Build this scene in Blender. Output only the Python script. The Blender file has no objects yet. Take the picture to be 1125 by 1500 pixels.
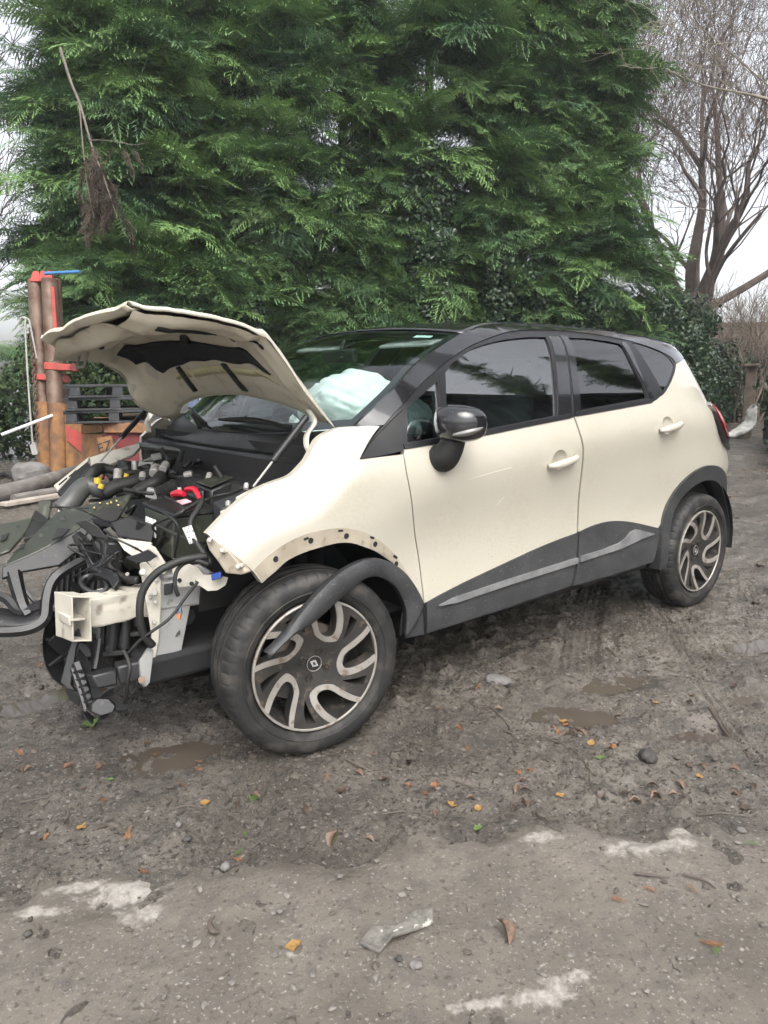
import bpy, bmesh, math, random
import numpy as np
from mathutils import Vector, Matrix, Euler
from mathutils.geometry import delaunay_2d_cdt
R = math.radians
scene = bpy.context.scene
COL = scene.collection
rng = np.random.default_rng(7)
random.seed(7)

# ------------------------------------------------------------------ camera
# World frame: X runs along the car from the front axle to the rear, Y points away from the photographer, Z up. Metres.
cam_d = bpy.data.cameras.new('camera')
cam = bpy.data.objects.new('camera', cam_d)
COL.objects.link(cam)
CAM = Vector((-1.3173, -2.8197, 1.2906))
cam.location = CAM
cam.rotation_euler = (Euler((R(90-10.434), 0, R(-39.182))).to_matrix() @ Matrix.Rotation(R(-.155), 3, 'Z')).to_euler()
cam_d.sensor_fit = 'VERTICAL'
cam_d.sensor_height = 36
cam_d.lens = 36*1057.9/1500
cam_d.clip_start = .05
cam_d.clip_end = 2000
scene.camera = cam

# ------------------------------------------------------------------ overcast daylight
SUN_EL, SUN_AZ = R(52), R(205)
world = bpy.data.worlds.new('World')
scene.world = world
world.use_nodes = True
wn, wl = world.node_tree.nodes, world.node_tree.links
wn.clear()
sky = wn.new('ShaderNodeTexSky'); sky.sky_type = 'NISHITA'; sky.sun_disc = False
sky.sun_elevation = SUN_EL; sky.sun_rotation = SUN_AZ
sky.air_density = 1.0; sky.dust_density = 4.0; sky.ozone_density = 1.5
hs = wn.new('ShaderNodeHueSaturation'); hs.inputs['Saturation'].default_value = .22
bg = wn.new('ShaderNodeBackground'); bg.inputs['Strength'].default_value = .15
wo = wn.new('ShaderNodeOutputWorld')
wl.new(sky.outputs[0], hs.inputs['Color']); wl.new(hs.outputs[0], bg.inputs[0]); wl.new(bg.outputs[0], wo.inputs[0])
sun_d = bpy.data.lights.new('sun', 'SUN'); sun_d.energy = 1.3; sun_d.angle = R(60); sun_d.color = (1, .97, .93)
sun = bpy.data.objects.new('sun', sun_d); COL.objects.link(sun)
sdir = Vector((math.sin(SUN_AZ)*math.cos(SUN_EL), math.cos(SUN_AZ)*math.cos(SUN_EL), math.sin(SUN_EL)))
sun.rotation_euler = sdir.to_track_quat('Z', 'Y').to_euler()
scene.view_settings.view_transform = 'Standard'
scene.view_settings.look = 'None'
scene.view_settings.exposure = 1.2
scene.view_settings.gamma = 1
scene.view_settings.use_curve_mapping = False
scene.render.engine = 'CYCLES'
scene.cycles.use_denoising = True
scene.cycles.max_bounces = 4
scene.cycles.diffuse_bounces = 2
scene.cycles.glossy_bounces = 2
scene.cycles.transparent_max_bounces = 12
scene.cycles.use_adaptive_sampling = True
scene.cycles.adaptive_threshold = .05
world.cycles.sampling_method = 'MANUAL'; world.cycles.sample_map_resolution = 256
scene.cycles.sample_clamp_indirect = 6

# ------------------------------------------------------------------ helpers
def tag(o, label=None, cat=None, group=None, kind=None):
    if label: o['label'] = label
    if cat: o['category'] = cat
    if group: o['group'] = group
    if kind: o['kind'] = kind
    return o
def empty(name, loc=(0, 0, 0), rz=0, parent=None):
    o = bpy.data.objects.new(name, None); COL.objects.link(o)
    o.location = loc; o.rotation_euler = (0, 0, rz); o.empty_display_size = .1
    if parent: o.parent = parent
    return o
def mesh_obj(name, verts, faces, mat=None, parent=None, sharp=35, smooth=True):
    me = bpy.data.meshes.new(name)
    me.from_pydata([tuple(v) for v in verts], [], [tuple(f) for f in faces])
    me.validate(); me.update()
    if smooth:
        me.polygons.foreach_set('use_smooth', [True]*len(me.polygons))
        if sharp: me.set_sharp_from_angle(angle=R(sharp))
    o = bpy.data.objects.new(name, me); COL.objects.link(o)
    if mat: me.materials.append(mat)
    if parent: o.parent = parent
    return o
def bevel(o, w=.004, seg=2, ang=40):
    m = o.modifiers.new('Bevel', 'BEVEL'); m.width = w; m.segments = seg; m.limit_method = 'ANGLE'; m.angle_limit = R(ang)
    m.harden_normals = False
    return o
def catmull(pts, n=8, closed=False):
    P = [np.array(p, float) for p in pts]; out = []
    N = len(P)
    if N < 3: return P
    rngi = range(N) if closed else range(N-1)
    for i in rngi:
        p1, p2 = P[i], P[(i+1) % N]
        p0 = P[(i-1) % N] if (closed or i > 0) else 2*p1-p2
        p3 = P[(i+2) % N] if (closed or i+2 < N) else 2*p2-p1
        for k in range(n):
            t = k/n
            out.append(.5*((2*p1)+(-p0+p2)*t+(2*p0-5*p1+4*p2-p3)*t*t+(-p0+3*p1-3*p2+p3)*t**3))
    if not closed: out.append(P[-1])
    return out
class MB:
    """collects shapes, builds ONE mesh object"""
    def __init__(s): s.v = []; s.f = []
    def add(s, v, f):
        b = len(s.v); s.v += [tuple(map(float, p)) for p in v]; s.f += [tuple(i+b for i in q) for q in f]; return s
    def box(s, c, size, rot=(0, 0, 0), taper=1.0):
        M = Euler(rot).to_matrix(); c = Vector(c); sx, sy, sz = [k/2 for k in size]
        vs = []
        for z in (-sz, sz):
            k = taper if z > 0 else 1
            for x, y in ((-sx, -sy), (sx, -sy), (sx, sy), (-sx, sy)): vs.append(c+M@Vector((x*k, y*k, z)))
        return s.add(vs, [(3, 2, 1, 0), (4, 5, 6, 7), (0, 1, 5, 4), (1, 2, 6, 5), (2, 3, 7, 6), (3, 0, 4, 7)])
    def hull(s, a, b):
        """prism between two loops of equal count"""
        n = len(a); vs = list(a)+list(b)
        fs = [tuple(range(n-1, -1, -1)), tuple(range(n, 2*n))]+[(i, (i+1) % n, n+(i+1) % n, n+i) for i in range(n)]
        return s.add(vs, fs)
    def plate(s, poly, t=.006, direction=None):
        """polygon of 3-D points given a thickness; thickness runs away from the camera unless told otherwise"""
        P = [Vector(p) for p in poly]
        if direction is None:
            nrm = Vector((0, 0, 0)); c = sum(P, Vector())/len(P)
            for i in range(len(P)): nrm += (P[i]-c).cross(P[(i+1) % len(P)]-c)
            nrm.normalize()
            if nrm.dot(CAM-c) > 0: nrm = -nrm
        else: nrm = Vector(direction).normalized()
        Q = [p+nrm*t for p in P]
        return s.hull(P, Q)
    def tube(s, pts, r, n=8, smoothn=0, caps=True):
        P = [Vector(p) for p in (catmull(pts, smoothn) if smoothn else pts)]
        N = len(P)
        if callable(r): rad = [r(i/(N-1)) for i in range(N)]
        elif isinstance(r, (list, tuple)): rad = list(np.interp(np.linspace(0, 1, N), np.linspace(0, 1, len(r)), r))
        else: rad = [r]*N
        vs = []; up = None
        for i in range(N):
            t = (P[min(i+1, N-1)]-P[max(i-1, 0)])
            if t.length < 1e-9: t = Vector((0, 0, 1))
            t.normalize()
            if up is None:
                up = t.orthogonal().normalized()
            else:
                up = up-t*up.dot(t)
                if up.length < 1e-6: up = t.orthogonal()
                up.normalize()
            w = t.cross(up)
            for k in range(n):
                a = 2*math.pi*k/n; vs.append(P[i]+(up*math.cos(a)+w*math.sin(a))*rad[i])
        fs = [(i*n+k, i*n+(k+1) % n, (i+1)*n+(k+1) % n, (i+1)*n+k) for i in range(N-1) for k in range(n)]
        if caps: fs += [tuple(range(n-1, -1, -1)), tuple((N-1)*n+k for k in range(n))]
        return s.add(vs, fs)
    def lathe(s, prof, c=(0, 0, 0), axis=(0, 0, 1), n=32, closed=False, arc=2*math.pi):
        """prof: (offset along axis, radius)"""
        ax = Vector(axis).normalized(); u = ax.orthogonal().normalized(); w = ax.cross(u); c = Vector(c)
        full = abs(arc-2*math.pi) < 1e-6; m = n if full else n+1
        vs = [c+ax*o+(u*math.cos(arc*k/n)+w*math.sin(arc*k/n))*r for o, r in prof for k in range(m)]
        fs = []
        L = len(prof)
        for i in range(L if closed else L-1):
            j = (i+1) % L
            for k in range(n):
                k2 = (k+1) % m
                fs.append((i*m+k, i*m+k2, j*m+k2, j*m+k))
        return s.add(vs, fs)
    def grid(s, G):
        """G: rows of points"""
        r, c = len(G), len(G[0])
        return s.add([p for row in G for p in row], [(i*c+j, i*c+j+1, (i+1)*c+j+1, (i+1)*c+j) for i in range(r-1) for j in range(c-1)])
    def build(s, name, mat=None, parent=None, sharp=35, bev=0, smooth=True):
        o = mesh_obj(name, s.v, s.f, mat, parent, sharp, smooth)
        if bev: bevel(o, bev)
        return o
def solid(o, t=.004, off=-1):
    m = o.modifiers.new('Solidify', 'SOLIDIFY'); m.thickness = t; m.offset = off; return o

# ------------------------------------------------------------------ materials
def mat(name, c1, c2=None, scale=6., rough=.5, rough2=None, metal=0., bump=0., bscale=60., coat=0., spec=.5, detail=6., lo=.35, hi=.65, c3=None, scale3=40., lo3=.55, hi3=.65, coords='Object', sss=0, bdist=.01):
    """noise-mottled Principled material: c1/c2 broad mottling, c3 fine specks, bump = fine relief"""
    m = bpy.data.materials.new(name); m.use_nodes = True
    nt = m.node_tree; N = nt.nodes; L = nt.links; b = N['Principled BSDF']
    tc = N.new('ShaderNodeTexCoord')
    def noise(sc, det=detail):
        n = N.new('ShaderNodeTexNoise'); n.inputs['Scale'].default_value = sc; n.inputs['Detail'].default_value = det
        L.new(tc.outputs[coords], n.inputs['Vector']); return n
    def ramp(n, a, z):
        r = N.new('ShaderNodeMapRange'); r.inputs[1].default_value = a; r.inputs[2].default_value = z
        L.new(n.outputs[0], r.inputs[0]); return r
    def mix(fac, A, B):
        x = N.new('ShaderNodeMix'); x.data_type = 'RGBA'; L.new(fac, x.inputs[0])
        for k, q in ((6, A), (7, B)):
            if isinstance(q, tuple): x.inputs[k].default_value = (*q, 1)
            else: L.new(q, x.inputs[k])
        return x.outputs[2]
    b.inputs['Base Color'].default_value = (*c1, 1)
    b.inputs['Roughness'].default_value = rough
    b.inputs['Metallic'].default_value = metal
    b.inputs['Specular IOR Level'].default_value = spec
    if coat: b.inputs['Coat Weight'].default_value = coat; b.inputs['Coat Roughness'].default_value = .04
    col = None
    if c2:
        r1 = ramp(noise(scale), lo, hi); col = mix(r1.outputs[0], c1, c2)
        if rough2 is not None:
            rr = N.new('ShaderNodeMapRange'); rr.inputs[3].default_value = rough; rr.inputs[4].default_value = rough2
            L.new(r1.outputs[0], rr.inputs[0]); L.new(rr.outputs[0], b.inputs['Roughness'])
    if c3:
        r3 = ramp(noise(scale3), lo3, hi3); col = mix(r3.outputs[0], col if col else c1, c3)
    if col: L.new(col, b.inputs['Base Color'])
    if bump:
        n = noise(bscale, 8); bp = N.new('ShaderNodeBump'); bp.inputs['Strength'].default_value = bump; bp.inputs['Distance'].default_value = bdist
        L.new(n.outputs[0], bp.inputs['Height']); L.new(bp.outputs[0], b.inputs['Normal'])
    return m
def glass(name, tint, ior=1.7, rough=0.0):
    """thin automotive glass: tinted straight-through light plus Fresnel mirror"""
    m = bpy.data.materials.new(name); m.use_nodes = True
    nt = m.node_tree; N = nt.nodes; L = nt.links; N.clear()
    t = N.new('ShaderNodeBsdfTransparent'); t.inputs[0].default_value = (*tint, 1)
    g = N.new('ShaderNodeBsdfGlossy'); g.inputs['Roughness'].default_value = rough; g.inputs[0].default_value = (1, 1, 1, 1)
    f = N.new('ShaderNodeFresnel'); f.inputs[0].default_value = ior
    x = N.new('ShaderNodeMixShader'); o = N.new('ShaderNodeOutputMaterial')
    ge = N.new('ShaderNodeNewGeometry'); io = N.new('ShaderNodeMapRange'); io.inputs[3].default_value = ior; io.inputs[4].default_value = 1/ior
    L.new(ge.outputs['Backfacing'], io.inputs[0]); L.new(io.outputs[0], f.inputs[0])   # a pane mirrors alike from both faces
    L.new(f.outputs[0], x.inputs[0]); L.new(t.outputs[0], x.inputs[1]); L.new(g.outputs[0], x.inputs[2]); L.new(x.outputs[0], o.inputs[0])
    return m
# ---- side surface of the car: half width as a function of length X and height Z
_PZ = np.array([.10,.22,.30,.38,.46,.54,.62,.70,.78,.85,.91,.96,1.00,1.04,1.15,1.30,1.40,1.46,1.50,1.53,1.56])
_PY = np.array([.80,.845,.866,.870,.858,.840,.828,.829,.842,.858,.865,.858,.843,.822,.783,.727,.683,.645,.600,.540,.44])
_zz = np.linspace(.05, 1.60, 800)
_k = np.exp(-.5*(np.arange(-30, 31)/11.)**2); _k /= _k.sum()
_yy = np.convolve(np.pad(np.interp(_zz, _PZ, _PY), 30, mode='edge'), _k, 'valid')
def _ss(a, b, x):
    t = np.clip((x-a)/(b-a), 0, 1); return t*t*(3-2*t)
def zfender(X):
    return np.interp(X, [-.8,-.36,-.18,0,.1,.2,.35], [.60,.815,.925,.985,1.05,1.11,1.135])
def yS(X, Z):
    X = np.asarray(X, float); Z = np.asarray(Z, float)
    s = .078*np.clip(X-.43, -.3, 1.75)
    w = _ss(.62, 1.0, Z)*(1-_ss(1.1, 1.45, Z))
    y = np.interp(Z-s*w, _zz, _yy)
    y = y - .26*np.clip(.15-X, 0, 9)**2
    fw = 1-_ss(.22, .5, X)
    # wings keep their width up to the roll-over beside the bonnet
    wing = np.interp(Z, [.3,.6,.8,.95,1.15], [.862,.862,.864,.852,.80])-.26*np.clip(.15-X, 0, 9)**2
    wb = 1-_ss(.1, .55, X)
    y = y*(1-wb)+wing*wb
    t = (Z-(zfender(X)-.14))/.14
    y = y-fw*.085*_ss(-.05, 1.35, t)
    # haunch over the rear wheel, soft swell over the front wheel
    y = y+.020*np.exp(-((X-2.62)/.42)**2-((Z-.80)/.17)**2)
    e = np.interp(Z, [.2,.8,.98,1.15,1.42,1.56], [2.62,2.62,2.48,2.33,2.30,2.25])
    y = y-.95*np.clip(X-e, 0, 2)**3.0
    return y


# ================================================================== GROUND
def vnoise(x, y, seed=0):
    x = np.asarray(x, float); y = np.asarray(y, float)
    xi = np.floor(x).astype(np.int64); yi = np.floor(y).astype(np.int64); xf = x-xi; yf = y-yi
    def h(a, b):
        n = (a*374761393+b*668265263+seed*974711) & 0x7fffffff
        n = (n ^ (n >> 13))*1274126177 & 0x7fffffff
        return ((n ^ (n >> 16)) & 0xffff)/65535.
    u = xf*xf*(3-2*xf); v = yf*yf*(3-2*yf)
    return (h(xi, yi)*(1-u)+h(xi+1, yi)*u)*(1-v)+(h(xi, yi+1)*(1-u)+h(xi+1, yi+1)*u)*v
def fbm(x, y, f=1., o=5, seed=0, gain=.5):
    a, s, t = 1., 0., 0.
    for i in range(o):
        s = s+a*vnoise(x*f+i*17.3, y*f-i*9.1, seed+i); t += a; a *= gain; f *= 2.03
    return s/t
# puddles: centre x, y, radius along, radius across, heading
PUDDLES = [(-.42, -.50, .34, .14, -.35), (.93, -1.20, .26, .11, -.75), (1.33, -1.15, .24, .12, -.4), (1.18, -1.60, .17, .09, -.5), (1.75, -1.65, .28, .10, -.55), (-.62, .25, .3, .13, .2), (2.3, -1.35, .4, .12, -.3), (3.9, -1.3, .55, .16, -.2)]
# tyre tracks: start, end, half width
TRACKS = [((2.5, -.75), (.95, -2.1), .10), ((3.3, -.85), (1.4, -1.9), .09), ((-.15, -.75), (-1.0, -1.75), .09), ((.45, -.85), (-.7, -2.1), .085), ((5.5, -1.4), (1.8, -2.2), .1), ((2.55, -.2), (1.3, -1.0), .1)]
def ground_h(x, y):
    h = .030*(fbm(x, y, .8, 3, 3)-.5)+.034*(fbm(x, y, 5, 4, 11)-.5)+.026*(np.abs(fbm(x, y, 13, 4, 23, .65)-.5)*2-.3)+.012*(fbm(x, y, 34, 2, 29)-.5)
    lump = np.clip(fbm(x, y, 19, 3, 31)-.56, 0, 1)*.13*np.clip(fbm(x, y, 1.3, 2, 5)*2.6-.9, 0, 1)
    h = h+lump
    for (a, b, w) in TRACKS:
        dx, dy = b[0]-a[0], b[1]-a[1]; L = math.hypot(dx, dy); dx /= L; dy /= L
        s = (x-a[0])*dx+(y-a[1])*dy; d = -(x-a[0])*dy+(y-a[1])*dx
        d = d+.03*np.sin(s*1.7)
        m = (1-_ss(w*.8, w*1.15, np.abs(d)))*_ss(-.1, .1, s)*(1-_ss(L-.1, L+.1, s))*_ss(.25, .5, fbm(x, y, 2.2, 2, 77))
        rib = np.sin(d*2*np.pi/.034)*.5+.35*np.sin((s+np.abs(d)*.8)*2*np.pi/.045)
        h = h*(1-.8*m)+m*(-.017+.013*rib)
    for (px, py, ra, rb, an) in PUDDLES:
        c, s_ = math.cos(an), math.sin(an); u = (x-px)*c+(y-py)*s_; v = -(x-px)*s_+(y-py)*c
        q = np.sqrt((u/ra)**2+(v/rb)**2)
        h = h-.034*(1-_ss(.35, 1.25, q))
    # wheels press into the mud
    for wx, wy in ((0, -.77), (2.606, -.76)):
        q = np.hypot((x-wx)/.22, (y-wy)/.16); h = h*_ss(.6, 1.3, q)+.012*np.exp(-((q-1.15)/.25)**2)-.004*(1-_ss(.6, 1.2, q))
    far = _ss(9, 30, np.hypot(x, y))
    return h*(1-.6*far)
def axis(lo, hi, step, lo_end, hi_end, g=1.09):
    a = list(np.arange(lo, hi, step)); s = step; v = a[-1]
    while v < hi_end: s *= g; v += s; a.append(v)
    s = step; v = a[0]; pre = []
    while v > lo_end: s *= g; v -= s; pre.append(v)
    return np.array(pre[::-1]+a)
gx = axis(-2.2, 3.4, .0155, -260, 420); gy = axis(-2.6, 1.6, .0155, -260, 420)
GX, GY = np.meshgrid(gx, gy)
GZ = ground_h(GX, GY)
def grid_mesh(name, X, Y, Z, m):
    r, c = X.shape
    me = bpy.data.meshes.new(name); n = r*c
    co = np.stack([X, Y, Z], -1).reshape(-1, 3).astype(np.float32)
    idx = np.arange(n).reshape(r, c)
    q = np.stack([idx[:-1, :-1], idx[:-1, 1:], idx[1:, 1:], idx[1:, :-1]], -1).reshape(-1, 4)
    me.vertices.add(n); me.vertices.foreach_set('co', co.ravel())
    me.loops.add(q.size); me.loops.foreach_set('vertex_index', q.ravel().astype(np.int32))
    me.polygons.add(len(q)); me.polygons.foreach_set('loop_start', np.arange(0, q.size, 4, dtype=np.int32))
    me.polygons.foreach_set('use_smooth', np.ones(len(q), bool))
    me.update(calc_edges=True); me.validate()
    me.materials.append(m)
    o = bpy.data.objects.new(name, me); COL.objects.link(o); return o
def float_attr(o, name, vals):
    a = o.data.attributes.new(name, 'FLOAT', 'POINT'); a.data.foreach_set('value', np.asarray(vals, np.float32).ravel())

def mud_material():
    m = bpy.data.materials.new('wet_mud'); m.use_nodes = True
    nt = m.node_tree; N = nt.nodes; L = nt.links; b = N['Principled BSDF']
    tc = N.new('ShaderNodeTexCoord')
    def noise(sc, det=8, rough=.6):
        n = N.new('ShaderNodeTexNoise'); n.inputs['Scale'].default_value = sc; n.inputs['Detail'].default_value = det; n.inputs['Roughness'].default_value = rough
        L.new(tc.outputs['Object'], n.inputs['Vector']); return n
    def mr(src, a, z, o1=0, o2=1):
        r = N.new('ShaderNodeMapRange'); r.inputs[1].default_value = a; r.inputs[2].default_value = z; r.inputs[3].default_value = o1; r.inputs[4].default_value = o2
        L.new(src, r.inputs[0]); return r.outputs[0]
    def mix(f, A, B):
        x = N.new('ShaderNodeMix'); x.data_type = 'RGBA'; L.new(f, x.inputs[0])
        for k, q in ((6, A), (7, B)):
            if isinstance(q, tuple): x.inputs[k].default_value = (*q, 1)
            else: L.new(q, x.inputs[k])
        return x.outputs[2]
    c = mix(mr(noise(1.6).outputs[0], .35, .65), (.074, .062, .049), (.190, .168, .142))
    c = mix(mr(noise(9).outputs[0], .45, .70), c, (.066, .057, .049))
    c = mix(mr(noise(85, 5).outputs[0], .58, .68), c, (.25, .23, .20))
    c = mix(mr(noise(60, 6).outputs[0], .53, .62), c, (.040, .033, .027))
    L.new(c, b.inputs['Base Color'])
    L.new(mr(noise(2.3).outputs[0], .42, .68, .08, .42), b.inputs['Roughness'])
    b.inputs['Specular IOR Level'].default_value = .65
    n1 = noise(38, 9, .7)
    bp = N.new('ShaderNodeBump'); bp.inputs['Strength'].default_value = 1.; bp.inputs['Distance'].default_value = .017
    ma = N.new('ShaderNodeMath'); ma.operation = 'MULTIPLY_ADD'; ma.inputs[1].default_value = .35; L.new(noise(140, 6, .7).outputs[0], ma.inputs[0]); L.new(n1.outputs[0], ma.inputs[2])
    L.new(ma.outputs[0], bp.inputs['Height']); L.new(bp.outputs[0], b.inputs['Normal'])
    return m
MUD = mud_material()
ground = grid_mesh('ground', GX, GY, GZ, MUD); tag(ground, kind='structure')

# murky water standing in the hollows
WATER = mat('puddle_water', (.075, .061, .048), (.092, .076, .060), 3, rough=.015, spec=.5, bump=.02, bscale=8)
for i, (px, py, ra, rb, an) in enumerate(PUDDLES):
    mb = MB(); ring = []
    zl = float(np.median(ground_h(np.full(60, px)+rng.normal(0, ra*.25, 60), np.full(60, py)+rng.normal(0, ra*.25, 60))))
    for k in range(40):
        t = 2*math.pi*k/40; u = math.cos(t)*ra*1.25; v = math.sin(t)*rb*1.35
        ring.append((px+u*math.cos(an)-v*math.sin(an), py+u*math.sin(an)+v*math.cos(an), zl+.001))
    mb.add(ring, [tuple(range(40))])
    tag(mb.build('puddle_water', WATER), kind='structure')

# concrete slab under the photographer, smeared with dried mud
SA, SB = np.array((-1.04, -.93)), np.array((.81, -2.00))
sd = (SB-SA)/np.linalg.norm(SB-SA); sn = np.array((sd[1], -sd[0]))
if np.dot(sn, np.array((-.8, -2.6))-SA) < 0: sn = -sn
uu = axis(-1.2, 3.0, .016, -8, 14, 1.12); vv = np.concatenate([np.arange(-.10, 1.5, .016), np.array([1.6, 1.8, 2.2, 2.8, 3.6])])
U, V = np.meshgrid(uu, vv)
SX = SA[0]+sd[0]*U+sn[0]*V; SY = SA[1]+sd[1]*U+sn[1]*V
edge = _ss(-.12, .14, V+.05+.20*(fbm(SX, SY, 4, 4, 91)-.5)*2)
SZ = -.04+edge*.052+.006*(fbm(SX, SY, 9, 4, 41)-.5)+.006*(fbm(SX, SY, 30, 3, 43)-.5)
smear = fbm(SX, SY, 1.7, 3, 55)
SZ = SZ+.012*_ss(.5, .75, smear)*(fbm(SX, SY, 16, 4, 57)-.3)
def concrete_material():
    m = bpy.data.materials.new('muddy_concrete'); m.use_nodes = True
    nt = m.node_tree; N = nt.nodes; L = nt.links; b = N['Principled BSDF']
    tc = N.new('ShaderNodeTexCoord')
    def noise(sc, det=8, rough=.6):
        n = N.new('ShaderNodeTexNoise'); n.inputs['Scale'].default_value = sc; n.inputs['Detail'].default_value = det; n.inputs['Roughness'].default_value = rough
        L.new(tc.outputs['Object'], n.inputs['Vector']); return n
    def mr(src, a, z, o1=0, o2=1):
        r = N.new('ShaderNodeMapRange'); r.inputs[1].default_value = a; r.inputs[2].default_value = z; r.inputs[3].default_value = o1; r.inputs[4].default_value = o2
        L.new(src, r.inputs[0]); return r.outputs[0]
    def mix(f, A, B):
        x = N.new('ShaderNodeMix'); x.data_type = 'RGBA'; L.new(f, x.inputs[0])
        for k, q in ((6, A), (7, B)):
            if isinstance(q, tuple): x.inputs[k].default_value = (*q, 1)
            else: L.new(q, x.inputs[k])
        return x.outputs[2]
    c = mix(mr(noise(2.2).outputs[0], .35, .65), (.098, .084, .068), (.165, .145, .121))
    c = mix(mr(noise(16).outputs[0], .48, .68), c, (.10, .088, .076))
    c = mix(mr(noise(95, 6).outputs[0], .59, .68), c, (.28, .26, .23))
    c = mix(mr(noise(70, 6).outputs[0], .56, .66), c, (.07, .059, .049))
    at = N.new('ShaderNodeAttribute'); at.attribute_name = 'bare'
    ad = N.new('ShaderNodeMath'); ad.operation = 'ADD'
    L.new(at.outputs['Fac'], ad.inputs[0]); L.new(mr(noise(34).outputs[0], .3, .7, -.45, .45), ad.inputs[1])
    c = mix(mr(ad.outputs[0], .42, .95), c, mix(mr(noise(60).outputs[0], .4, .65), (.35, .325, .29), (.22, .20, .177)))
    L.new(c, b.inputs['Base Color'])
    L.new(mr(noise(3).outputs[0], .35, .65, .5, .85), b.inputs['Roughness'])
    bp = N.new('ShaderNodeBump'); bp.inputs['Strength'].default_value = .6; bp.inputs['Distance'].default_value = .008
    L.new(noise(60, 9, .7).outputs[0], bp.inputs['Height']); L.new(bp.outputs[0], b.inputs['Normal'])
    return m
slab = grid_mesh('concrete_slab', SX, SY, SZ, concrete_material()); tag(slab, kind='structure')
bare = np.zeros_like(SX)
for (bx, by), r1, r2 in zip([(-0.798,-1.14),(-0.875,-1.037),(-0.800,-1.239),(0.197,-1.664),(0.353,-1.855),(0.457,-1.918),(-0.569,-1.575),(-0.225,-2.017),(-0.158,-2.019),(0.532,-1.907),(-0.984,-1.074),(-0.354,-1.943),(-0.279,-1.418)], (.085,.075,.05,.06,.075,.06,.02,.075,.06,.045,.05,.06,.035), (.05,.022,.035,.024,.034,.03,.022,.022,.014,.015,.02,.014,.012)):
    du = (SX-bx)*sd[0]+(SY-by)*sd[1]; dv = (SX-bx)*sn[0]+(SY-by)*sn[1]
    bare = np.maximum(bare, np.exp(-.5*((du/r1)**2+(dv/r2)**2)**1.3))
bare = bare*(.62+.75*fbm(SX, SY, 14, 4, 71))+.10*(fbm(SX, SY, 3, 3, 73)-.4)
float_attr(slab, 'bare', bare)
def on_ground(x, y):
    z = float(ground_h(np.array([x]), np.array([y]))[0])
    v = (x-SA[0])*sn[0]+(y-SA[1])*sn[1]
    return max(z, .016) if v > .04 else z

# ================================================================== FOLIAGE
def foliage_material(name, dark, light, rough=.6, spec=.3, trans=.12):
    m = bpy.data.materials.new(name); m.use_nodes = True
    nt = m.node_tree; N = nt.nodes; L = nt.links; b = N['Principled BSDF']
    at = N.new('ShaderNodeAttribute'); at.attribute_name = 'tip'
    oi = N.new('ShaderNodeObjectInfo')
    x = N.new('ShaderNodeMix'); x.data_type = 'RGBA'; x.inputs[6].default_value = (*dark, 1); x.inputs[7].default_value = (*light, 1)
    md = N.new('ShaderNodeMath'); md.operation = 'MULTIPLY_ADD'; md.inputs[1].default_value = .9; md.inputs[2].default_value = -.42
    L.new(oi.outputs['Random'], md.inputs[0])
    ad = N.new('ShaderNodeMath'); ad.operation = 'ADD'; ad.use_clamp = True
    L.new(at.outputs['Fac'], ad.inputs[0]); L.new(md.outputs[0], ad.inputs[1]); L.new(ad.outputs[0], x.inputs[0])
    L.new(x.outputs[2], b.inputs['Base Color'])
    b.inputs['Roughness'].default_value = rough; b.inputs['Specular IOR Level'].default_value = spec
    out = N['Material Output']; tr = N.new('ShaderNodeBsdfTranslucent'); ms = N.new('ShaderNodeMixShader'); ms.inputs[0].default_value = trans
    L.new(x.outputs[2], tr.inputs[0]); L.new(b.outputs[0], ms.inputs[1]); L.new(tr.outputs[0], ms.inputs[2]); L.new(ms.outputs[0], out.inputs[0])
    return m
def source(name, verts, faces, tip, m):
    """foliage unit that the crowns repeat; never linked to the scene itself"""
    me = bpy.data.meshes.new(name); me.from_pydata(verts, [], faces); me.update()
    a = me.attributes.new('tip', 'FLOAT', 'POINT'); a.data.foreach_set('value', np.asarray(tip, np.float32))
    me.materials.append(m)
    return bpy.data.objects.new(name, me)
_groups = {}
def scatter_group(sources):
    key = tuple(s.name for s in sources)
    if key in _groups: return _groups[key]
    ng = bpy.data.node_groups.new('scatter', 'GeometryNodeTree')
    ng.interface.new_socket('Geometry', in_out='INPUT', socket_type='NodeSocketGeometry')
    ng.interface.new_socket('Geometry', in_out='OUTPUT', socket_type='NodeSocketGeometry')
    N, L = ng.nodes, ng.links
    gi = N.new('NodeGroupInput'); go = N.new('NodeGroupOutput'); mp = N.new('GeometryNodeMeshToPoints'); ip = N.new('GeometryNodeInstanceOnPoints'); jn = N.new('GeometryNodeJoinGeometry')
    for s in reversed(sources):
        oi = N.new('GeometryNodeObjectInfo'); oi.inputs['Object'].default_value = s; oi.inputs['As Instance'].default_value = False
        gt = N.new('GeometryNodeGeometryToInstance'); L.new(oi.outputs['Geometry'], gt.inputs[0]); L.new(gt.outputs[0], jn.inputs[0])
    def attr(n, t):
        a = N.new('GeometryNodeInputNamedAttribute'); a.data_type = t; a.inputs['Name'].default_value = n; return a.outputs[0]
    er = N.new('FunctionNodeEulerToRotation')
    L.new(attr('rot', 'FLOAT_VECTOR'), er.inputs[0])
    L.new(gi.outputs[0], mp.inputs[0]); L.new(mp.outputs[0], ip.inputs['Points']); L.new(jn.outputs[0], ip.inputs['Instance'])
    ip.inputs['Pick Instance'].default_value = True
    L.new(attr('idx', 'INT'), ip.inputs['Instance Index']); L.new(er.outputs[0], ip.inputs['Rotation']); L.new(attr('scl', 'FLOAT'), ip.inputs['Scale'])
    L.new(ip.outputs[0], go.inputs[0])
    _groups[key] = ng
    return ng
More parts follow.
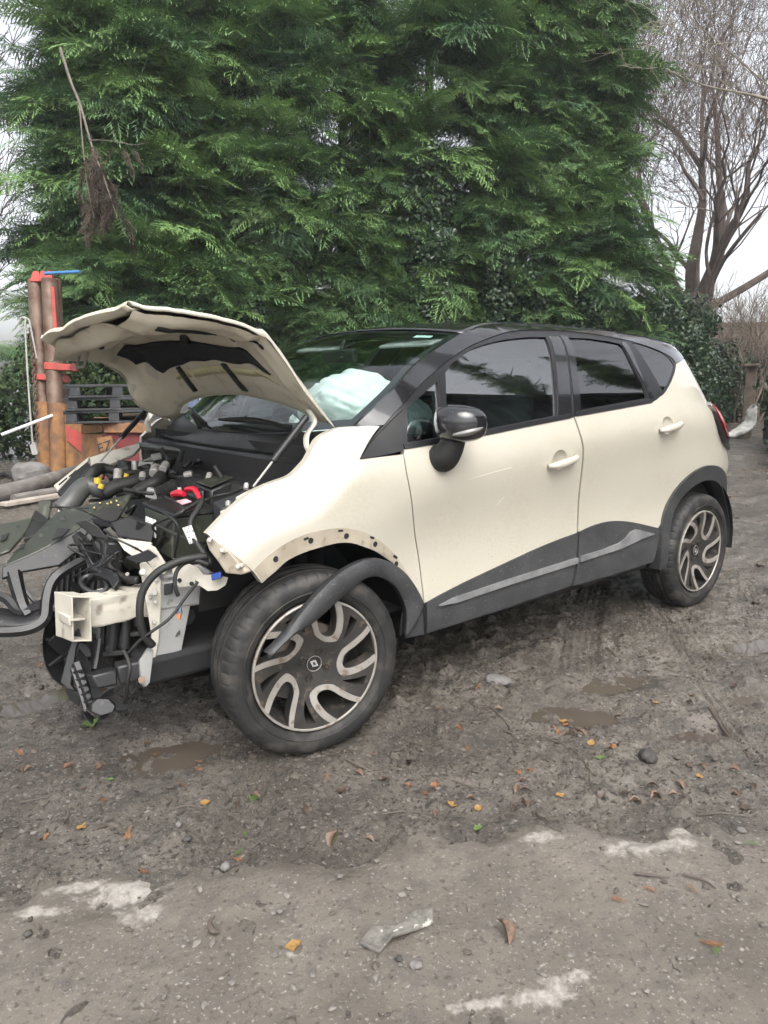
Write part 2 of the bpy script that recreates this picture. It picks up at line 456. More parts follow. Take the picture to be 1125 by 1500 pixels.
def scatter(name, pts, rots, scls, sources, parent=None):
    n = len(pts); me = bpy.data.meshes.new(name); me.vertices.add(n)
    me.vertices.foreach_set('co', np.asarray(pts, np.float32).ravel())
    a = me.attributes.new('rot', 'FLOAT_VECTOR', 'POINT'); a.data.foreach_set('vector', np.asarray(rots, np.float32).ravel())
    a = me.attributes.new('scl', 'FLOAT', 'POINT'); a.data.foreach_set('value', np.asarray(scls, np.float32))
    a = me.attributes.new('idx', 'INT', 'POINT'); a.data.foreach_set('value', rng.integers(0, len(sources), n).astype(np.int32))
    for s in sources:
        if s.data.materials[0].name not in [mm.name for mm in me.materials]: me.materials.append(s.data.materials[0])
    o = bpy.data.objects.new(name, me); COL.objects.link(o)
    if parent: o.parent = parent
    o['kind'] = 'stuff'
    md = o.modifiers.new('scatter', 'NODES'); md.node_group = scatter_group(sources)
    return o
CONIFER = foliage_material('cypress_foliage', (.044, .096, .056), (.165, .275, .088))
DEAD = foliage_material('dead_foliage', (.045, .034, .027), (.12, .092, .072), rough=.8)
IVY = foliage_material('ivy_leaf', (.014, .034, .016), (.050, .085, .035), rough=.38, spec=.5, trans=.06)
BRAMBLE = foliage_material('bramble_leaf', (.018, .036, .014), (.06, .09, .03), rough=.55)
BARK = mat('bark', (.085, .062, .045), (.16, .125, .095), 7, rough=.9, bump=.8, bscale=18, bdist=.03)
def blade(vs, fs, tp, a, b, w, nrm, ta, tb):
    """a narrow leaf-spray blade: diamond of two triangles"""
    d = b-a; side = d.cross(nrm)
    if side.length < 1e-9: return
    side = side.normalized()*w; m = a+d*.45
    k = len(vs); vs += [tuple(a), tuple(m+side), tuple(b), tuple(m-side)]; fs.append((k, k+1, k+2, k+3)); tp += [ta, (ta+tb)/2, tb, (ta+tb)/2]
def spray(vs, fs, tp, o, d, nrm, Ln, rnd, t0, tips=True):
    """flat fern-like frond of scale leaves"""
    n = max(5, int(Ln/.055)); p = o.copy(); dd = d.copy()
    side = d.cross(nrm).normalized()
    for i in range(n):
        t = i/n; q = p+dd*(Ln/n); dd = (dd+Vector((0, 0, -.035))+Vector((rnd.gauss(0, .03), rnd.gauss(0, .03), rnd.gauss(0, .03)))).normalized()
        for s in (-1, 1):
            l = Ln*(.50*(1-t)**.7+.10)*rnd.uniform(.7, 1.15)
            e = (dd*.75+side*s*.75+nrm*rnd.gauss(0, .12)+Vector((0, 0, -.10))).normalized()
            tt = t0+(1-t0)*t
            b = p+e*l
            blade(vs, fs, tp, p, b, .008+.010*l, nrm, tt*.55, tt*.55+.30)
            m = max(2, int(l/.07))
            for j in range(1, m+1):
                pp = p+e*(l*j/(m+.6)); s2 = -1 if j % 2 else 1
                e2 = (e*.8+side*s2*s*.55+dd*.25*s2+nrm*rnd.gauss(0, .15)).normalized()
                blade(vs, fs, tp, pp, pp+e2*(l*.42*(1-.5*j/m)+.03), .0075, nrm, tt*.5+.05, tt*.5+.35)
        p = q
    blade(vs, fs, tp, p, p+dd*.1, .008, nrm, t0*.5+.2, .8)
def bough(seed, Ln=1.35, m=CONIFER, droop=.10, name='bough', spread=(.55, 1.0), wide=.42):
    rnd = random.Random(seed); vs, fs, tp = [], [], []
    p = Vector((0, 0, 0)); d = Vector((1, 0, .25)).normalized(); nrm0 = Vector((0, 0, 1))
    n = 9
    for i in range(n):
        t = i/n
        for s in (-1, 1):
            l = Ln*(wide*(1-t)+.22)*rnd.uniform(.75, 1.2)
            a = rnd.uniform(*spread)
            e = (d*math.cos(a)+Vector((0, s, 0))*math.sin(a)+Vector((0, 0, rnd.gauss(.05, .2)))).normalized()
            nr = (nrm0+Vector((rnd.gauss(0, .35), rnd.gauss(0, .35), 0))).normalized()
            spray(vs, fs, tp, p, e, nr, l, rnd, .15+.6*t)
        q = p+d*(Ln/n)
        blade(vs, fs, tp, p, q, .012, nrm0, 0, 0)
        d = (d+Vector((rnd.gauss(0, .06), rnd.gauss(0, .08), -droop))).normalized(); p = q
    spray(vs, fs, tp, p, d, nrm0, Ln*.3, rnd, .8)
    return source(name, vs, fs, tp, m)
BOUGHS = [bough(s) for s in (1, 2, 3, 4)]
def conifer(x, y, H, rad, seed, label, n=330, low=.3, ragged=.28):
    r = np.random.default_rng(seed)
    t = empty('conifer_tree', (x, y, 0)); tag(t, label, 'tree', 'tall cypress trees in a row behind the car')
    tr = MB(); bend = r.normal(0, .12, 2)
    tr.tube([(0, 0, -.1), (bend[0], bend[1], H*.35), (bend[0]*1.5, bend[1]*1.2, H*.7), (bend[0], bend[1], H*.97)], [.17, .13, .07, .015], 8, 5)
    for k in range(26):   # bare inner limbs
        z = r.uniform(.6, H*.8); a = r.uniform(0, 2*math.pi); l = rad*r.uniform(.5, .9)
        tr.tube([(bend[0]*.7, bend[1]*.7, z), (math.cos(a)*l*.5, math.sin(a)*l*.5, z+.1), (math.cos(a)*l, math.sin(a)*l, z+.35*l)], [.03, .02, .008], 4)
    tr.build('trunk', BARK, t)
    pts, rots, sc = [], [], []
    toward = math.atan2(CAM.y-y, CAM.x-x)
    def reach_at(a, z):
        return rad*min(1, .35+((H-z)/H)*1.25)*(.8+.2*min(1, z/1.5))
    nc = int(n/11)
    for c in range(nc):      # limbs: each carries a drooping clump of fronds, with dark hollows between
        zc = low+(H-low)*((c+r.random())/nc); ac = toward+(c*2.399) % 3.9-1.95 if c % 5 else r.uniform(0, 2*math.pi)
        rc = reach_at(ac, zc)*r.uniform(1-ragged, 1+ragged)-1.0; big = r.uniform(.75, 1.3)
        for k in range(8):
            dz = r.normal(0, .26)*big; a = ac+r.normal(0, .30)*big/max(.9, rc+1)
            pts.append((math.cos(a)*(rc-.5*abs(dz)+r.normal(0, .10)), math.sin(a)*(rc-.5*abs(dz)+r.normal(0, .10)), max(.2, zc+dz)))
            rots.append((r.normal(0, .25), -r.uniform(-.30, .40)-dz*.5, a+r.normal(0, .40))); sc.append(r.uniform(.65, 1.15)*big)
    for k in range(n-8*nc):  # inner shade
        z = low+(H-low)*r.random(); a = toward+r.uniform(-1.9, 1.9) if r.random() < .8 else r.uniform(0, 2*math.pi)
        q = reach_at(a, z)-1.75+r.uniform(-.3, .3)
        if vnoise(np.array(a*2.2+seed*3.1), np.array(z*1.1), seed+9) > .72: continue
        pts.append((math.cos(a)*q, math.sin(a)*q, z)); rots.append((r.normal(0, .3), -r.uniform(-.1, .6), a+r.normal(0, .5))); sc.append(r.uniform(.8, 1.3))
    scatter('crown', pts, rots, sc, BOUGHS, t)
    return t
# hedge line from the left (near) to the right (far)
spots = [((-2.3, 13.4), 11.0, 2.0, 'leftmost cypress, only its outer fronds reaching in at the left edge'),
         ((3.9, 12.3), 11.5, 1.5, 'tall cypress with a dead brown branch hanging, behind the rusty column'),
         ((4.5, 11.9), 11.0, 2.0, 'tall cypress behind the raised bonnet'),
         ((6.3, 11.1), 11.8, 2.0, 'tall cypress with bright fronds above the windscreen'),
         ((8.0, 10.2), 11.2, 2.0, 'tall cypress above the front door of the car'),
         ((9.8, 9.3), 12.0, 2.05, 'tall cypress with ivy clinging to it, above the rear door'),
         ((11.5, 8.35), 11.5, 1.7, 'tall cypress above the rear window of the car'),
         ((12.9, 7.6), 10.2, 1.15, 'rightmost cypress, ragged edge against the sky beside the bare tree')]
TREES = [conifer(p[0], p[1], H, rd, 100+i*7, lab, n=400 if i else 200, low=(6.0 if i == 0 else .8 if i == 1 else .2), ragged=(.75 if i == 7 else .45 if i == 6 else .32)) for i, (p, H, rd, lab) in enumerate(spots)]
# dead brown branch hanging in the second tree
dead_src = [bough(31, .75, DEAD, .03, 'dead_bough', (.08, .35), .16), bough(32, .6, DEAD, .03, 'dead_bough', (.1, .4), .18)]
def rel(pts, root): return [tuple(Vector(p)-root.location) for p in pts]
db = [(2.379,9.212,6.085),(2.374,8.817,5.51),(2.404,8.572,5.134),(2.428,8.277,4.528),(2.485,8.06,4.087),(2.548,7.806,3.509)]
mbx = MB().tube(rel(db, TREES[1]), [.02, .02, .016, .012, .006], 6, 5); db2 = [(2.395,8.591,5.182),(2.325,8.35,4.48),(2.296,8.192,3.993),(2.296,8.011,3.51)]
mbx.tube(rel(db2, TREES[1]), [.012, .008, .004], 5, 5).tube(rel([(2.401,8.321,4.622),(2.605,8.083,4.596),(2.838,7.81,4.522),(2.966,7.71,4.541)], TREES[1]), [.008, .006, .004], 5, 5)
mbx.build('dead_limb', mat('dead_bark', (.11, .09, .075), (.17, .14, .115), 9, rough=.9), TREES[1])
dp = [(2.312,8.257,4.323),(2.312,8.212,4.134),(2.317,8.095,3.932),(2.4,8.105,4.261),(2.435,8.028,4.054),(2.472,7.953,3.866),(2.511,7.881,3.697),(2.474,8.045,4.261),(2.523,7.955,4.054),(2.56,7.88,3.866),(2.62,7.981,4.495),(2.725,7.898,4.504),(2.827,7.812,4.494),(2.413,8.15,4.496),(2.6,7.808,3.697)]
scatter('dead_fronds', rel(dp, TREES[1]), [(rng.normal(0, .5), R(rng.uniform(74, 92)), rng.uniform(0, 6.28)) for _ in dp], [rng.uniform(.55, .9)*(.6 if k in (10, 11, 12) else 1) for k in range(len(dp))], dead_src, TREES[1])

# ---- ivy
def ivy_cluster(seed, m, n=70, size=.040, rad=.28, name='leaf_cluster'):
    rnd = random.Random(seed); vs, fs, tp = [], [], []
    for i in range(n):
        v = Vector((rnd.gauss(0, 1), rnd.gauss(0, 1), rnd.gauss(0, 1))).normalized()*rad*rnd.random()**.4
        nr = (v.normalized()*.8+Vector((0, 0, .5))+Vector((rnd.gauss(0, .35), rnd.gauss(0, .35), rnd.gauss(0, .35)))).normalized()
        u = nr.orthogonal().normalized(); u = (Matrix.Rotation(rnd.uniform(0, 6.28), 3, nr)@u); w = nr.cross(u); s = size*rnd.uniform(.6, 1.3)
        k = len(vs)
        for a, b in ((-.9, 0), (-.5, .75), (.1, .55), (1.1, 0), (.1, -.55), (-.5, -.75)): vs.append(tuple(v+u*a*s+w*b*s-nr*abs(b)*s*.25))
        fs.append((k, k+1, k+2, k+3)); fs.append((k, k+3, k+4, k+5)); tv = rnd.random()**2; tp += [tv]*6
    return source(name, vs, fs, tp, m)
IVYS = [ivy_cluster(s, IVY) for s in (1, 2, 3)]
BRAMS = [ivy_cluster(s, BRAMBLE, 40, .035, .30, 'bramble_cluster') for s in (5, 6)]

def ivy_on(tree, rad, n, z0, z1, da0, da1, seed):
    r = np.random.default_rng(seed); x, y, _ = tree.location; toward = math.atan2(CAM.y-y, CAM.x-x)
    pts, rots, sc = [], [], []
    for k in range(n):
        z = z0+(z1-z0)*r.random()**1.3; a = toward+r.uniform(da0, da1)*(1-.55*(z-z0)/(z1-z0))
        q = rad*(1.0+r.normal(0, .07))*(.92 if z > 3 else 1)
        pts.append((math.cos(a)*q, math.sin(a)*q, z)); rots.append(tuple(r.uniform(0, 6.28, 3))); sc.append(r.uniform(.7, 1.3))
    scatter('ivy', pts, rots, sc, IVYS, tree)
ivy_on(TREES[5], 1.75, 170, .8, 5.6, -.35, .35, 1)
ivy_on(TREES[6], 1.65, 150, .8, 3.6, -.5, .5, 2)
ivy_on(TREES[7], 1.35, 140, .5, 3.2, -.6, .6, 3)
ivy_on(TREES[3], 1.75, 60, .8, 2.6, -.5, .4, 4)

def bush(name, label, blobs, seed, srcs, n, cat='bush', group=None, twig=True):
    """blobs: (x, y, z, rx, ry, rz) ellipsoids; leaves on their shells, stems inside"""
    r = np.random.default_rng(seed); b0 = blobs[0]
    t = empty(name, (b0[0], b0[1], 0)); tag(t, label, cat, group)
    pts, rots, sc = [], [], []
    vol = np.array([b[3]*b[5]+b[4]*b[5]+b[3]*b[4] for b in blobs]); vol = vol/vol.sum()
    for k in range(n):
        b = blobs[r.choice(len(blobs), p=vol)]
        v = r.normal(0, 1, 3); v /= np.linalg.norm(v); q = r.uniform(.72, 1.08)
        p = np.array((b[0]-b0[0]+v[0]*b[3]*q, b[1]-b0[1]+v[1]*b[4]*q, b[2]+v[2]*b[5]*q))
        if p[2] < .05: p[2] = r.uniform(.05, .3)
        pts.append(p); rots.append(tuple(r.uniform(0, 6.28, 3))); sc.append(r.uniform(.8, 1.5))
    scatter('foliage', pts, rots, sc, srcs, t)
    mb = MB()
    for b in blobs:
        for k in range(6):
            o = np.array((b[0]-b0[0]+r.normal(0, b[3]*.25), b[1]-b0[1]+r.normal(0, b[4]*.25), -.05)); v = r.normal(0, .5, 2)
            mb.tube([o, o+np.array((v[0]*b[3]*.5, v[1]*b[4]*.5, b[2]*.8)), o+np.array((v[0]*b[3], v[1]*b[4], b[2]+b[5]*.75))], [.03, .02, .008], 5, 3)
    mb.build('stem', BARK, t)['kind'] = 'stuff'
    return t
# ivy-covered hedge that closes the lane behind the car
bush('ivy_hedge', 'dark ivy hedge rising beside the rightmost cypress, behind the tail of the car', [(15.2, 7.2, 1.5, 1.5, 1.2, 1.7), (14.3, 6.6, .9, 1.0, .9, 1.1), (16.8, 7.6, 1.6, 1.4, 1.2, 1.75)], 21, IVYS, 620, 'hedge', 'ivy hedges along the lane')
bush('ivy_hedge', 'lower ivy hedge at the end of the lane, under the brick wall', [(19.5, 8.2, 1.0, 1.8, 1.3, 1.3), (22.0, 8.9, 1.0, 1.7, 1.3, 1.25), (24.3, 9.2, .9, 1.6, 1.3, 1.35)], 22, IVYS, 560, 'hedge', 'ivy hedges along the lane')
bush('ivy_bush', 'ivy bush at the right edge, overhanging the white sack', [(13.3, 2.45, 1.0, .8, .7, 1.0), (12.2, 1.95, .7, .85, .65, .75), (14.1, 2.7, 1.8, .55, .55, .85)], 23, IVYS, 420, 'bush')
# brambles under the hedge on the left
bush('bramble_bush', 'dark brambles at the foot of the hedge, left of the rusty column', [(.6, 10.4, .55, .9, .7, .75), (-.4, 11.0, .7, .9, .7, .9)], 24, BRAMS, 260, 'bush', 'brambles under the hedge')
bush('bramble_bush', 'dark brambles behind the rusty column and the pallets', [(2.3, 10.3, .8, 1.1, .7, 1.0), (3.8, 9.9, .7, 1.1, .8, .9)], 25, BRAMS, 300, 'bush', 'brambles under the hedge')

# ---- bare trees
def bare_tree(name, label, base, stems, seed, depth=6, twig_r=.011, col=((.15, .105, .08), (.27, .215, .16)), up=.25, splits=(2, 3), group=None, low=None):
    """stems: (start offset, direction, length, radius); limbs fork again and again down to twigs"""
    rnd = random.Random(seed); t = empty(name, base); tag(t, label, 'tree', group)
    m = mat(name+'_bark', col[0], col[1], 2.2, rough=.9, bump=.6, bscale=9, bdist=.04)
    limbs, twigs = MB(), MB()
    def grow(p, d, L, r, lev):
        n = 4 if lev < 2 else 3; pts = [p]; q = p.copy(); dd = d.copy()
        for i in range(n):
            k = .10 if lev < 2 else .25
            dd = (dd+Vector((rnd.gauss(0, k), rnd.gauss(0, k), rnd.gauss(up*.25, k*.7)))).normalized(); q = q+dd*(L/n); pts.append(q.copy())
        r1 = max(twig_r*.7, r*.62)
        (limbs if lev < 3 else twigs).tube(pts, [r, r1], 7 if lev < 2 else (5 if lev < 3 else 3), 3 if lev < 3 else 0, caps=False)
        if lev >= depth: return
        kids = rnd.choice(splits)+(1 if lev in (2, 3) else 0)
        for k in range(kids):
            j = n if k == 0 else rnd.randint(1, n)
            pp = pts[j]; sp = rnd.uniform(.3, .75) if k else rnd.uniform(.05, .3)
            ax = dd.orthogonal().normalized(); ax = Matrix.Rotation(rnd.uniform(0, 6.28), 3, dd)@ax
            nd = (dd*math.cos(sp)+ax*math.sin(sp)+Vector((0, 0, up*.5))).normalized()
            grow(pp, nd, L*rnd.uniform(.6, .86), max(twig_r, r1*rnd.uniform(.55, .85)), lev+1)
    for (o, d, L, r) in stems: grow(Vector(o), Vector(d).normalized(), L, r, 0)
    limbs.build('trunk', m, t); twigs.build('branches', m, t, smooth=True, sharp=0)['kind'] = 'stuff'
    return t
bt = bare_tree('bare_tree', 'big bare tree with a thick reddish trunk behind the ivy hedge', (24.2, 10.9, 0),
    [((0, 0, -.2), (0, 0, 1), 4.6, .50), ((-.15, .15, 3.3), (-.36, .32, 1.0), 3.8, .17), ((.15, -.15, 3.5), (.22, -.18, 1), 4.2, .23), ((0, 0, 4.2), (-.05, .05, 1), 4.2, .19), ((.25, -.25, 3.7), (.9, -.8, .55), 4.2, .15), ((-.25, .25, 4.0), (-.8, .7, .9), 4.0, .15)], 5, depth=7, twig_r=.0085, col=((.082, .060, .050), (.155, .12, .10)), splits=(2, 2, 3, 3))
bare_tree('bare_tree', 'bare tree out of frame on the right, its twigs crossing the top right corner', (17.5, 3.2, 0),
    [((0, 0, -.2), (0, 0, 1), 7.0, .2), ((0, 0, 6.3), (-.75, .55, .45), 3.2, .05), ((0, 0, 6.6), (-.6, .7, .75), 3.2, .055), ((0, 0, 7.0), (-.3, .3, 1), 3.0, .06), ((0, 0, 6.9), (-.85, .75, .95), 3.4, .055)], 14, depth=6, twig_r=.006, up=.12, col=((.16, .14, .105), (.28, .25, .19)))
bare_tree('bare_sapling', 'thin bare saplings against the sky at the left edge', (-.4, 15.5, 0),
    [((0, 0, 0), (.1, 0, 1), 3.0, .07), ((.6, 0, 0), (.3, 0, 1), 2.6, .06), ((1.2, .3, 0), (-.15, 0, 1), 3.2, .06), ((1.9, .2, 0), (.1, .1, 1), 2.8, .05), ((-.7, .2, 0), (.2, .1, 1), 3.0, .06)], 9, depth=5, twig_r=.010, col=((.07, .055, .045), (.13, .10, .08)))

# ---- brick wall beyond the ivy hedge
def brick_material():
    m = bpy.data.materials.new('old_brick'); m.use_nodes = True
    nt = m.node_tree; N = nt.nodes; L = nt.links; b = N['Principled BSDF']; tc = N.new('ShaderNodeTexCoord')
    mp = N.new('ShaderNodeMapping'); mp.inputs['Rotation'].default_value = (R(90), 0, 0)
    br = N.new('ShaderNodeTexBrick'); br.inputs['Color1'].default_value = (.185, .15, .12, 1); br.inputs['Color2'].default_value = (.15, .12, .098, 1); br.inputs['Mortar'].default_value = (.24, .22, .195, 1)
    br.inputs['Scale'].default_value = 1; br.inputs['Mortar Size'].default_value = .014; br.inputs['Brick Width'].default_value = .30; br.inputs['Row Height'].default_value = .11
    L.new(tc.outputs['Object'], mp.inputs[0]); L.new(mp.outputs[0], br.inputs['Vector']); L.new(br.outputs[0], b.inputs['Base Color']); b.inputs['Roughness'].default_value = .9
    bp = N.new('ShaderNodeBump'); bp.inputs['Strength'].default_value = .5; bp.invert = True; L.new(br.outputs['Fac'], bp.inputs['Height']); L.new(bp.outputs[0], b.inputs['Normal'])
    return m
bw = MB().box((0, 0, 1.55), (9, .25, 3.3)).box((0, 0, 3.24), (9.1, .33, .10)).build('brick_wall', brick_material(), bev=.01)
bw.location = (26.6, 9.4, 0); bw.rotation_euler = (0, 0, R(-48)); tag(bw, 'old brick wall above the ivy at the end of the lane', 'wall')

for k, (x, y, s) in enumerate(((22.6, 7.6, 3), (24.4, 7.9, 8), (20.6, 7.3, 21))):
    bare_tree('bare_shrub', ['leafless twiggy shrub in front of the brick wall, left of centre', 'leafless twiggy shrub in front of the brick wall, at its right', 'leafless twiggy shrub beside the ivy hedge, left of the brick wall'][k], (x, y, 0),
        [((dx, dy, 0), (dx*.7, dy*.7, 1), 1.5, .035) for dx, dy in ((0, 0), (.5, .2), (-.5, -.1), (.2, -.5), (-.3, .5), (.9, .1), (-.9, .2))], s, depth=4, twig_r=.008, col=((.12, .09, .07), (.22, .18, .14)), group='twiggy shrubs by the brick wall')
# ---- things at the right edge
WOODOLD = mat('weathered_wood', (.095, .072, .055), (.16, .125, .10), 8, rough=.9, bump=.5, bscale=30)
BLACKP = mat('black_painted_steel', (.018, .018, .02), (.05, .045, .04), 8, rough=.5)
gp = MB().box((0, 0, .75), (.24, .22, 1.6)).box((0, 0, 1.57), (.5, .30, .06)).build('gate_post', WOODOLD, bev=.015)
gp.location = (15.5, 4.75, 0); gp.rotation_euler = (0, 0, R(20)); tag(gp, 'brown wooden gate post with a flat cap beside the white sack', 'post')
lp = MB().tube([(0, 0, -.1), (.03, 0, 1.2), (.10, .02, 2.1), (.13, .02, 2.95)], [.07, .065, .075, .06], 10, 3).tube([(.13, .02, 2.9), (.13, .02, 3.0)], .085, 10).build('leaning_pole', BLACKP, bev=.0)
lp.location = (14.9, 4.05, 0); tag(lp, 'black leaning pole at the right edge above the ivy bush', 'pole')
# crumpled white builder's sack
def sack():
    r = np.random.default_rng(3); mb = MB()
    cen = [(-.52, 0, .10), (-.38, 0, .10), (-.18, .02, .17), (.05, .03, .26), (.20, .03, .42), (.26, .04, .66), (.27, .04, .86), (.30, .04, .95)]
    rad = [.03, .11, .17, .22, .23, .20, .17, .06]
    cen = catmull(cen, 6); rad = np.interp(np.linspace(0, 1, len(cen)), np.linspace(0, 1, 8), rad)
    G = []
    for i, (c, q) in enumerate(zip(cen, rad)):
        row = []
        for k in range(29):
            a = 2*math.pi*(k % 28)/28; n = 1+.5*(vnoise(np.array(i*.33+7), np.array((k % 28)*.45), 3)-.5)+.28*(vnoise(np.array(i*.8), np.array((k % 28)*1.2), 8)-.5)
            v = np.array((math.sin(a)*.35, math.cos(a)*1.05, math.sin(a)*.9))*q*n
            row.append((c[0]+v[0], c[1]+v[1], max(.012, c[2]+v[2])))
        G.append(row)
    mb.grid(G)
    o = mb.build('sack', mat('white_woven_sack', (.62, .61, .58), (.42, .41, .38), 9, rough=.75, bump=.5, bscale=25, c3=(.5, .16, .17), scale3=3.2, lo3=.66, hi3=.70), sharp=0)
    return o
sk = sack(); sk.scale = (.78, .78, .72); sk.location = (14.75, 4.50, 0); sk.rotation_euler = (0, 0, R(-30)); tag(sk, 'crumpled white woven sack slumped against the gate post', 'sack')
bb = MB().plate([(0, 0, 0), (.5, .1, 0), (.42, .16, .42), (.2, .12, .44)], .03).build('black_board', BLACKP, bev=.005)
bb.location = (9.75, 1.72, 0); tag(bb, 'black board lying at the right edge of the lane', 'board')

# ---- corrugated barn and trees behind the photographer, mirrored in the car's windows
def barn():
    t = empty('corrugated_barn', (3.5, -8.6, 0), R(22.6)); tag(t, 'dark corrugated barn behind the photographer, mirrored in the side windows', 'barn')
    M_ = mat('barn_sheet', (.06, .068, .066), (.09, .10, .097), 2, rough=.6); H = 6.3
    G = []; xs = np.arange(0, 30, .06)
    for z in (-.1, H): G.append([(x, .06*math.sin(x*2*math.pi/.36), z) for x in xs])
    MB().grid(G).build('wall', M_, t)
    G = [[(x, y, z+.05*math.sin(x*2*math.pi/.36)) for x in xs] for (y, z) in ((.35, H-.05), (-6, H+1.8))]
    MB().grid(G).build('roof', M_, t)
    MB().box((15, .42, H-.06), (30.3, .12, .12)).build('gutter', BLACKP, t)
    MB().add([(0, 0, -.1), (0, -10, -.1), (0, -10, H), (0, -6, H+1.8), (0, 0, H)], [(0, 1, 2, 3, 4)]).build('gable', M_, t)
barn()
for i, (x, y, H) in enumerate(((11.5, -12.5, 16), (17, -10.5, 17), (23, -8, 16.5))):
    c = conifer(x, y, H, 2.4, 300+i, ['cypress behind the barn, mirrored in the front window', 'taller cypress behind the barn, mirrored in the rear window', 'cypress behind the far end of the barn'][i], n=90)
    c['group'] = 'cypress trees behind the barn'
# ---- far belt of trees closing the horizon round the yard
r_f = np.random.default_rng(44); fp, fr, fs_ = [], [], []
for k in range(620):
    a = r_f.uniform(0, 2*math.pi); q = r_f.uniform(58, 80); h = 2.2+2.2*float(vnoise(np.array(a*9), np.array(1.), 4))
    fp.append((math.cos(a)*q, math.sin(a)*q, h*r_f.random()**.7)); fr.append(tuple(r_f.uniform(0, 6.28, 3))); fs_.append(r_f.uniform(5, 9))
ft_ = scatter('far_treeline', fp, fr, fs_, BRAMS); tag(ft_, 'distant belt of dark trees closing the horizon', 'trees', kind='stuff')

# ================================================================== YARD CLUTTER ON THE LEFT
RUST = mat('rusty_steel', (.115, .072, .052), (.19, .135, .10), 5, rough=.55, c3=(.10, .045, .030), scale3=9, lo3=.48, hi3=.75, bump=.4, bscale=40, metal=.35)
RUSTY = mat('rusty_yellow_steel', (.30, .15, .05), (.17, .085, .048), 7, rough=.8, c3=(.12, .065, .042), scale3=11, lo3=.45, hi3=.75, bump=.4, bscale=40)
REDP = mat('red_paint_worn', (.40, .05, .035), (.27, .045, .035), 9, rough=.55, c3=(.17, .08, .05), scale3=30, lo3=.60, hi3=.68)
DKRED = mat('dark_red_paint', (.16, .02, .018), (.10, .02, .02), 6, rough=.6)
STEEL = mat('dull_steel', (.38, .37, .35), (.28, .26, .24), 9, rough=.45, metal=.6)
GREYPL = mat('grey_recycled_plastic', (.016, .017, .019), (.030, .031, .034), 5, rough=.55, c3=(.09, .09, .09), scale3=18, lo3=.58, hi3=.75)
base = [(1.568,8.162,0.000)][0]
mast = empty('lift_mast', base); tag(mast, 'tall rusty column of joined steel cylinders with red brackets, at the hedge', 'column')
mo = Vector(base)
def loc(L): return [tuple(Vector(p)-mo) for p in L]
# cylinders run from the ground to the red lugs
MA = [(1.546,8.356,2.66),(1.353,7.891,0.044)]
MB_ = [(1.67,8.12,2.646),(1.463,7.668,0.037)]
MC = [(1.813,8.406,2.687),(1.587,7.957,0.018)]
for (a, b), r_c in ((MA, .105), (MB_, .112), (MC, .09)):
    o = MB().tube(loc([b, a]), [r_c*1.0, r_c], 24).build('cylinder', RUST, mast, bev=.006)
lo_ = [(1.436,7.98,0.980),(1.34,7.837,0.050),(1.537,7.698,0.965),(1.442,7.557,0.050)]
for i in (0, 2): MB().tube(loc([lo_[i+1], lo_[i]]), .118, 24).build('sleeve', RUSTY, mast, bev=.006)
for L in ([(1.444,8.273,2.626),(1.567,8.172,2.625),(1.561,8.238,2.767),(1.502,8.285,2.767)], [(1.522,8.168,2.621),(1.631,8.08,2.621),(1.619,8.123,2.759),(1.568,8.164,2.759)], [(1.589,8.049,2.623),(1.668,7.985,2.623),(1.678,8.077,2.768),(1.641,8.106,2.768)]):
    MB().plate(loc(L), .10).build('lug', REDP, mast, bev=.006)
MB().plate(loc([(1.634,7.98,2.539),(1.67,7.95,2.539),(1.63,7.831,1.899),(1.594,7.86,1.899)]), .02).build('red_stripe', REDP, mast)
# hinged arms with rollers
for L, rl in (([(1.442,7.897,1.533),(1.757,7.579,1.495),(1.747,7.567,1.413),(1.43,7.883,1.433)], [(1.722,7.531,1.453),(1.769,7.691,1.456)]), ([(1.361,8.005,1.379),(1.497,7.891,1.369),(1.488,7.88,1.286),(1.351,7.993,1.296)], [(1.686,7.788,1.304),(1.725,7.926,1.304)])):
    MB().plate(loc(L), .09).build('arm', REDP, mast, bev=.008)
    MB().tube(loc(rl), .055, 18).build('roller', DKRED, mast, bev=.008)
MB().plate(loc([(1.424,8.193,2.11),(1.461,8.163,2.11),(1.448,8.147,1.999),(1.411,8.177,1.999)]), .05).build('clip', REDP, mast)
# gusset and red foot
MB().plate(loc([(1.557,7.586,0.839),(1.709,7.373,0.741),(1.705,7.339,0.587),(1.627,7.39,0.533),(1.542,7.524,0.529)]), .08).build('gusset', RUSTY, mast, bev=.006)
MB().plate(loc([(1.537,7.49,0.697),(1.676,7.299,0.591),(1.836,6.765,0.274),(1.726,6.829,0.169),(1.526,7.449,0.489)]), .03).build('red_foot', REDP, mast, bev=.006)
MB().plate(loc([(1.535,7.502,0.522),(1.752,6.958,0.192),(1.741,6.946,0.103),(1.489,7.433,0.076)]), .08).build('foot_plate', RUSTY, mast, bev=.006)
# chain
mb = MB(); ca, cb = [Vector(q) for q in loc([(1.383,8.133,1.996),(1.27,7.854,0.431)])]
for i in range(34):
    p = ca.lerp(cb, i/33)+Vector((0, 0, 0)); ax = Vector((1, 0, 0)) if i % 2 else Vector((0, 1, 0))
    ring = [p+ax*.026*math.cos(a)+Vector((0, 0, .042))*math.sin(a) for a in np.linspace(0, 2*math.pi, 11)]
    mb.tube(ring, .009, 5, caps=False)
mb.build('chain', RUST, mast, sharp=0)
bp_ = MB().tube([(1.579,7.986,2.709),(1.921,7.605,2.719)], .022, 14).build('blue_pipe', mat('blue_plastic', (.045, .16, .36), (.06, .19, .40), 8, rough=.45))
tag(bp_, 'blue plastic pipe laid across the top of the rusty column', 'pipe')
cb_ = empty('power_cable', [(1.145,7.665,0.313)][0]); tag(cb_, 'grey cable with a plug hanging beside the rusty column', 'cable'); co_ = cb_.location
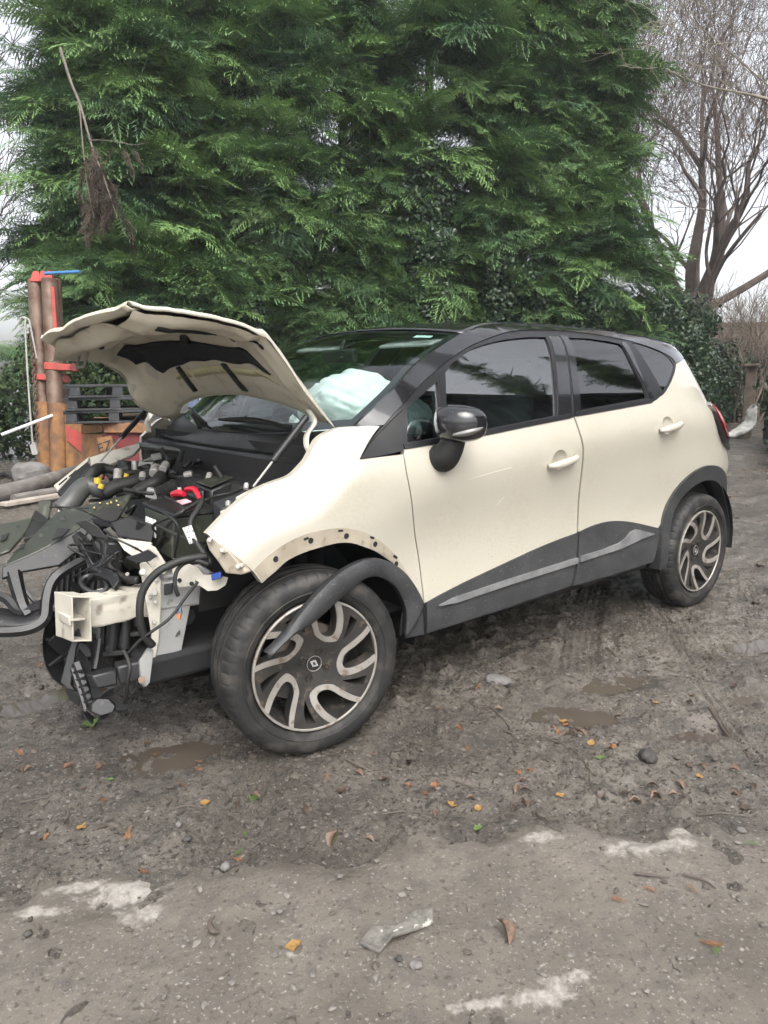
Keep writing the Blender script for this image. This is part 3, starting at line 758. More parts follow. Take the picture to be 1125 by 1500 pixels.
GREYC = mat('grey_cable', (.33, .32, .30), (.26, .25, .23), 9, rough=.7)
def loc2(L): return [tuple(Vector(p)-co_) for p in L]
MB().tube(loc2([(1.213,8.086,2.04),(1.25,8.073,2.112),(1.3,8.032,2.112),(1.27,7.987,1.983),(1.227,7.893,1.441),(1.186,7.771,0.899),(1.161,7.684,0.448)]), .012, 7, 6).tube(loc2([(1.271,8.055,2.112),(1.324,7.995,2.093),(1.334,7.95,1.939),(1.365,7.918,1.578)]), .012, 7, 6).build('lead', GREYC, cb_)
MB().plate(loc2([(1.123,7.711,0.430),(1.179,7.677,0.475),(1.198,7.629,0.340),(1.194,7.623,0.304),(1.136,7.669,0.295)]), .07).build('plug', GREYC, cb_, bev=.008)
wt_ = MB().tube([(0.770,7.578,0.593),(1.184,7.539,0.745),(1.659,7.711,0.888)], .021, 12).build('white_tube', mat('white_plastic', (.74, .75, .76), (.62, .63, .64), 6, rough=.4))
tag(wt_, 'white plastic tube leaning across behind the rusty column', 'tube')
# rusty platform with stencilled letters
plf = empty('rusty_platform', [(2.367,7.481,0.000)][0]); tag(plf, 'low rusty yellow steel platform carrying the grey pallets', 'platform'); po = plf.location
def loc3(L): return [tuple(Vector(p)-po) for p in L]
MB().plate(loc3([(1.651,6.311,0.764),(2.107,5.679,0.774),(2.093,5.663,0.660),(1.65,6.284,0.648)]), .05).build('front_beam', RUSTY, plf, bev=.008)
MB().hull(loc3([(1.577,6.884,0.715),(1.649,6.308,0.743),(1.638,6.295,0.656),(1.564,6.868,0.602)]), loc3([(2.005,7.729,0.772),(2.103,7.259,0.787),(2.093,7.248,0.704),(1.99,7.712,0.649)])).build('side_beam', RUSTY, plf, bev=.008)
MB().hull(loc3([(1.669,6.363,0.769),(2.159,5.639,0.782),(2.157,5.636,0.765),(1.666,6.36,0.748)]), loc3([(2.252,7.409,0.823),(2.814,6.695,0.849),(2.812,6.692,0.831),(2.25,7.407,0.805)])).build('deck', RUST, plf)
MB().plate(loc3([(1.66,6.365,0.639),(2.172,5.689,0.651),(2.101,5.604,0.052),(1.587,6.279,0.026)]), .06).build('apron', DKRED, plf)
MB().plate(loc3([(1.548,6.816,0.606),(1.659,6.389,0.625),(1.581,6.284,0.026),(1.493,6.751,0.142)]), .06).build('side_plate', RUSTY, plf)
MB().plate(loc3([(1.577,6.327,0.582),(1.698,6.185,0.617),(1.727,6.077,0.372),(1.592,6.227,0.319)]), .02).build('stencil_plate', RUSTY, plf)
STENCIL = mat('stencil_black', (.02, .018, .016), rough=.8)
def text_mesh(name, body, size, M, m, parent, ext=.002):
    cu = bpy.data.curves.new(name, 'FONT'); cu.body = body; cu.size = size; cu.extrude = ext; cu.align_x = 'CENTER'; cu.align_y = 'CENTER'
    tmp = bpy.data.objects.new(name, cu); COL.objects.link(tmp)
    dg = bpy.context.evaluated_depsgraph_get(); me = bpy.data.meshes.new_from_object(tmp.evaluated_get(dg))
    bpy.data.objects.remove(tmp); bpy.data.curves.remove(cu)
    o = bpy.data.objects.new(name, me); COL.objects.link(o); me.materials.clear(); me.materials.append(m)
    o.matrix_world = M
    if parent: o.parent = parent
    return o
tx = [Vector(q) for q in loc3([(1.569,6.176,0.467),(1.698,6.059,0.525),(1.629,6.156,0.589),(1.635,6.075,0.379)])]
ux = (tx[1]-tx[0]).normalized(); uy = (tx[2]-tx[3]); uy = (uy-ux*uy.dot(ux)).normalized(); uz = ux.cross(uy)
tm = Matrix((ux, uy, uz)).transposed().to_4x4(); tm.translation = (tx[0]+tx[1])*.5
text_mesh('stencil_letters', 'EZ1', .17, tm, STENCIL, plf)
# two plastic pallets
def pallet(z, label, skew):
    t = empty('plastic_pallet', Vector([(1.891,6.514,0.788)][0])+Vector((0, 0, z)), R(-22)+skew); tag(t, label, 'pallet', 'grey plastic pallets')
    for sx in (-.48, 0, .48):
        for sy in (-.34, 0, .34): MB().box((sx, sy, .075), (.13, .13, .10), taper=.9).build('block', GREYPL, t, bev=.008)
    for sy in (-.34, 0, .34): MB().box((0, sy, .0135), (1.12, .13, .027)).build('runner', GREYPL, t, bev=.006)
    for sy in np.linspace(-.355, .355, 7): MB().box((0, sy, .1405), (1.14, .088, .031)).build('deck_board', GREYPL, t, bev=.006)
    for sx in (-.52, 0, .52): MB().box((sx, 0, .117), (.10, .8, .018)).build('stringer', GREYPL, t)
    return t
for k, (z, lab, sk_) in enumerate(((-.02, 'lowest grey plastic pallet of the stack on the rusty platform', 0), (.135, 'second grey plastic pallet of the stack on the rusty platform', R(3)), (.29, 'topmost grey plastic pallet of the stack, tilted, behind the bonnet', R(9)))): pallet(z, lab, sk_)
# scrap seen under the raised bonnet
sc_ = empty('scrap_engine', [(3.569,7.566,0.000)][0]); tag(sc_, 'scrap engine parts heaped behind the car, seen under the bonnet', 'scrap'); so = sc_.location
def loc4(L): return [tuple(Vector(p)-so) for p in L]
ALU = mat('cast_aluminium', (.34, .34, .35), (.22, .22, .23), 8, rough=.55, metal=.4, bump=.4, bscale=30)
DKSC = mat('dark_scrap', (.03, .03, .033), (.06, .058, .055), 9, rough=.6)
MB().hull(loc4([(2.204,4.757,1.089),(2.394,4.607,1.111),(2.39,4.579,0.977),(2.199,4.727,0.948)]), loc4([(2.479,5.196,1.124),(2.668,5.046,1.139),(2.664,5.017,1.005),(2.474,5.165,0.974)])).build('engine_block', ALU, sc_, bev=.02)
MB().hull(loc4([(2.012,4.905,1.053),(2.196,4.772,1.127),(2.076,4.605,0.011),(1.871,4.772,0.012)]), loc4([(2.294,5.472,1.099),(2.514,5.304,1.146),(2.399,5.117,-0.037),(2.16,5.312,-0.037)])).build('housing', DKSC, sc_, bev=.02)
MB().hull(loc4([(2.186,4.736,0.941),(2.836,4.216,0.983),(2.721,4.079,0.009),(2.082,4.6,0.011)]), loc4([(2.607,5.446,0.954),(3.323,4.875,1.009),(3.208,4.739,0.044),(2.49,5.306,-0.035)])).build('sump', DKSC, sc_, bev=.02)
mb = MB()
for i in range(4):
    for j in range(5): mb.tube(loc4([(2.132,4.791,1.097),(2.097,4.715,1.099)]), .001, 3) if False else None
lat = [Vector(q) for q in loc4([(2.111,4.782,1.098),(2.183,4.727,1.113),(2.099,4.767,0.994)])]
for i in range(5): mb.tube([lat[0]+(lat[1]-lat[0])*i/4, lat[2]+(lat[1]-lat[0])*i/4], .006, 5)
for j in range(6): mb.tube([lat[0]+(lat[2]-lat[0])*j/5, lat[1]+(lat[2]-lat[0])*j/5], .006, 5)
mb.build('grille', mat('blue_grille', (.10, .14, .24), rough=.5), sc_)
# logs, rubber strip and a boulder at the left edge
LOGM = mat('grey_log', (.20, .18, .165), (.12, .105, .095), 5, rough=.9, bump=.7, bscale=25, bdist=.02)
PALE = mat('pale_plank', (.42, .37, .32), (.30, .26, .22), 6, rough=.85, bump=.3, bscale=40)
def on(L, dz): return [(p[0], p[1], p[2]+dz) for p in L]
tag(MB().tube(on([(-0.142,5.249,0.000),(0.461,5.752,0.000),(0.984,6.418,0.000),(1.553,7.217,0.000)], .10), [.10, .10, .085, .07], 12, 4).build('log', LOGM), 'long grey log lying at the left edge in front of the brambles', 'log')
tag(MB().tube(on([(0.408,5.51,0.000),(0.728,5.706,0.000),(1.078,5.921,0.000)], .05), [.05, .05, .04], 10, 4).build('log', LOGM), 'thin pale log lying just in front of the long grey one', 'log')
tag(MB().tube(on([(0.445,7.481,0.000),(0.835,7.827,0.000),(0.813,7.169,0.000),(0.730,6.632,0.000)], .05), [.035, .04, .03], 8, 5).build('rubber_strip', BLACKP), 'black rubber strip curled at the left edge behind the logs', 'strip')
pk = [Vector(q) for q in on([(0.248,5.218,0.000),(0.864,5.471,0.000)], .03)]
d_ = (pk[1]-pk[0]).normalized(); s_ = d_.cross(Vector((0, 0, 1)))*.06
tag(MB().hull([pk[0]-s_, pk[0]+s_, pk[0]+s_+Vector((0, 0, .04)), pk[0]-s_+Vector((0, 0, .04))], [pk[1]-s_, pk[1]+s_, pk[1]+s_+Vector((0, 0, .04)), pk[1]-s_+Vector((0, 0, .04))]).build('plank', PALE, bev=.006), 'pale broken plank on the ground in front of the logs', 'plank')
def rock(name, p, size, seed, m, label=None, cat='stone', group=None):
    r = np.random.default_rng(seed); bm = bmesh.new(); bmesh.ops.create_icosphere(bm, subdivisions=3, radius=1)
    for v in bm.verts:
        n = v.co.normalized(); k = 1+.45*(vnoise(np.array(n.x*1.6+seed), np.array(n.y*1.6+n.z*1.1), seed)-.5)+.18*(vnoise(np.array(n.x*4+seed), np.array(n.z*4+n.y*3), seed+3)-.5)
        v.co = Vector((n.x*size[0], n.y*size[1], n.z*size[2]))*k
    me = bpy.data.meshes.new(name); bm.to_mesh(me); bm.free()
    me.polygons.foreach_set('use_smooth', [True]*len(me.polygons)); me.set_sharp_from_angle(angle=R(28)); me.materials.append(m)
    o = bpy.data.objects.new(name, me); COL.objects.link(o); o.location = p; o.rotation_euler = (0, 0, r.uniform(0, 6))
    tag(o, label, cat, group); return o
STONE = mat('grey_stone', (.17, .16, .15), (.11, .10, .095), 9, rough=.8, bump=.4, bscale=50)
DKSTONE = mat('dark_stone', (.04, .037, .034), (.07, .064, .06), 9, rough=.7, bump=.4, bscale=50)
bo = [(0.891,6.792,0.000)][0]
rock('boulder', (bo[0], bo[1], .12), (.24, .2, .16), 4, STONE, 'grey boulder behind the logs at the left edge')

# ================================================================== THE CAR
car = empty('crashed_car', (1.3, 0, 0)); tag(car, 'cream crossover car with black roof, its front smashed open and bonnet raised', 'car')
car.location = (0, 0, 0)
def paint_material():
    m = mat('cream_paint', (.465, .435, .365), (.44, .41, .34), 1.2, rough=.34, coat=1., spec=.5)
    nt = m.node_tree; N = nt.nodes; L = nt.links; b = N['Principled BSDF']; tc = N.new('ShaderNodeTexCoord')
    # fine road dirt: specks and thin film, thicker on the lower panels where wheels throw it
    n = N.new('ShaderNodeTexNoise'); n.inputs['Scale'].default_value = 90; n.inputs['Detail'].default_value = 6; L.new(tc.outputs['Object'], n.inputs['Vector'])
    n2 = N.new('ShaderNodeTexNoise'); n2.inputs['Scale'].default_value = 3.5; n2.inputs['Detail'].default_value = 5; L.new(tc.outputs['Object'], n2.inputs['Vector'])
    mu = N.new('ShaderNodeMath'); mu.operation = 'MULTIPLY'; L.new(n.outputs[0], mu.inputs[0]); L.new(n2.outputs[0], mu.inputs[1])
    r = N.new('ShaderNodeMapRange'); r.inputs[1].default_value = .25; r.inputs[2].default_value = .45; r.inputs[4].default_value = .22; L.new(mu.outputs[0], r.inputs[0])
    old = b.inputs['Base Color'].links[0].from_socket
    x = N.new('ShaderNodeMix'); x.data_type = 'RGBA'; L.new(r.outputs[0], x.inputs[0]); L.new(old, x.inputs[6]); x.inputs[7].default_value = (.30, .255, .19, 1)
    L.new(x.outputs[2], b.inputs['Base Color'])
    # mud spray flicked up by the wheels: small dried splashes
    n3 = N.new('ShaderNodeTexNoise'); n3.inputs['Scale'].default_value = 150; n3.inputs['Detail'].default_value = 3; L.new(tc.outputs['Object'], n3.inputs['Vector'])
    sx = N.new('ShaderNodeSeparateXYZ'); L.new(tc.outputs['Object'], sx.inputs[0])
    th = N.new('ShaderNodeMapRange'); th.inputs[1].default_value = .35; th.inputs[2].default_value = .95; th.inputs[3].default_value = .10; th.inputs[4].default_value = -.02; L.new(sx.outputs['Z'], th.inputs[0])
    sm = N.new('ShaderNodeMath'); sm.operation = 'ADD'; L.new(n3.outputs[0], sm.inputs[0]); L.new(th.outputs[0], sm.inputs[1])
    rs = N.new('ShaderNodeMapRange'); rs.inputs[1].default_value = .70; rs.inputs[2].default_value = .78; rs.inputs[4].default_value = .55; L.new(sm.outputs[0], rs.inputs[0])
    x2 = N.new('ShaderNodeMix'); x2.data_type = 'RGBA'; L.new(rs.outputs[0], x2.inputs[0]); L.new(x.outputs[2], x2.inputs[6]); x2.inputs[7].default_value = (.20, .165, .13, 1)
    L.new(x2.outputs[2], b.inputs['Base Color'])
    rr = N.new('ShaderNodeMapRange'); rr.inputs[3].default_value = .22; rr.inputs[4].default_value = .5; L.new(n2.outputs[0], rr.inputs[0]); L.new(rr.outputs[0], b.inputs['Roughness'])
    return m
PAINT = paint_material()
PAINT_IN = mat('cream_paint_brightened', (.60, .55, .44), (.53, .48, .37), 5, rough=.5, c3=(.30, .26, .20), scale3=14, lo3=.58, hi3=.80, coat=.1)  # bonnet underside cream, colour raised to stand in for light it lacks
YEL = mat('yellow_cream_primer', (.62, .58, .32), (.55, .51, .31), 6, rough=.5)
DIRTY = mat('dirty_cream_flange', (.38, .335, .26), (.28, .24, .185), 10, rough=.65, c3=(.20, .17, .13), scale3=30, lo3=.55, hi3=.68)
GLOSSB = mat('gloss_black_paint', (.010, .010, .012), (.016, .016, .018), 3, rough=.16, coat=1., c3=(.06, .06, .058), scale3=120, lo3=.66, hi3=.72)
SATIN = mat('satin_black_trim', (.014, .014, .016), rough=.35)
CLAD = mat('grey_black_cladding', (.028, .029, .031), (.044, .044, .045), 8, rough=.55, c3=(.10, .096, .09), scale3=95, lo3=.60, hi3=.72, bump=.15, bscale=200)
SCUFF = mat('scuffed_trim_edge', (.11, .11, .113), (.18, .18, .18), 12, rough=.45, c3=(.10, .10, .10), scale3=60, lo3=.6, hi3=.7)
BLK = mat('black_plastic', (.008, .008, .009), (.017, .017, .017), 8, rough=.4, c3=(.065, .06, .053), scale3=50, lo3=.63, hi3=.72)
BLKD = mat('dull_black_plastic', (.007, .007, .008), (.014, .014, .013), 8, rough=.6)
DARK = mat('dark_interior', (.012, .012, .013), rough=.8)
FABRIC = mat('seat_fabric', (.028, .028, .032), (.045, .045, .048), 30, rough=.9)
WSG = glass('windscreen_glass', (.72, .82, .79), 1.6)
SIDEG = glass('side_glass', (.36, .46, .45), 3.0)
PRIVG = glass('privacy_glass', (.035, .036, .04), 2.2)

def inside(poly, q):
    x, y = q; c = False; n = len(poly)
    for i in range(n):
        x1, y1 = poly[i]; x2, y2 = poly[(i+1) % n]
        if (y1 > y) != (y2 > y) and x < (x2-x1)*(y-y1)/(y2-y1)+x1: c = not c
    return c
def dens(poly, step):
    out = []; n = len(poly)
    for i in range(n):
        a = np.array(poly[i]); b = np.array(poly[(i+1) % n]); k = max(1, int(np.linalg.norm(b-a)/step))
        for j in range(k): out.append(tuple(a+(b-a)*j/k))
    return out
def cm(L, n=5): return [tuple(p) for p in catmull(L, n)]
def tri2d(outline, holes, step):
    ol = dens(outline, step*.8); hs = [dens(h, step*.8) for h in holes]
    pts = list(ol); edges = [(i, (i+1) % len(ol)) for i in range(len(ol))]
    for h in hs:
        b = len(pts); pts += h; edges += [(b+i, b+(i+1) % len(h)) for i in range(len(h))]
    bnd = np.array(pts)
    xs = [p[0] for p in ol]; ys = [p[1] for p in ol]
    row = 0; y = min(ys)+step*.5
    while y < max(ys):
        x = min(xs)+(step*.5 if row % 2 else 0)
        while x < max(xs):
            if inside(ol, (x, y)) and not any(inside(h, (x, y)) for h in hs) and np.min(np.hypot(bnd[:, 0]-x, bnd[:, 1]-y)) > step*.45: pts.append((x, y))
            x += step
        y += step*.866; row += 1
    v, e, f, *_ = delaunay_2d_cdt([Vector(p) for p in pts], edges, [], 0, 1e-6)
    v = [(p.x, p.y) for p in v]; tris = []
    for t in f:
        c = (sum(v[i][0] for i in t)/3, sum(v[i][1] for i in t)/3)
        if inside(ol, c) and not any(inside(h, c) for h in hs):
            a = (v[t[1]][0]-v[t[0]][0])*(v[t[2]][1]-v[t[0]][1])-(v[t[1]][1]-v[t[0]][1])*(v[t[2]][0]-v[t[0]][0])
            tris.append(tuple(t) if a > 0 else (t[0], t[2], t[1]))
    # boundary loops
    cnt = {}
    for t in tris:
        for i in range(3):
            a, b = t[i], t[(i+1) % 3]; cnt[(a, b)] = cnt.get((a, b), 0)+1
    be = [(a, b) for (a, b) in cnt if (b, a) not in cnt]
    return v, tris, be
def skin(name, outline, m, parent, holes=(), off=0., thick=.022, step=.035, side=-1, fn=None, gap=.0):
    """panel: outline in (X, Z) laid on the car's side surface, with turned-in edges"""
    v, tris, be = tri2d(outline, list(holes), step)
    def P(x, z, o): return (x, side*(float(yS(x, z))+o+(fn(x, z) if fn else 0)), z)
    top = [P(x, z, off) for x, z in v]; n = len(top); vs = list(top); fs = [t if side < 0 else t[::-1] for t in tris]
    if thick:
        idx = {}
        for a, b in be:
            for q in (a, b):
                if q not in idx: idx[q] = len(vs); vs.append(P(v[q][0], v[q][1], off-thick))
            f = (b, a, idx[a], idx[b]); fs.append(f if side < 0 else f[::-1])
    return mesh_obj(name, vs, fs, m, parent, sharp=40)

# ---- outlines in (X, Z), measured on the side surface
fen_top = cm([(-0.340,0.811),(-0.253,0.883),(-0.177,0.932),(-0.109,0.955),(-0.041,0.973),(0.014,1.007),(0.042,1.032),(0.073,1.067),(0.104,1.093),(0.168,1.116),(0.238,1.123),(0.343,1.122)])
sail_l = [(0.343,1.122),(0.202,1.015)]
gapF = cm([(0.393,1.02),(0.389,0.938),(0.431,0.771),(0.468,0.627),(0.474,0.522),(0.472,0.447)])
fen_arch = cm([(.452, .47), (.40, .545), (.345, .615), (.278, .665)]+[(0.198,0.710),(0.101,0.742),(-0.020,0.735),(-0.108,0.715),(-0.203,0.645)])
fen_front = cm([(-0.203,0.645),(-0.233,0.690),(-0.296,0.756),(-0.340,0.811)])
FENDER = fen_top[:-1]+sail_l+gapF+fen_arch[:-1]+fen_front[:-1]
FENDER_FAR = [q for q in fen_top[:-1] if q[0] > .02]+sail_l+gapF+[q for q in fen_arch if q[0] > .2]+[(.12, .76), (.06, .86)]
beltF = [(0.410,1.038),(0.569,1.049),(0.790,1.063),(1.082,1.09),(1.391,1.116)]
beltR = [(1.433,1.122),(1.732,1.144),(2.063,1.169),(2.115,1.181),(2.164,1.198)]
gapBf = cm([(1.411,1.117),(1.416,1.048),(1.434,0.971),(1.448,0.875),(1.457,0.762),(1.465,0.664),(1.462,0.584)])
gapBr = cm([(1.424,1.119),(1.428,1.047),(1.447,0.970),(1.461,0.874),(1.47,0.761),(1.478,0.662),(1.475,0.586)])
clF = cm([(1.462,0.583),(1.338,0.573),(1.156,0.553),(0.901,0.517),(0.669,0.483),(0.483,0.449)])
clR = cm([(1.475,0.586),(1.598,0.602),(1.744,0.603),(1.92,0.575),(2.152,0.515)])
FDOOR = beltF+gapBf+clF[1:]+[(x+.006, z) for x, z in gapF[::-1]]
ra = [(2.606+.465*math.cos(R(a)), .345+.465*math.sin(R(a))) for a in range(164, -8, -4)]
archR1 = [q for q in ra if q[0] < 2.425]
gapQ = cm([(2.456,0.782),(2.426,0.888),(2.393,0.971),(2.32,1.09),(2.27,1.151),(2.197,1.206)])
RDOOR = beltR+gapQ[::-1][:-1]+[(x-.003, z) for x, z in archR1[::-1]]+clR[::-1][:-1]+gapBr[::-1][:-1]
RDOOR = gapBr[::-1]+[(x, z) for x, z in beltR]+[(x, z) for x, z in gapQ[::-1]]+[q for q in archR1[::-1] if q[1] < .79 and q[0] < 2.43 and q[1] > .52]+clR[::-1][:-1]
rail = cm([(0.360,1.122),(0.446,1.191),(0.557,1.265),(0.709,1.344),(0.873,1.412),(1.049,1.46),(1.27,1.501),(1.615,1.519),(1.919,1.507),(2.171,1.479),(2.365,1.436),(2.469,1.398),(2.485,1.368)])
dloR = cm([(2.485,1.368),(2.419,1.323),(2.339,1.276),(2.238,1.224),(2.179,1.201)])
DLO = [(0.208,1.017)]+rail+dloR[1:]+beltR[::-1][1:]+beltF[::-1]
QTR = gapQ[:]+[(x+.004, z) for x, z in dloR[::-1]][1:]+[(2.62, 1.395), (2.72, 1.40), (2.80, 1.385), (2.90, 1.30), (3.0, 1.19), (3.10, 1.08), (3.18, .96), (3.22, .85), (3.25, .70), (3.25, .50), (3.20, .36), (3.07, .33)]+[q for q in ra[::-1] if q[0] > 2.44]
hF = [(1.286,0.932)][0]; hR = [(2.16,1.047)][0]
def cup_outline(c): return [(c[0]-.012+.052*math.cos(a), c[1]+.008+.044*math.sin(a)) for a in np.linspace(0, 2*math.pi, 25)[:-1]]
for sd_ in (-1, 1):
    fd = skin('front_fender', FENDER if sd_ < 0 else FENDER_FAR, PAINT, car, side=sd_, step=.03, thick=.03)
    dF = skin('front_door', FDOOR, PAINT, car, side=sd_, holes=[cup_outline(hF)])
    dR = skin('rear_door', RDOOR, PAINT, car, side=sd_, holes=[cup_outline(hR)])
    qp = skin('quarter_panel', QTR, PAINT, car, side=sd_, thick=.03)
    if sd_ < 0: FD, DF, DR, QP = fd, dF, dR, qp
    else: DFR, DRR = dF, dR
    # window openings
    g1 = [(0.471,1.188),(0.651,1.28),(0.589,1.065),(0.431,1.051)]
    g2 = [(0.708,1.314)]+cm([(0.757,1.349),(0.816,1.377),(0.894,1.407),(0.978,1.429),(1.093,1.451),(1.205,1.465),(1.329,1.476),(1.453,1.48)])+[(1.298,1.126),(0.878,1.089),(0.628,1.069)]
    g3 = [(1.63,1.484),(1.781,1.486),(1.94,1.477),(2.031,1.466)]+cm([(2.048,1.45),(2.043,1.339),(2.056,1.25),(2.05,1.193)])+[(1.485,1.148)]
    g4 = cm([(2.158,1.475),(2.263,1.463),(2.362,1.44),(2.433,1.401),(2.451,1.36)])+cm([(2.379,1.312),(2.292,1.262),(2.21,1.223)])
    skin('window_surround', DLO, SATIN, car, holes=[g1, g2, g3, g4], off=-.003, thick=.035, side=sd_, step=.03)
    skin('quarter_light', g1, SIDEG, dF, off=-.012, thick=0, side=sd_, step=.05)
    skin('window_glass', g2, SIDEG, dF, off=-.012, thick=0, side=sd_, step=.05)
    skin('window_glass', g3, PRIVG, dR, off=-.012, thick=0, side=sd_, step=.05)
    skin('rear_quarter_glass', g4, PRIVG, qp, off=-.006, thick=0, side=sd_, step=.05)
    # gloss black B-pillar plates and rubber belt lines
    skin('pillar_plate', [(1.479,1.487),(1.563,1.494),(1.404,1.132),(1.31,1.123)], GLOSSB, dF, off=.001, thick=.01, side=sd_)
    skin('pillar_plate', [(1.579,1.495),(1.631,1.491),(1.476,1.145),(1.426,1.137)], GLOSSB, dR, off=.001, thick=.01, side=sd_)
    skin('pillar_plate', cm([(2.052,1.472),(2.098,1.47),(2.08,1.339),(2.089,1.26),(2.1,1.195)])+[(2.059,1.189),(2.067,1.264),(2.051,1.363)], GLOSSB, dR, off=.001, thick=.01, side=sd_)
    skin('belt_seal', beltF+[(x, z+.020) for x, z in beltF[::-1]], SATIN, dF, off=.004, thick=.016, side=sd_)
    skin('belt_seal', beltR[:3]+[(x, z+.020) for x, z in beltR[:3][::-1]], SATIN, dR, off=.004, thick=.016, side=sd_)
    # mirror sail triangle
    skin('mirror_sail', [(0.206,1.017),(0.355,1.115),(0.446,1.179),(0.399,1.034),(0.303,1.023)], BLKD, dF, off=.006, thick=.016, side=sd_, step=.03)
    skin('window_divider', [(0.670,1.306),(0.706,1.32),(0.628,1.069),(0.595,1.065)], SATIN, dF, off=.000, thick=.012, side=sd_, step=.03)
    # roof side / A-pillar in black
    Zu = [(.249, 1.122), (.313, 1.165), (.412, 1.243), (.544, 1.335), (.719, 1.415), (.898, 1.479), (1.077, 1.522), (1.25, 1.543), (1.6, 1.553), (2.0, 1.546), (2.3, 1.525), (2.55, 1.492), (2.72, 1.455), (2.80, 1.42)]
    up = cm(Zu)
    RAILP = [(x, z+.004) for x, z in rail]+[(2.60, 1.388), (2.70, 1.408), (2.80, 1.395)]+up[::-1]
    skin('roof_side', RAILP, GLOSSB, car, side=sd_, thick=.02, step=.03)

# roof, windscreen, tailgate
def edge_curve(pts, n=60):
    P = np.array(cm(pts, 12)); s = np.r_[0, np.cumsum(np.hypot(*np.diff(P, axis=0).T))]
    t = np.linspace(0, s[-1], n); return np.stack([np.interp(t, s, P[:, 0]), np.interp(t, s, P[:, 1])], 1)
ru = edge_curve(Zu[5:], 50)
def roof_grid(drop=0.):
    G = []
    for i, (x, z) in enumerate(ru):
        ye = float(yS(x, z)); s = i/(len(ru)-1)
        xc = x-.085*max(0, 1-s*3)**1.5+.05*s; zc = np.interp(xc, [.80, .92, 1.1, 1.35, 1.8, 2.3, 2.6, 2.8, 2.95], [1.512, 1.535, 1.555, 1.567, 1.567, 1.55, 1.52, 1.48, 1.44])
        zc = max(zc, z+.008)
        row = []
        for t in np.linspace(-1, 1, 33):
            k = 1-abs(t)**2.4
            row.append((x+(xc-x)*(1-t*t), t*ye, z+(zc-z)*k-drop))
        G.append(row)
    return G
solid(MB().grid(roof_grid()).build('roof', GLOSSB, car), .002, 0)
MB().grid(roof_grid(.03)).build('headlining', mat('headlining', (.30, .30, .29), rough=.9), car)
we = edge_curve(Zu[:6], 26)
def ws_pt(s, t, d=0.):
    i = s*(len(we)-1); x = np.interp(i, range(len(we)), we[:, 0]); z = np.interp(i, range(len(we)), we[:, 1]); ye = float(yS(x, z))-.012
    xc = .095+(.815-.095)*s-.02*math.sin(math.pi*s); zc = 1.075+(1.512-1.075)*s+.035*math.sin(math.pi*s)
    k = 1-t*t
    return np.array((x+(xc-x)*k+d, t*ye, z+(zc-z)*k-d*.3))
WS = MB().grid([[ws_pt(s, t) for t in np.linspace(-1, 1, 33)] for s in np.linspace(0, 1, 22)]).build('windscreen', WSG, car)
# black printed border of the windscreen
mb = MB()
mb.grid([[ws_pt(s, t, .004) for t in np.linspace(-1, 1, 33)] for s in np.linspace(0, .07, 3)]); mb.build('glass_border', SATIN, WS)
mb = MB().grid([[ws_pt(s, t, .004) for t in np.linspace(-1, 1, 33)] for s in np.linspace(.965, 1, 3)]); mb.build('glass_border', SATIN, WS)
for a, b in ((-1, -.945), (.945, 1)):
    MB().grid([[ws_pt(s, t, .004) for t in np.linspace(a, b, 3)] for s in np.linspace(.07, .965, 20)]).build('glass_border', SATIN, WS)
# tax and permit stickers
STK = mat('pale_sticker', (.55, .72, .68), rough=.5)
MB().grid([[ws_pt(s, t, .006) for t in np.linspace(-.83, -.69, 4)] for s in np.linspace(.90, .935, 3)]).build('sticker', STK, WS)
# tailgate and rear end
def xr(z): return float(np.interp(z, [.3, .36, .5, .7, .85, .96, 1.08, 1.19, 1.30, 1.385, 1.42], [3.12, 3.20, 3.25, 3.25, 3.22, 3.18, 3.10, 3.0, 2.90, 2.80, 2.79]))
G = []
for z in np.linspace(.33, 1.43, 30):
    x = xr(z); ye = float(yS(x, min(z, 1.42))); G.append([(x+.07*(1-t*t), ye*t, z) for t in np.linspace(-1, 1, 21)])
MB().grid(G[:20]).build('tailgate', PAINT, car); MB().grid(G[19:]).build('rear_window', PRIVG, car)
sp = MB(); sp.grid([[(x+.05*(1-t*t), t*y_, z) for t in np.linspace(-1, 1, 17)] for (x, y_, z) in ((2.74, .505, 1.462), (2.86, .47, 1.43), (2.93, .43, 1.405), (2.92, .43, 1.39), (2.8, .47, 1.39))]); sp.build('rear_spoiler', GLOSSB, car)
# tail lights
REDL = mat('red_lens', (.42, .012, .02), (.34, .01, .018), 20, rough=.12, coat=.6)
CLEARL = mat('clear_lens', (.19, .185, .18), rough=.15, coat=.6)
for sd_ in (-1, 1):
    tl = empty('tail_light', (0, 0, 0), parent=car)
    skin('lens', [(2.675, 1.142), (2.72, 1.15), (2.85, 1.13), (3.0, 1.08), (3.09, 1.02), (3.12, .93), (3.10, .90), (2.95, .925), (2.83, .96), (2.755, 1.01), (2.70, 1.065)], REDL, tl, off=.030, thick=.05, side=sd_, step=.03)
    skin('clear_band', [(2.645, 1.145), (2.68, 1.16), (2.735, 1.158), (2.72, 1.148), (2.677, 1.14), (2.685, 1.10), (2.665, 1.11)], CLEARL, tl, off=.022, thick=.04, side=sd_, step=.02)
    skin('lower_lens', [(2.683, 1.10), (2.70, 1.06), (2.755, 1.005), (2.83, .955), (2.95, .92), (3.10, .895), (3.09, .86), (2.93, .885), (2.80, .925), (2.72, .985), (2.665, 1.06), (2.662, 1.105)], SATIN, tl, off=.022, thick=.04, side=sd_, step=.03)

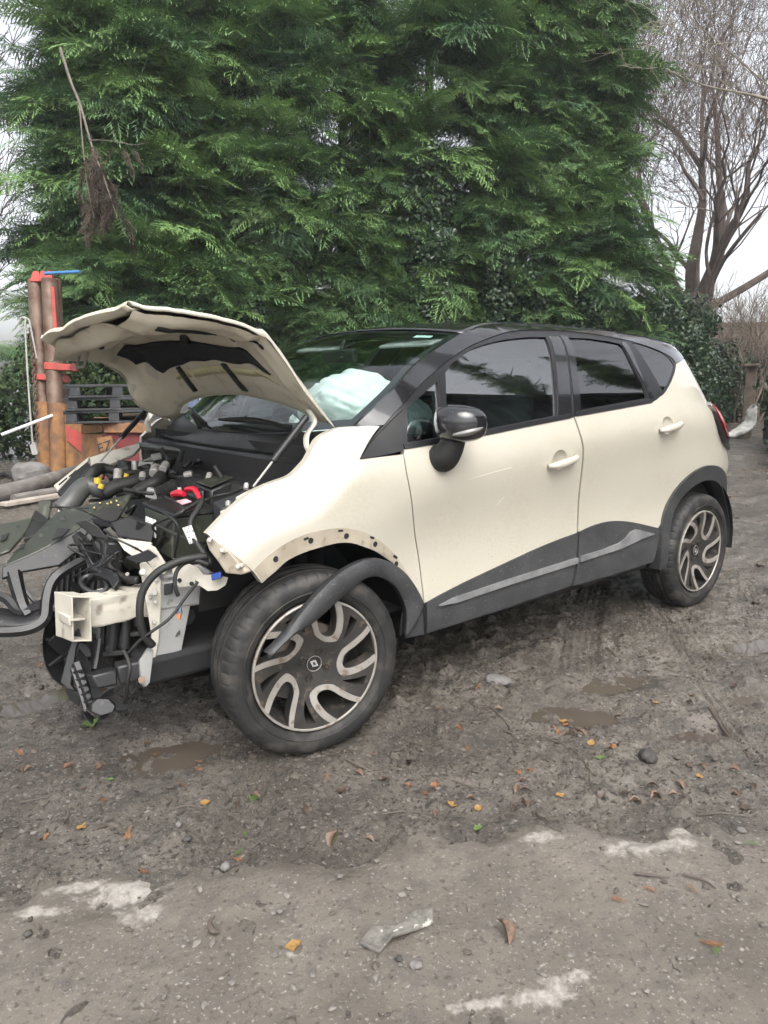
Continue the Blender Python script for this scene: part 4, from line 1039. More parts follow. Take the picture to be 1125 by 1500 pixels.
# ---- cladding along the sills
clbF = [(0.479,0.330),(0.892,0.337),(1.375,0.351)]
clbR = [(1.398,0.348),(1.707,0.344),(2.068,0.350)]
CF = clF+clbF+[(1.424,0.467)]
CR = clR+[(2.132,0.460),(2.074,0.353)]+clbR[::-1]+[(1.442,0.467)]
def led(x, z): return .010
for sd_ in (-1, 1):
    pf, pr = (DF, DR) if sd_ < 0 else (DFR, DRR)
    cf = skin('sill_cladding', CF, CLAD, pf, off=.008, thick=.03, side=sd_)
    cr = skin('sill_cladding', CR, CLAD, pr, off=.008, thick=.03, side=sd_)
    sF = [(0.541,0.428),(0.617,0.443),(0.941,0.459),(1.426,0.476),(1.421,0.452),(0.938,0.437),(0.633,0.423)]
    sR = [(1.455,0.478),(1.632,0.483),(1.766,0.494),(1.835,0.511),(1.883,0.535),(1.933,0.540),(2.088,0.496),(1.958,0.487),(1.772,0.466),(1.627,0.461),(1.448,0.454)]
    skin('scuffed_edge', sF, SCUFF, pf, off=.020, thick=.022, side=sd_, step=.025)
    skin('scuffed_edge', sR, SCUFF, pr, off=.020, thick=.022, side=sd_, step=.025)
# rear wheel-arch trims
for sd_ in (-1, 1):
    o1 = [(2.606+.468*math.cos(R(a)), .345+.468*math.sin(R(a))) for a in range(186, -7, -4)]
    o2 = [(2.606+.395*math.cos(R(a)), .335+.395*math.sin(R(a))) for a in range(-6, 187, 4)]
    skin('arch_trim', o1+o2, CLAD, car, off=.014, thick=.06, side=sd_, step=.03)
    skin('rear_bumper_trim', [(3.075, .30), (3.20, .31), (3.20, .42), (3.075, .42)], CLAD, car, off=.012, thick=.03, side=sd_)
    skin('sill', [(.47, .29), (.47, .36), (2.15, .36), (2.15, .29)], BLKD, car, off=-.07, thick=.1, side=sd_, step=.08)
MB().box((1.35, 0, .33), (1.9, 1.3, .10)).box((2.95, 0, .45), (.4, 1.1, .24)).build('underbody', DARK, car)
MB().plate([(2.20, -.62, .40), (2.20, -.84, .40), (2.215, -.84, .25), (2.215, -.62, .25)], .012, (1, 0, 0)).build('mud_flap', BLKD, car)
# arch liners
for wx in (.04, 2.606):
    for sd_ in (-1, 1):
        mb = MB(); G = []; AR = range(-8, 189, 7) if wx > 1 else range(-8, 105, 7)
        for yy in (.845, .62, .50): G.append([(wx+.405*math.cos(R(a)), sd_*yy, .335+.405*math.sin(R(a))) for a in AR])
        mb.grid(G)
        if wx > 1: mb.add([(wx+.41*math.cos(R(a)), sd_*.50, .335+.41*math.sin(R(a))) for a in range(-8, 189, 7)], [tuple(range(29))])
        mb.build('arch_liner', BLKD, car)

# ---- door handles
def handle(parent, c, L, slope, sd_=-1):
    h = empty('door_handle', (0, 0, 0), parent=parent)
    x0, z0 = c; y0 = float(yS(x0, z0))
    pts = []
    for t in np.linspace(-1, 1, 9):
        x = x0+t*L/2; z = z0+slope*t*L/2; pts.append((x, sd_*(float(yS(x, z))+.028*(1-abs(t)**4)+.006), z))
    MB().tube(pts, [.010, .0165, .018, .018, .0175, .016, .013], 12, 3).build('grip', PAINT, h, sharp=0)
    v, tris, be = tri2d(cup_outline(c), [], .012)
    vs = []
    for x, z in v:
        q = math.hypot((x-x0+.012)/.052, (z-z0-.008)/.044); vs.append((x, sd_*(float(yS(x, z))-.001-.024*max(0, 1-q*q)**.6), z))
    mesh_obj('recess', vs, tris if sd_ < 0 else [t[::-1] for t in tris], PAINT, h)
    MB().tube([(x0+L*.42, sd_*(float(yS(x0+L*.42, z0+slope*L*.42))+.022), z0+slope*L*.42), (x0+L*.42, sd_*(float(yS(x0+L*.42, z0+slope*L*.42))+.0305), z0+slope*L*.42)], .006, 10).build('lock_button', BLKD, h)
for sd_, a, b in ((-1, DF, DR), (1, DFR, DRR)):
    handle(a, hF, .19, .16, sd_); handle(b, hR, .19, .16, sd_)
# ---- door mirrors
def door_mirror(parent, sd_):
    t = empty('door_mirror', (0, 0, 0), parent=parent)
    def sec(cx, cy, cz, rx, rz, n=24, p=2.8):
        out = []
        for k in range(n):
            a = 2*math.pi*k/n; ca, sa = math.cos(a), math.sin(a)
            out.append((cx+rx*abs(ca)**(2/p)*(1 if ca > 0 else -1), sd_*cy, cz+rz*abs(sa)**(2/p)*(1 if sa > 0 else -1)))
        return out
    secs = [(.60, .832, 1.138, .03, .030), (.59, .842, 1.135, .062, .055), (.585, .875, 1.130, .080, .068), (.585, .93, 1.127, .083, .070), (.592, .98, 1.126, .070, .063), (.602, 1.008, 1.127, .047, .046), (.61, 1.02, 1.129, .02, .020)]
    rings = [sec(*s) for s in secs]; mb = MB(); n = 24
    vs = [p for r_ in rings for p in r_]; fs = [(i*n+k, i*n+(k+1) % n, (i+1)*n+(k+1) % n, (i+1)*n+k) for i in range(len(rings)-1) for k in range(n)]
    fs += [tuple(range(n)), tuple((len(rings)-1)*n+k for k in range(n))]
    sh = mb.add(vs, fs).build('shell', GLOSSB, t, sharp=50)
    m = sh.modifiers.new('Subdivision', 'SUBSURF'); m.levels = 1; m.render_levels = 2
    arm = [(.575, .842, 1.00, .050, .03), (.575, .865, .995, .055, .045), (.58, .89, 1.02, .050, .06), (.585, .905, 1.07, .045, .06), (.59, .92, 1.09, .05, .03)]
    mb = MB()
    A = [Vector((x, sd_*y, z)) for x, y, z, _, _ in arm]
    mb.tube([(.565, sd_*.83, 1.005), (.565, sd_*.865, 1.0), (.572, sd_*.89, 1.03), (.58, sd_*.91, 1.085)], [.050, .056, .050, .044], 16, 4)
    mb.build('foot', BLKD, t, sharp=50)
    ind = MB(); G = []
    for s in np.linspace(0, 1, 9):
        a = .45+s*1.35; cy = .915+.104*math.sin(a); cx = .594-.084*math.cos(a)
        h = .009*math.sin(math.pi*(.10+s*.82))+.0015; zc = 1.092+.024*s
        G.append([(cx-.002, sd_*(cy-.004), zc-h), (cx-.004, sd_*(cy+.003), zc), (cx-.002, sd_*(cy+.004), zc+h)])
    ind.grid(G); solid(ind.build('indicator', CLEARL, t), .006, 0)
    mg = MB().add([(.668, sd_*.865, 1.085), (.668, sd_*.965, 1.085), (.668, sd_*.965, 1.165), (.668, sd_*.865, 1.165)], [(0, 1, 2, 3)]).build('mirror_glass', mat('mirror_silver', (.8, .8, .8), rough=.03, metal=1.), t)
door_mirror(DF, -1); door_mirror(DFR, 1)

# ---- wheels
TYRE = mat('tyre_rubber', (.012, .012, .012), (.020, .019, .018), 7, rough=.66, c3=(.075, .066, .056), scale3=13, lo3=.50, hi3=.78, bump=.2, bscale=90)
RIMD = mat('dark_alloy', (.030, .029, .028), (.055, .050, .045), 10, rough=.45, metal=.3, c3=(.13, .10, .075), scale3=30, lo3=.58, hi3=.72)
RIMS = mat('machined_alloy', (.36, .34, .31), (.29, .27, .24), 14, rough=.42, metal=.35, c3=(.20, .155, .12), scale3=30, lo3=.56, hi3=.68)
DISC = mat('brake_disc', (.25, .22, .20), (.16, .12, .10), 9, rough=.5, metal=.6)
def wheel_meshes():
    """meshes in wheel space: axle along +Y outward at -Y; centre at origin"""
    prof = [(.070, .228), (.085, .236), (.098, .250), (.1045, .272), (.1045, .292), (.098, .309), (.088, .319), (.074, .3245), (.060, .3265), (.047, .3272), (.045, .3195), (.038, .3195), (.036, .3275), (.014, .3285), (.012, .3205), (.005, .3205), (.003, .3287)]
    prof = prof+[(-o, r) for o, r in prof[::-1]]
    n = 300; mb = MB(); vs = []; L = len(prof)
    for i, (o, r) in enumerate(prof):
        sh = 5 <= i <= 8 or L-9 <= i <= L-6
        for k in range(n):
            a = 2*math.pi*k/n; q = r-(.0035 if sh and k % 6 == 0 else 0)
            vs.append((math.cos(a)*q, -o, math.sin(a)*q))
    fs = [(i*n+k, i*n+(k+1) % n, (i+1)*n+(k+1) % n, (i+1)*n+k) for i in range(L-1) for k in range(n)]
    mb.add(vs, fs)
    # raised sidewall rings
    mb.lathe([(.1035, .262), (.1060, .264), (.1060, .267), (.1035, .269)], (0, 0, 0), (0, -1, 0), 96)
    out = [('tyre', mb, TYRE, 30)]
    mb = MB().lathe([(.088, .2335), (.098, .2335), (.1002, .231), (.1002, .2270), (.096, .2245)], (0, 0, 0), (0, -1, 0), 96)
    out.append(('rim_lip', mb, RIMS, 40))
    mb = MB().lathe([(.094, .2235), (.06, .214), (.0, .205), (-.07, .205), (-.09, .23)], (0, 0, 0), (0, -1, 0), 72)
    out.append(('barrel', mb, RIMD, 40))
    def zp(r): return float(np.interp(r, [0, .03, .05, .09, .15, .205, .23], [.062, .062, .066, .074, .086, .094, .096]))
    def win(phi, r, off):
        a = phi+.32*(r-.10)/.12
        return (r*math.cos(a)-off*math.sin(a), r*math.sin(a)+off*math.cos(a))
    wr = [.104, .1075, .116, .13, .148, .17, .192, .2185]; wo = [.0, .016, .0265, .0325, .036, .0395, .042, .045]
    holes = []; bands = []
    for k in range(5):
        phi = 2*math.pi*k/5
        right = [win(phi, r, -o) for r, o in zip(wr, wo)]; left = [win(phi, r, o) for r, o in zip(wr, wo)]
        h = left[::-1]+right[1:]; holes.append(h)
        wd = [.022, .025, .026, .026, .026, .026, .0255, .025]
        ri = [win(phi, r-(.020 if i == 0 else .012 if i == 1 else .003 if i == 2 else 0), -(o+(w if i else 0))) for i, (r, o, w) in enumerate(zip(wr, wo, wd))]
        le = [win(phi, r-(.020 if i == 0 else .012 if i == 1 else .003 if i == 2 else 0), (o+(w if i else 0))) for i, (r, o, w) in enumerate(zip(wr, wo, wd))]
        lo_, ro_ = le[::-1], ri[1:]
        outer = cm(lo_+ro_, 3); inner = cm([win(phi, r, o+.0015) for r, o in zip(wr, wo)][::-1][:-1]+[win(phi, wr[0]-.001, 0)]+[win(phi, r, -o-.0015) for r, o in zip(wr, wo)][1:], 3)
        bands.append(outer+inner[::-1])
        ph2 = phi+math.pi/5
        holes.append([win(ph2, r, o) for r, o in ((.128, .0), (.15, .007), (.175, .013), (.206, .018))][::-1]+[win(ph2, r, -o) for r, o in ((.15, .007), (.175, .013), (.206, .018))])
    circ = [(.2235*math.cos(a), .2235*math.sin(a)) for a in np.linspace(0, 2*math.pi, 73)[:-1]]
    hub = [(.028*math.cos(a), .028*math.sin(a)) for a in np.linspace(0, 2*math.pi, 25)[:-1]]
    def disc(outline, hl, z0, thick, step):
        v, tris, be = tri2d(outline, hl, step); vs = []
        for x, y in v: r = math.hypot(x, y); vs.append((x, -zp(r)-z0, y))
        fs = list(tris); idx = {}
        for a, b in be:
            for q in (a, b):
                if q not in idx: idx[q] = len(vs); r = math.hypot(*v[q]); vs.append((v[q][0]*.985, -zp(r)-z0+thick, v[q][1]*.985))
            fs.append((b, a, idx[a], idx[b]))
        return MB().add(vs, fs)
    out.append(('spoke_disc', disc(circ, holes, 0, .045, .012), RIMD, 40))
    for b in bands: out.append(('spoke_face', disc(b, [], .0025, .006, .012), RIMS, 40))
    out.append(('brake_disc', MB().lathe([(.03, 0.0), (.03, .135), (.01, .135), (.01, 0)], (0, 0, 0), (0, -1, 0), 48), DISC, 40))
    cal = MB().box((-.115, -.01, .03), (.06, .075, .16)); out.append(('brake_caliper', cal, RIMD, 40))
    out.append(('centre_cap', MB().lathe([(.060, .030), (.068, .030), (.069, .0275), (.066, .0265), (.066, 0)], (0, 0, 0), (0, -1, 0), 36), BLKD, 40))
    out.append(('cap_ring', MB().lathe([(.0675, .0285), (.0705, .028), (.0705, .0265), (.0675, .026)], (0, 0, 0), (0, -1, 0), 36), RIMS, 40))
    # diamond emblem
    def dia(w, h, y, sk=.003): return [(w+sk*0, y, 0), (0+sk, y, h), (-w, y, 0), (-sk, y, -h)]
    mb = MB(); O, I = dia(.0135, .0185, -.0695), dia(.0055, .0085, -.0695); O2, I2 = dia(.0135, .0185, -.066), dia(.0055, .0085, -.066)
    vs = O+I+O2+I2; fs = []
    for k in range(4):
        j = (k+1) % 4; fs += [(k, j, 4+j, 4+k), (8+k, 8+j, j, k), (4+k, 4+j, 12+j, 12+k)]
    mb.add(vs, fs); out.append(('emblem', mb, mat('emblem_silver', (.75, .75, .76), rough=.25, metal=.8), 30))
    for k in range(4):
        a = math.pi/2*k; c = (.050*math.cos(a), 0, .050*math.sin(a))
        mb = MB().lathe([(.060, .0135), (.0745, .0135), (.0745, .0105), (.066, .0095), (.066, .0065), (.071, .006), (.071, .0035), (.068, .003), (.068, 0)], c, (0, -1, 0), 14)
        out.append(('wheel_bolt', mb, RIMD, 40))
    return out
WM = wheel_meshes()
_wcache = {}
def wheel(loc, rz, spin, flip=False):
    t = empty('wheel', loc, parent=car); t.rotation_euler = Euler((0, -spin, 0)).to_matrix().to_euler()
    t.rotation_euler = (Matrix.Rotation(rz+(math.pi if flip else 0), 3, 'Z')@Matrix.Rotation(-spin, 3, 'Y')).to_euler()
    for i, (nm, mb, m, sh) in enumerate(WM):
        if i not in _wcache:
            o = mb.build(nm, m, t, sharp=sh); _wcache[i] = o
        else:
            o = _wcache[i].copy(); COL.objects.link(o); o.parent = t
    return t
wheel((0, -.7655, .322), R(-9.9), R(66))
wheel((2.606, -.758, .322), 0, R(52))
wheel((0, .7655, .322), R(-9.9), R(20), True)
wheel((2.606, .758, .322), 0, R(10), True)
MB().tube([(0, -.66, .32), (0, .66, .32)], .03, 10).build('drive_shaft', BLKD, car)
MB().tube([(2.606, -.66, .32), (2.606, .66, .32)], .04, 10).build('rear_axle', BLKD, car)

# ---- front arch trim, torn off at the front and hanging across the wheel
tz = [(1063,455),(1040,405),(1005,350),(955,295),(880,255),(800,258),(720,292),(640,352),(560,435),(490,522),(430,600),(347,690)]
to = [(0.450,-0.885,0.453),(0.424,-0.885,0.501),(0.386,-0.885,0.555)]+[(0.327,-0.892,0.612),(0.250,-0.892,0.657)]+[(0.162,-0.905,0.672),(0.087,-0.905,0.658)]+[(0.000,-0.925,0.632),(-0.070,-0.925,0.584)]+[(-0.133,-0.930,0.535),(-0.183,-0.930,0.489),(-0.248,-0.930,0.446)]
ti = [(0.365,-0.885,0.339),(0.371,-0.885,0.431),(0.354,-0.885,0.488)]+[(0.309,-0.892,0.555),(0.251,-0.892,0.598)]+[(0.183,-0.905,0.618),(0.123,-0.905,0.605)]+[(0.044,-0.925,0.578),(-0.031,-0.925,0.535)]+[(-0.105,-0.930,0.503),(-0.167,-0.930,0.485),(-0.244,-0.930,0.436)]
to, ti = catmull(to, 4), catmull(ti, 4)
G = []
for a, b in zip(to, ti):
    m_ = (a+b)/2; m_ = m_+np.array((0, -.010, 0)); G.append([a+np.array((0, .022, 0)), a, a*.7+m_*.3+np.array((0, -.003, 0)), m_, b*.7+m_*.3+np.array((0, -.003, 0)), b, b+np.array((0, .02, 0))])
hang = MB().grid(G).build('torn_arch_trim', CLAD, car); solid(hang, .005); hang['label'] = 'black wheel-arch trim torn loose, hanging across the front wheel'
ft = [(0.450,-0.884,0.452),(0.458,-0.884,0.331),(0.365,-0.884,0.338),(0.369,-0.884,0.392),(0.382,-0.884,0.455)]
MB().plate(ft, .04, (0, 1, 0)).build('arch_trim_foot', CLAD, car, bev=.004)
# bare fender flange with clip holes
fo = cm([(-0.203,0.648),(-0.230,0.692)]+[(0, 0)])[:0]
fl_o = cm([(-0.228,0.694),(-0.164,0.745),(-0.082,0.780),(-0.004,0.794),(0.093,0.792),(0.194,0.762),(0.271,0.716),(0.339,0.660),(0.399,0.587),(0.433,0.516)])
fl_i = cm([(-0.203,0.648),(-0.161,0.676),(-0.108,0.712),(-0.020,0.734),(0.101,0.741),(0.198,0.708)]+[(.278, .668), (.325, .635), (.375, .575), (.43, .50)])
skin('arch_flange', fl_o+fl_i[::-1], DIRTY, FD, off=.0015, thick=.012, step=.02)
for (hx, hz) in [(-0.155,0.719),(-0.030,0.765),(0.110,0.762),(0.241,0.713),(0.350,0.620)]: 
    y_ = -float(yS(hx, hz))-.0025
    MB().lathe([(0, 0.0), (.0, .0075), (.0015, .0085), (-.001, .0105)], (hx, y_, hz), (0, -1, 0), 12).build('clip_hole', DARK, FD)
for q in ([(-0.058,0.775),(-0.040,0.780),(-0.038,0.772),(-0.055,0.768)], [(0.076,0.788),(0.096,0.787),(0.096,0.780),(0.076,0.781)], [(0.217,0.747),(0.237,0.739),(0.233,0.732),(0.214,0.740)], [(0.339,0.658),(0.358,0.644),(0.350,0.638),(0.332,0.651)]):
    skin('clip_slot', q, DARK, FD, off=.003, thick=.001, step=.05)
# scratches on the door
SCR = mat('scratch', (.60, .57, .49), rough=.6)
for a in ([(0.692,0.903),(0.815,0.920),(0.953,0.934),(0.954,0.930),(0.815,0.916),(0.692,0.901)], [(0.893,0.781),(0.932,0.812),(0.935,0.810),(0.896,0.779)]): skin('scratch', a, SCR, DF, off=.0012, thick=0, step=.05)

# ================================================================== CABIN
DASH = mat('dashboard_grey', (.030, .032, .034), (.045, .047, .05), 6, rough=.6)
G = []
for (x, z) in ((.16, 1.055), (.30, 1.075), (.45, 1.085), (.60, 1.07), (.68, 1.02), (.70, .90), (.66, .70)):
    G.append([(x-.06*(1-t*t), t*.74, z+.015*math.cos(t*5)) for t in np.linspace(-1, 1, 21)])
MB().grid(G).build('dashboard', DASH, car)
MB().add([(.10, -.74, .5), (.10, .74, .5), (.10, .74, 1.05), (.10, -.74, 1.05)], [(0, 1, 2, 3)]).add([(.1, -.8, .42), (2.95, -.8, .42), (2.95, .8, .42), (.1, .8, .42)], [(0, 1, 2, 3)]).build('cabin_floor', DARK, car)
for sd_ in (-1, 1):
    skin('door_card', [(.45, .45), (1.40, .45), (1.40, 1.07), (.45, 1.0)], DARK, DF if sd_ < 0 else DFR, off=-.06, thick=0, side=sd_, step=.1)
    skin('door_card', [(1.45, .45), (2.15, .45), (2.15, 1.12), (1.45, 1.08)], DARK, DR if sd_ < 0 else DRR, off=-.06, thick=0, side=sd_, step=.1)
MB().box((2.55, 0, .75), (.9, 1.45, .7)).build('boot_lining', DARK, car)
def seat(x, y, parent=car, w=.46):
    t = empty('seat', (x, y, 0), parent=parent)
    MB().box((0, 0, .60), (.50, w, .16), (0, R(-8), 0)).build('cushion', FABRIC, t, bev=.05)
    MB().box((.30, 0, .93), (.14, w, .62), (0, R(18), 0), taper=.85).build('backrest', FABRIC, t, bev=.05)
    MB().box((.42, 0, 1.30), (.09, .25, .17), (0, R(12), 0)).build('headrest', FABRIC, t, bev=.035)
seat(1.05, -.36); seat(1.05, .36); seat(1.85, -.38, w=.5); seat(1.85, .38, w=.5)
mb = MB(); sc_c = Vector((.70, .36, .98)); ax = Vector((-.9, 0, -.42)).normalized(); u_ = ax.orthogonal().normalized(); w_ = ax.cross(u_)
mb.tube([sc_c+(u_*math.cos(a)+w_*math.sin(a))*.185 for a in np.linspace(0, 2*math.pi, 37)], .014, 8, caps=False)
mb.tube([sc_c-u_*.18, sc_c+ax*.04, sc_c+u_*.18], .02, 6).tube([sc_c, sc_c+ax*.25], .035, 8)
mb.build('steering_wheel', BLKD, car, sharp=0)
AIRBAG = mat('airbag_nylon', (.72, .74, .73), (.60, .63, .62), 6, rough=.8, bump=.35, bscale=9, bdist=.02)
def pillow(name, c, s, seed, parent, flat=.3):
    bm = bmesh.new(); bmesh.ops.create_icosphere(bm, subdivisions=5, radius=1)
    for v in bm.verts:
        n = v.co.normalized(); f_ = lambda k, sd: float(vnoise(np.array(n.x*k+seed+n.z*k*.7), np.array(n.y*k+n.z*k*.6), sd))-.5
        crease = abs(f_(3.1, 3))*.55+abs(f_(6.5, 7))*.35
        v.co = Vector((n.x*s[0], n.y*s[1], n.z*s[2]))*(1+.30*f_(1.8, 1)-crease*.45+.10*f_(8, 5)); v.co.z -= .06*abs(n.y)
    me = bpy.data.meshes.new(name); bm.to_mesh(me); bm.free(); me.polygons.foreach_set('use_smooth', [True]*len(me.polygons)); me.materials.append(AIRBAG)
    o = bpy.data.objects.new(name, me); COL.objects.link(o); o.location = c; o.parent = parent; return o
pillow('airbag', (.60, -.29, 1.175), (.24, .36, .15), 2, car)
pillow('airbag', (.80, .36, 1.03), (.13, .20, .18), 6, car)
MB().box((.70, -.02, 1.395), (.03, .21, .06), (0, R(-12), R(8))).tube([(.70, -.02, 1.40), (.73, -.02, 1.47)], .012, 6).build('rear_view_mirror', BLKD, car, bev=.012)
VIS = mat('visor_grey', (.34, .35, .34), rough=.8)
for y_ in (-.36, .34): MB().box((.87, y_, 1.452), (.15, .34, .014), (0, R(-16), 0)).build('sun_visor', VIS, car, bev=.006)
PAPER = mat('paper', (.70, .74, .72), (.30, .55, .42), 11, rough=.8, lo=.5, hi=.56)
for i, (x, y_, rz) in enumerate(((.33, -.33, .3), (.36, -.52, -.2))):
    MB().add([(x-.07, y_-.10, 1.084), (x+.07, y_-.10, 1.093), (x+.07, y_+.10, 1.100), (x-.07, y_+.10, 1.088)], [(0, 1, 2, 3)]).build('leaflet', PAPER, car)

# ================================================================== COWL AND ENGINE BAY
GREENB = mat('greenish_black_plastic', (.022, .026, .019), (.042, .045, .033), 4, rough=.36, c3=(.10, .10, .075), scale3=30, lo3=.6, hi3=.72)
RUBBER = mat('rubber', (.011, .011, .0105), (.020, .020, .018), 9, rough=.6)
BARE = mat('bare_cast_alloy', (.40, .39, .36), (.30, .29, .27), 9, rough=.5, metal=.35, c3=(.20, .17, .14), scale3=28, lo3=.58, hi3=.7)
CREAMM = mat('cream_chassis_metal', (.52, .49, .42), (.42, .39, .33), 6, rough=.5, c3=(.23, .20, .16), scale3=20, lo3=.58, hi3=.70, coat=.1)
GREYM = mat('grey_chassis_metal', (.33, .33, .32), (.25, .25, .24), 5, rough=.55, metal=.2, c3=(.15, .14, .13), scale3=24, lo3=.6, hi3=.72)
def wsb(t): return ws_pt(0, t)
G = []
ts = np.linspace(-.98, .98, 25)
sl = [np.array(q) for q in [(0.068,-0.680,0.974)]+[(0.068,0.000,0.982)]+[(-0.006,0.700,0.981)]]
def seal_pt(t): return sl[0]*(t*(t-1)/2)+sl[1]*(1-t*t)+sl[2]*(t*(t+1)/2)
for s in (0, .2, .4, .6, .8, .9, 1):
    G.append([wsb(t)*(1-s)+seal_pt(t)*s+np.array((0, 0, -.004+.05*math.sin(math.pi*s)**1.5*(.4 if s < .5 else .2)-.03*s*(1-s)*4*(1 if .35 < s < .65 else 0))) for t in ts])
MB().grid(G).build('scuttle_panel', BLK, car)
MB().tube([np.array(G[6][k])+np.array((-.012, 0, -.004)) for k in range(0, 25, 2)], .017, 8, 3).build('scuttle_seal', GREENB, car)
MB().tube([np.array(G[3][k])+np.array((-.0, 0, .012)) for k in range(1, 24, 2)], .008, 6, 3).build('scuttle_rib', BLK, car)
# bulkhead and bay lining
MB().add([(.06, -.72, .40), (.06, .72, .40), (.02, .72, 1.0), (.02, -.72, 1.0)], [(0, 1, 2, 3)]).build('bulkhead', DARK, car)
MB().add([(-.5, -.40, .34), (.06, -.40, .34), (.06, .62, .34), (-.5, .62, .34)], [(0, 1, 2, 3)]).build('engine_tray', DARK, car)
for sd_ in (-1, 1): MB().plate([(-.30, sd_*.56, .50), (.08, sd_*.56, .50), (.08, sd_*.60, .95), (-.28, sd_*.62, .80)], .01).build('inner_wing', BLKD if sd_ < 0 else CREAMM, car)
# wipers
for y0, y1 in ((-.52, .02), (.12, .60)):
    wp = empty('wiper', (0, 0, 0), parent=car); b0 = wsb(y0/.74); b1 = ws_pt(.05, y1/.74)
    MB().tube([b0+np.array((-.05, 0, .012)), (b0+b1)/2+np.array((-.04, 0, .035)), b1+np.array((-.016, 0, .022))], [.012, .008, .006], 6, 4).build('wiper_arm', BLK, wp)
    MB().tube([ws_pt(.02, (y0+.05)/.74)+np.array((-.014, 0, .012)), ws_pt(.05, (y0+y1)/1.48)+np.array((-.014, 0, .012)), ws_pt(.06, (y1+.06)/.74)+np.array((-.014, 0, .012))], .006, 6, 4).build('wiper_blade', BLKD, wp)
# engine block and covers
MB().hull([(-0.267,0.215,0.826),(-0.145,0.065,0.889),(-0.048,-0.296,0.918),(-0.031,-0.526,0.890),(-0.092,-0.522,0.696),(-0.301,0.000,0.633)], [(-0.149,0.452,0.849),(-0.000,0.338,0.880),(0.079,-0.108,0.930),(0.108,-0.391,0.941),(0.086,-0.417,0.759),(-0.135,0.271,0.684)]).build('engine_block', BLKD, car, bev=.01)
MB().hull([(-0.148,-0.219,0.898),(-0.030,-0.231,0.923),(-0.019,-0.346,0.918),(-0.140,-0.359,0.887)], [(-0.154,-0.231,0.828),(-0.038,-0.241,0.852),(-0.027,-0.356,0.849),(-0.148,-0.369,0.819)]).build('air_box', BLK, car, bev=.008)
MB().plate([(-0.144,-0.241,0.902),(-0.039,-0.243,0.922),(-0.033,-0.334,0.918),(-0.143,-0.361,0.896)], .006, (0, 0, 1)).build('air_box_lid', GREENB, car, bev=.003)
MB().hull([(-0.220,-0.533,0.874),(-0.111,-0.563,0.905),(-0.117,-0.612,0.899),(-0.223,-0.613,0.861)], [(-0.225,-0.543,0.816),(-0.118,-0.571,0.846),(-0.124,-0.620,0.839),(-0.229,-0.621,0.805)]).build('control_unit', GREYPL, car, bev=.006)
MB().hull([(-0.199,-0.094,0.867),(-0.112,-0.158,0.893),(-0.149,-0.326,0.889),(-0.219,-0.250,0.856)], [(-0.202,-0.106,0.803),(-0.119,-0.167,0.829),(-0.156,-0.334,0.828),(-0.226,-0.258,0.800)]).build('engine_cover', BLK, car, bev=.01)
# battery
bat = empty('battery', [(-0.332,-0.478,0.724)][0], parent=car); bo_ = bat.location
def lb(L): return [tuple(Vector(p)-bo_) for p in L]
MB().hull(lb([(-0.398,-0.367,0.855),(-0.363,-0.532,0.832),(-0.207,-0.528,0.833),(-0.224,-0.322,0.865)]), lb([(-0.400,-0.398,0.717),(-0.384,-0.546,0.699),(-0.236,-0.540,0.684),(-0.247,-0.342,0.707)])).build('case', GREENB, bat, bev=.005)
MB().hull(lb([(-0.402,-0.360,0.872),(-0.363,-0.534,0.848),(-0.199,-0.530,0.850),(-0.218,-0.311,0.878)]), lb([(-0.403,-0.363,0.855),(-0.365,-0.537,0.832),(-0.201,-0.532,0.832),(-0.220,-0.313,0.864)])).build('lid', BLK, bat, bev=.005)
MB().hull(lb([(-0.350,-0.351,0.865),(-0.315,-0.501,0.850),(-0.298,-0.487,0.855),(-0.331,-0.338,0.871)]), lb([(-0.350,-0.352,0.858),(-0.316,-0.502,0.843),(-0.299,-0.488,0.848),(-0.332,-0.339,0.864)])).build('carry_handle', BLKD, bat, bev=.002)
WLAB = mat('white_label', (.72, .72, .70), (.60, .60, .58), 20, rough=.6, c3=(.12, .12, .12), scale3=160, lo3=.56, hi3=.60)
MB().plate(lb([(-0.407,-0.397,0.827),(-0.394,-0.456,0.820),(-0.401,-0.464,0.760),(-0.407,-0.442,0.762),(-0.402,-0.436,0.803),(-0.409,-0.399,0.808)]), .0015).build('label', WLAB, bat)
REDC = mat('red_terminal', (.50, .012, .03), (.40, .01, .03), 9, rough=.4)
MB().tube(lb([(-0.276,-0.329,0.881),(-0.266,-0.361,0.889),(-0.260,-0.393,0.888)]), [.012, .014, .010], 8, 3).build('terminal_cover', REDC, bat)
MB().tube(lb([(-0.237,-0.356,0.898),(-0.224,-0.392,0.903),(-0.225,-0.420,0.895),(-0.227,-0.449,0.874)]), [.009, .011, .009, .008], 8, 3).build('terminal_cover', REDC, bat)
MB().tube(lb([(-0.264,-0.363,0.889),(-0.262,-0.360,0.909)]), .008, 8).build('terminal_post', BARE, bat)
MB().plate(lb([(-0.303,-0.408,0.867),(-0.262,-0.408,0.872),(-0.263,-0.460,0.869),(-0.302,-0.457,0.861)]), .002, (0, 0, 1)).build('warning_label', mat('pink_label', (.55, .42, .45), (.55, .2, .2), 30, rough=.6), bat)
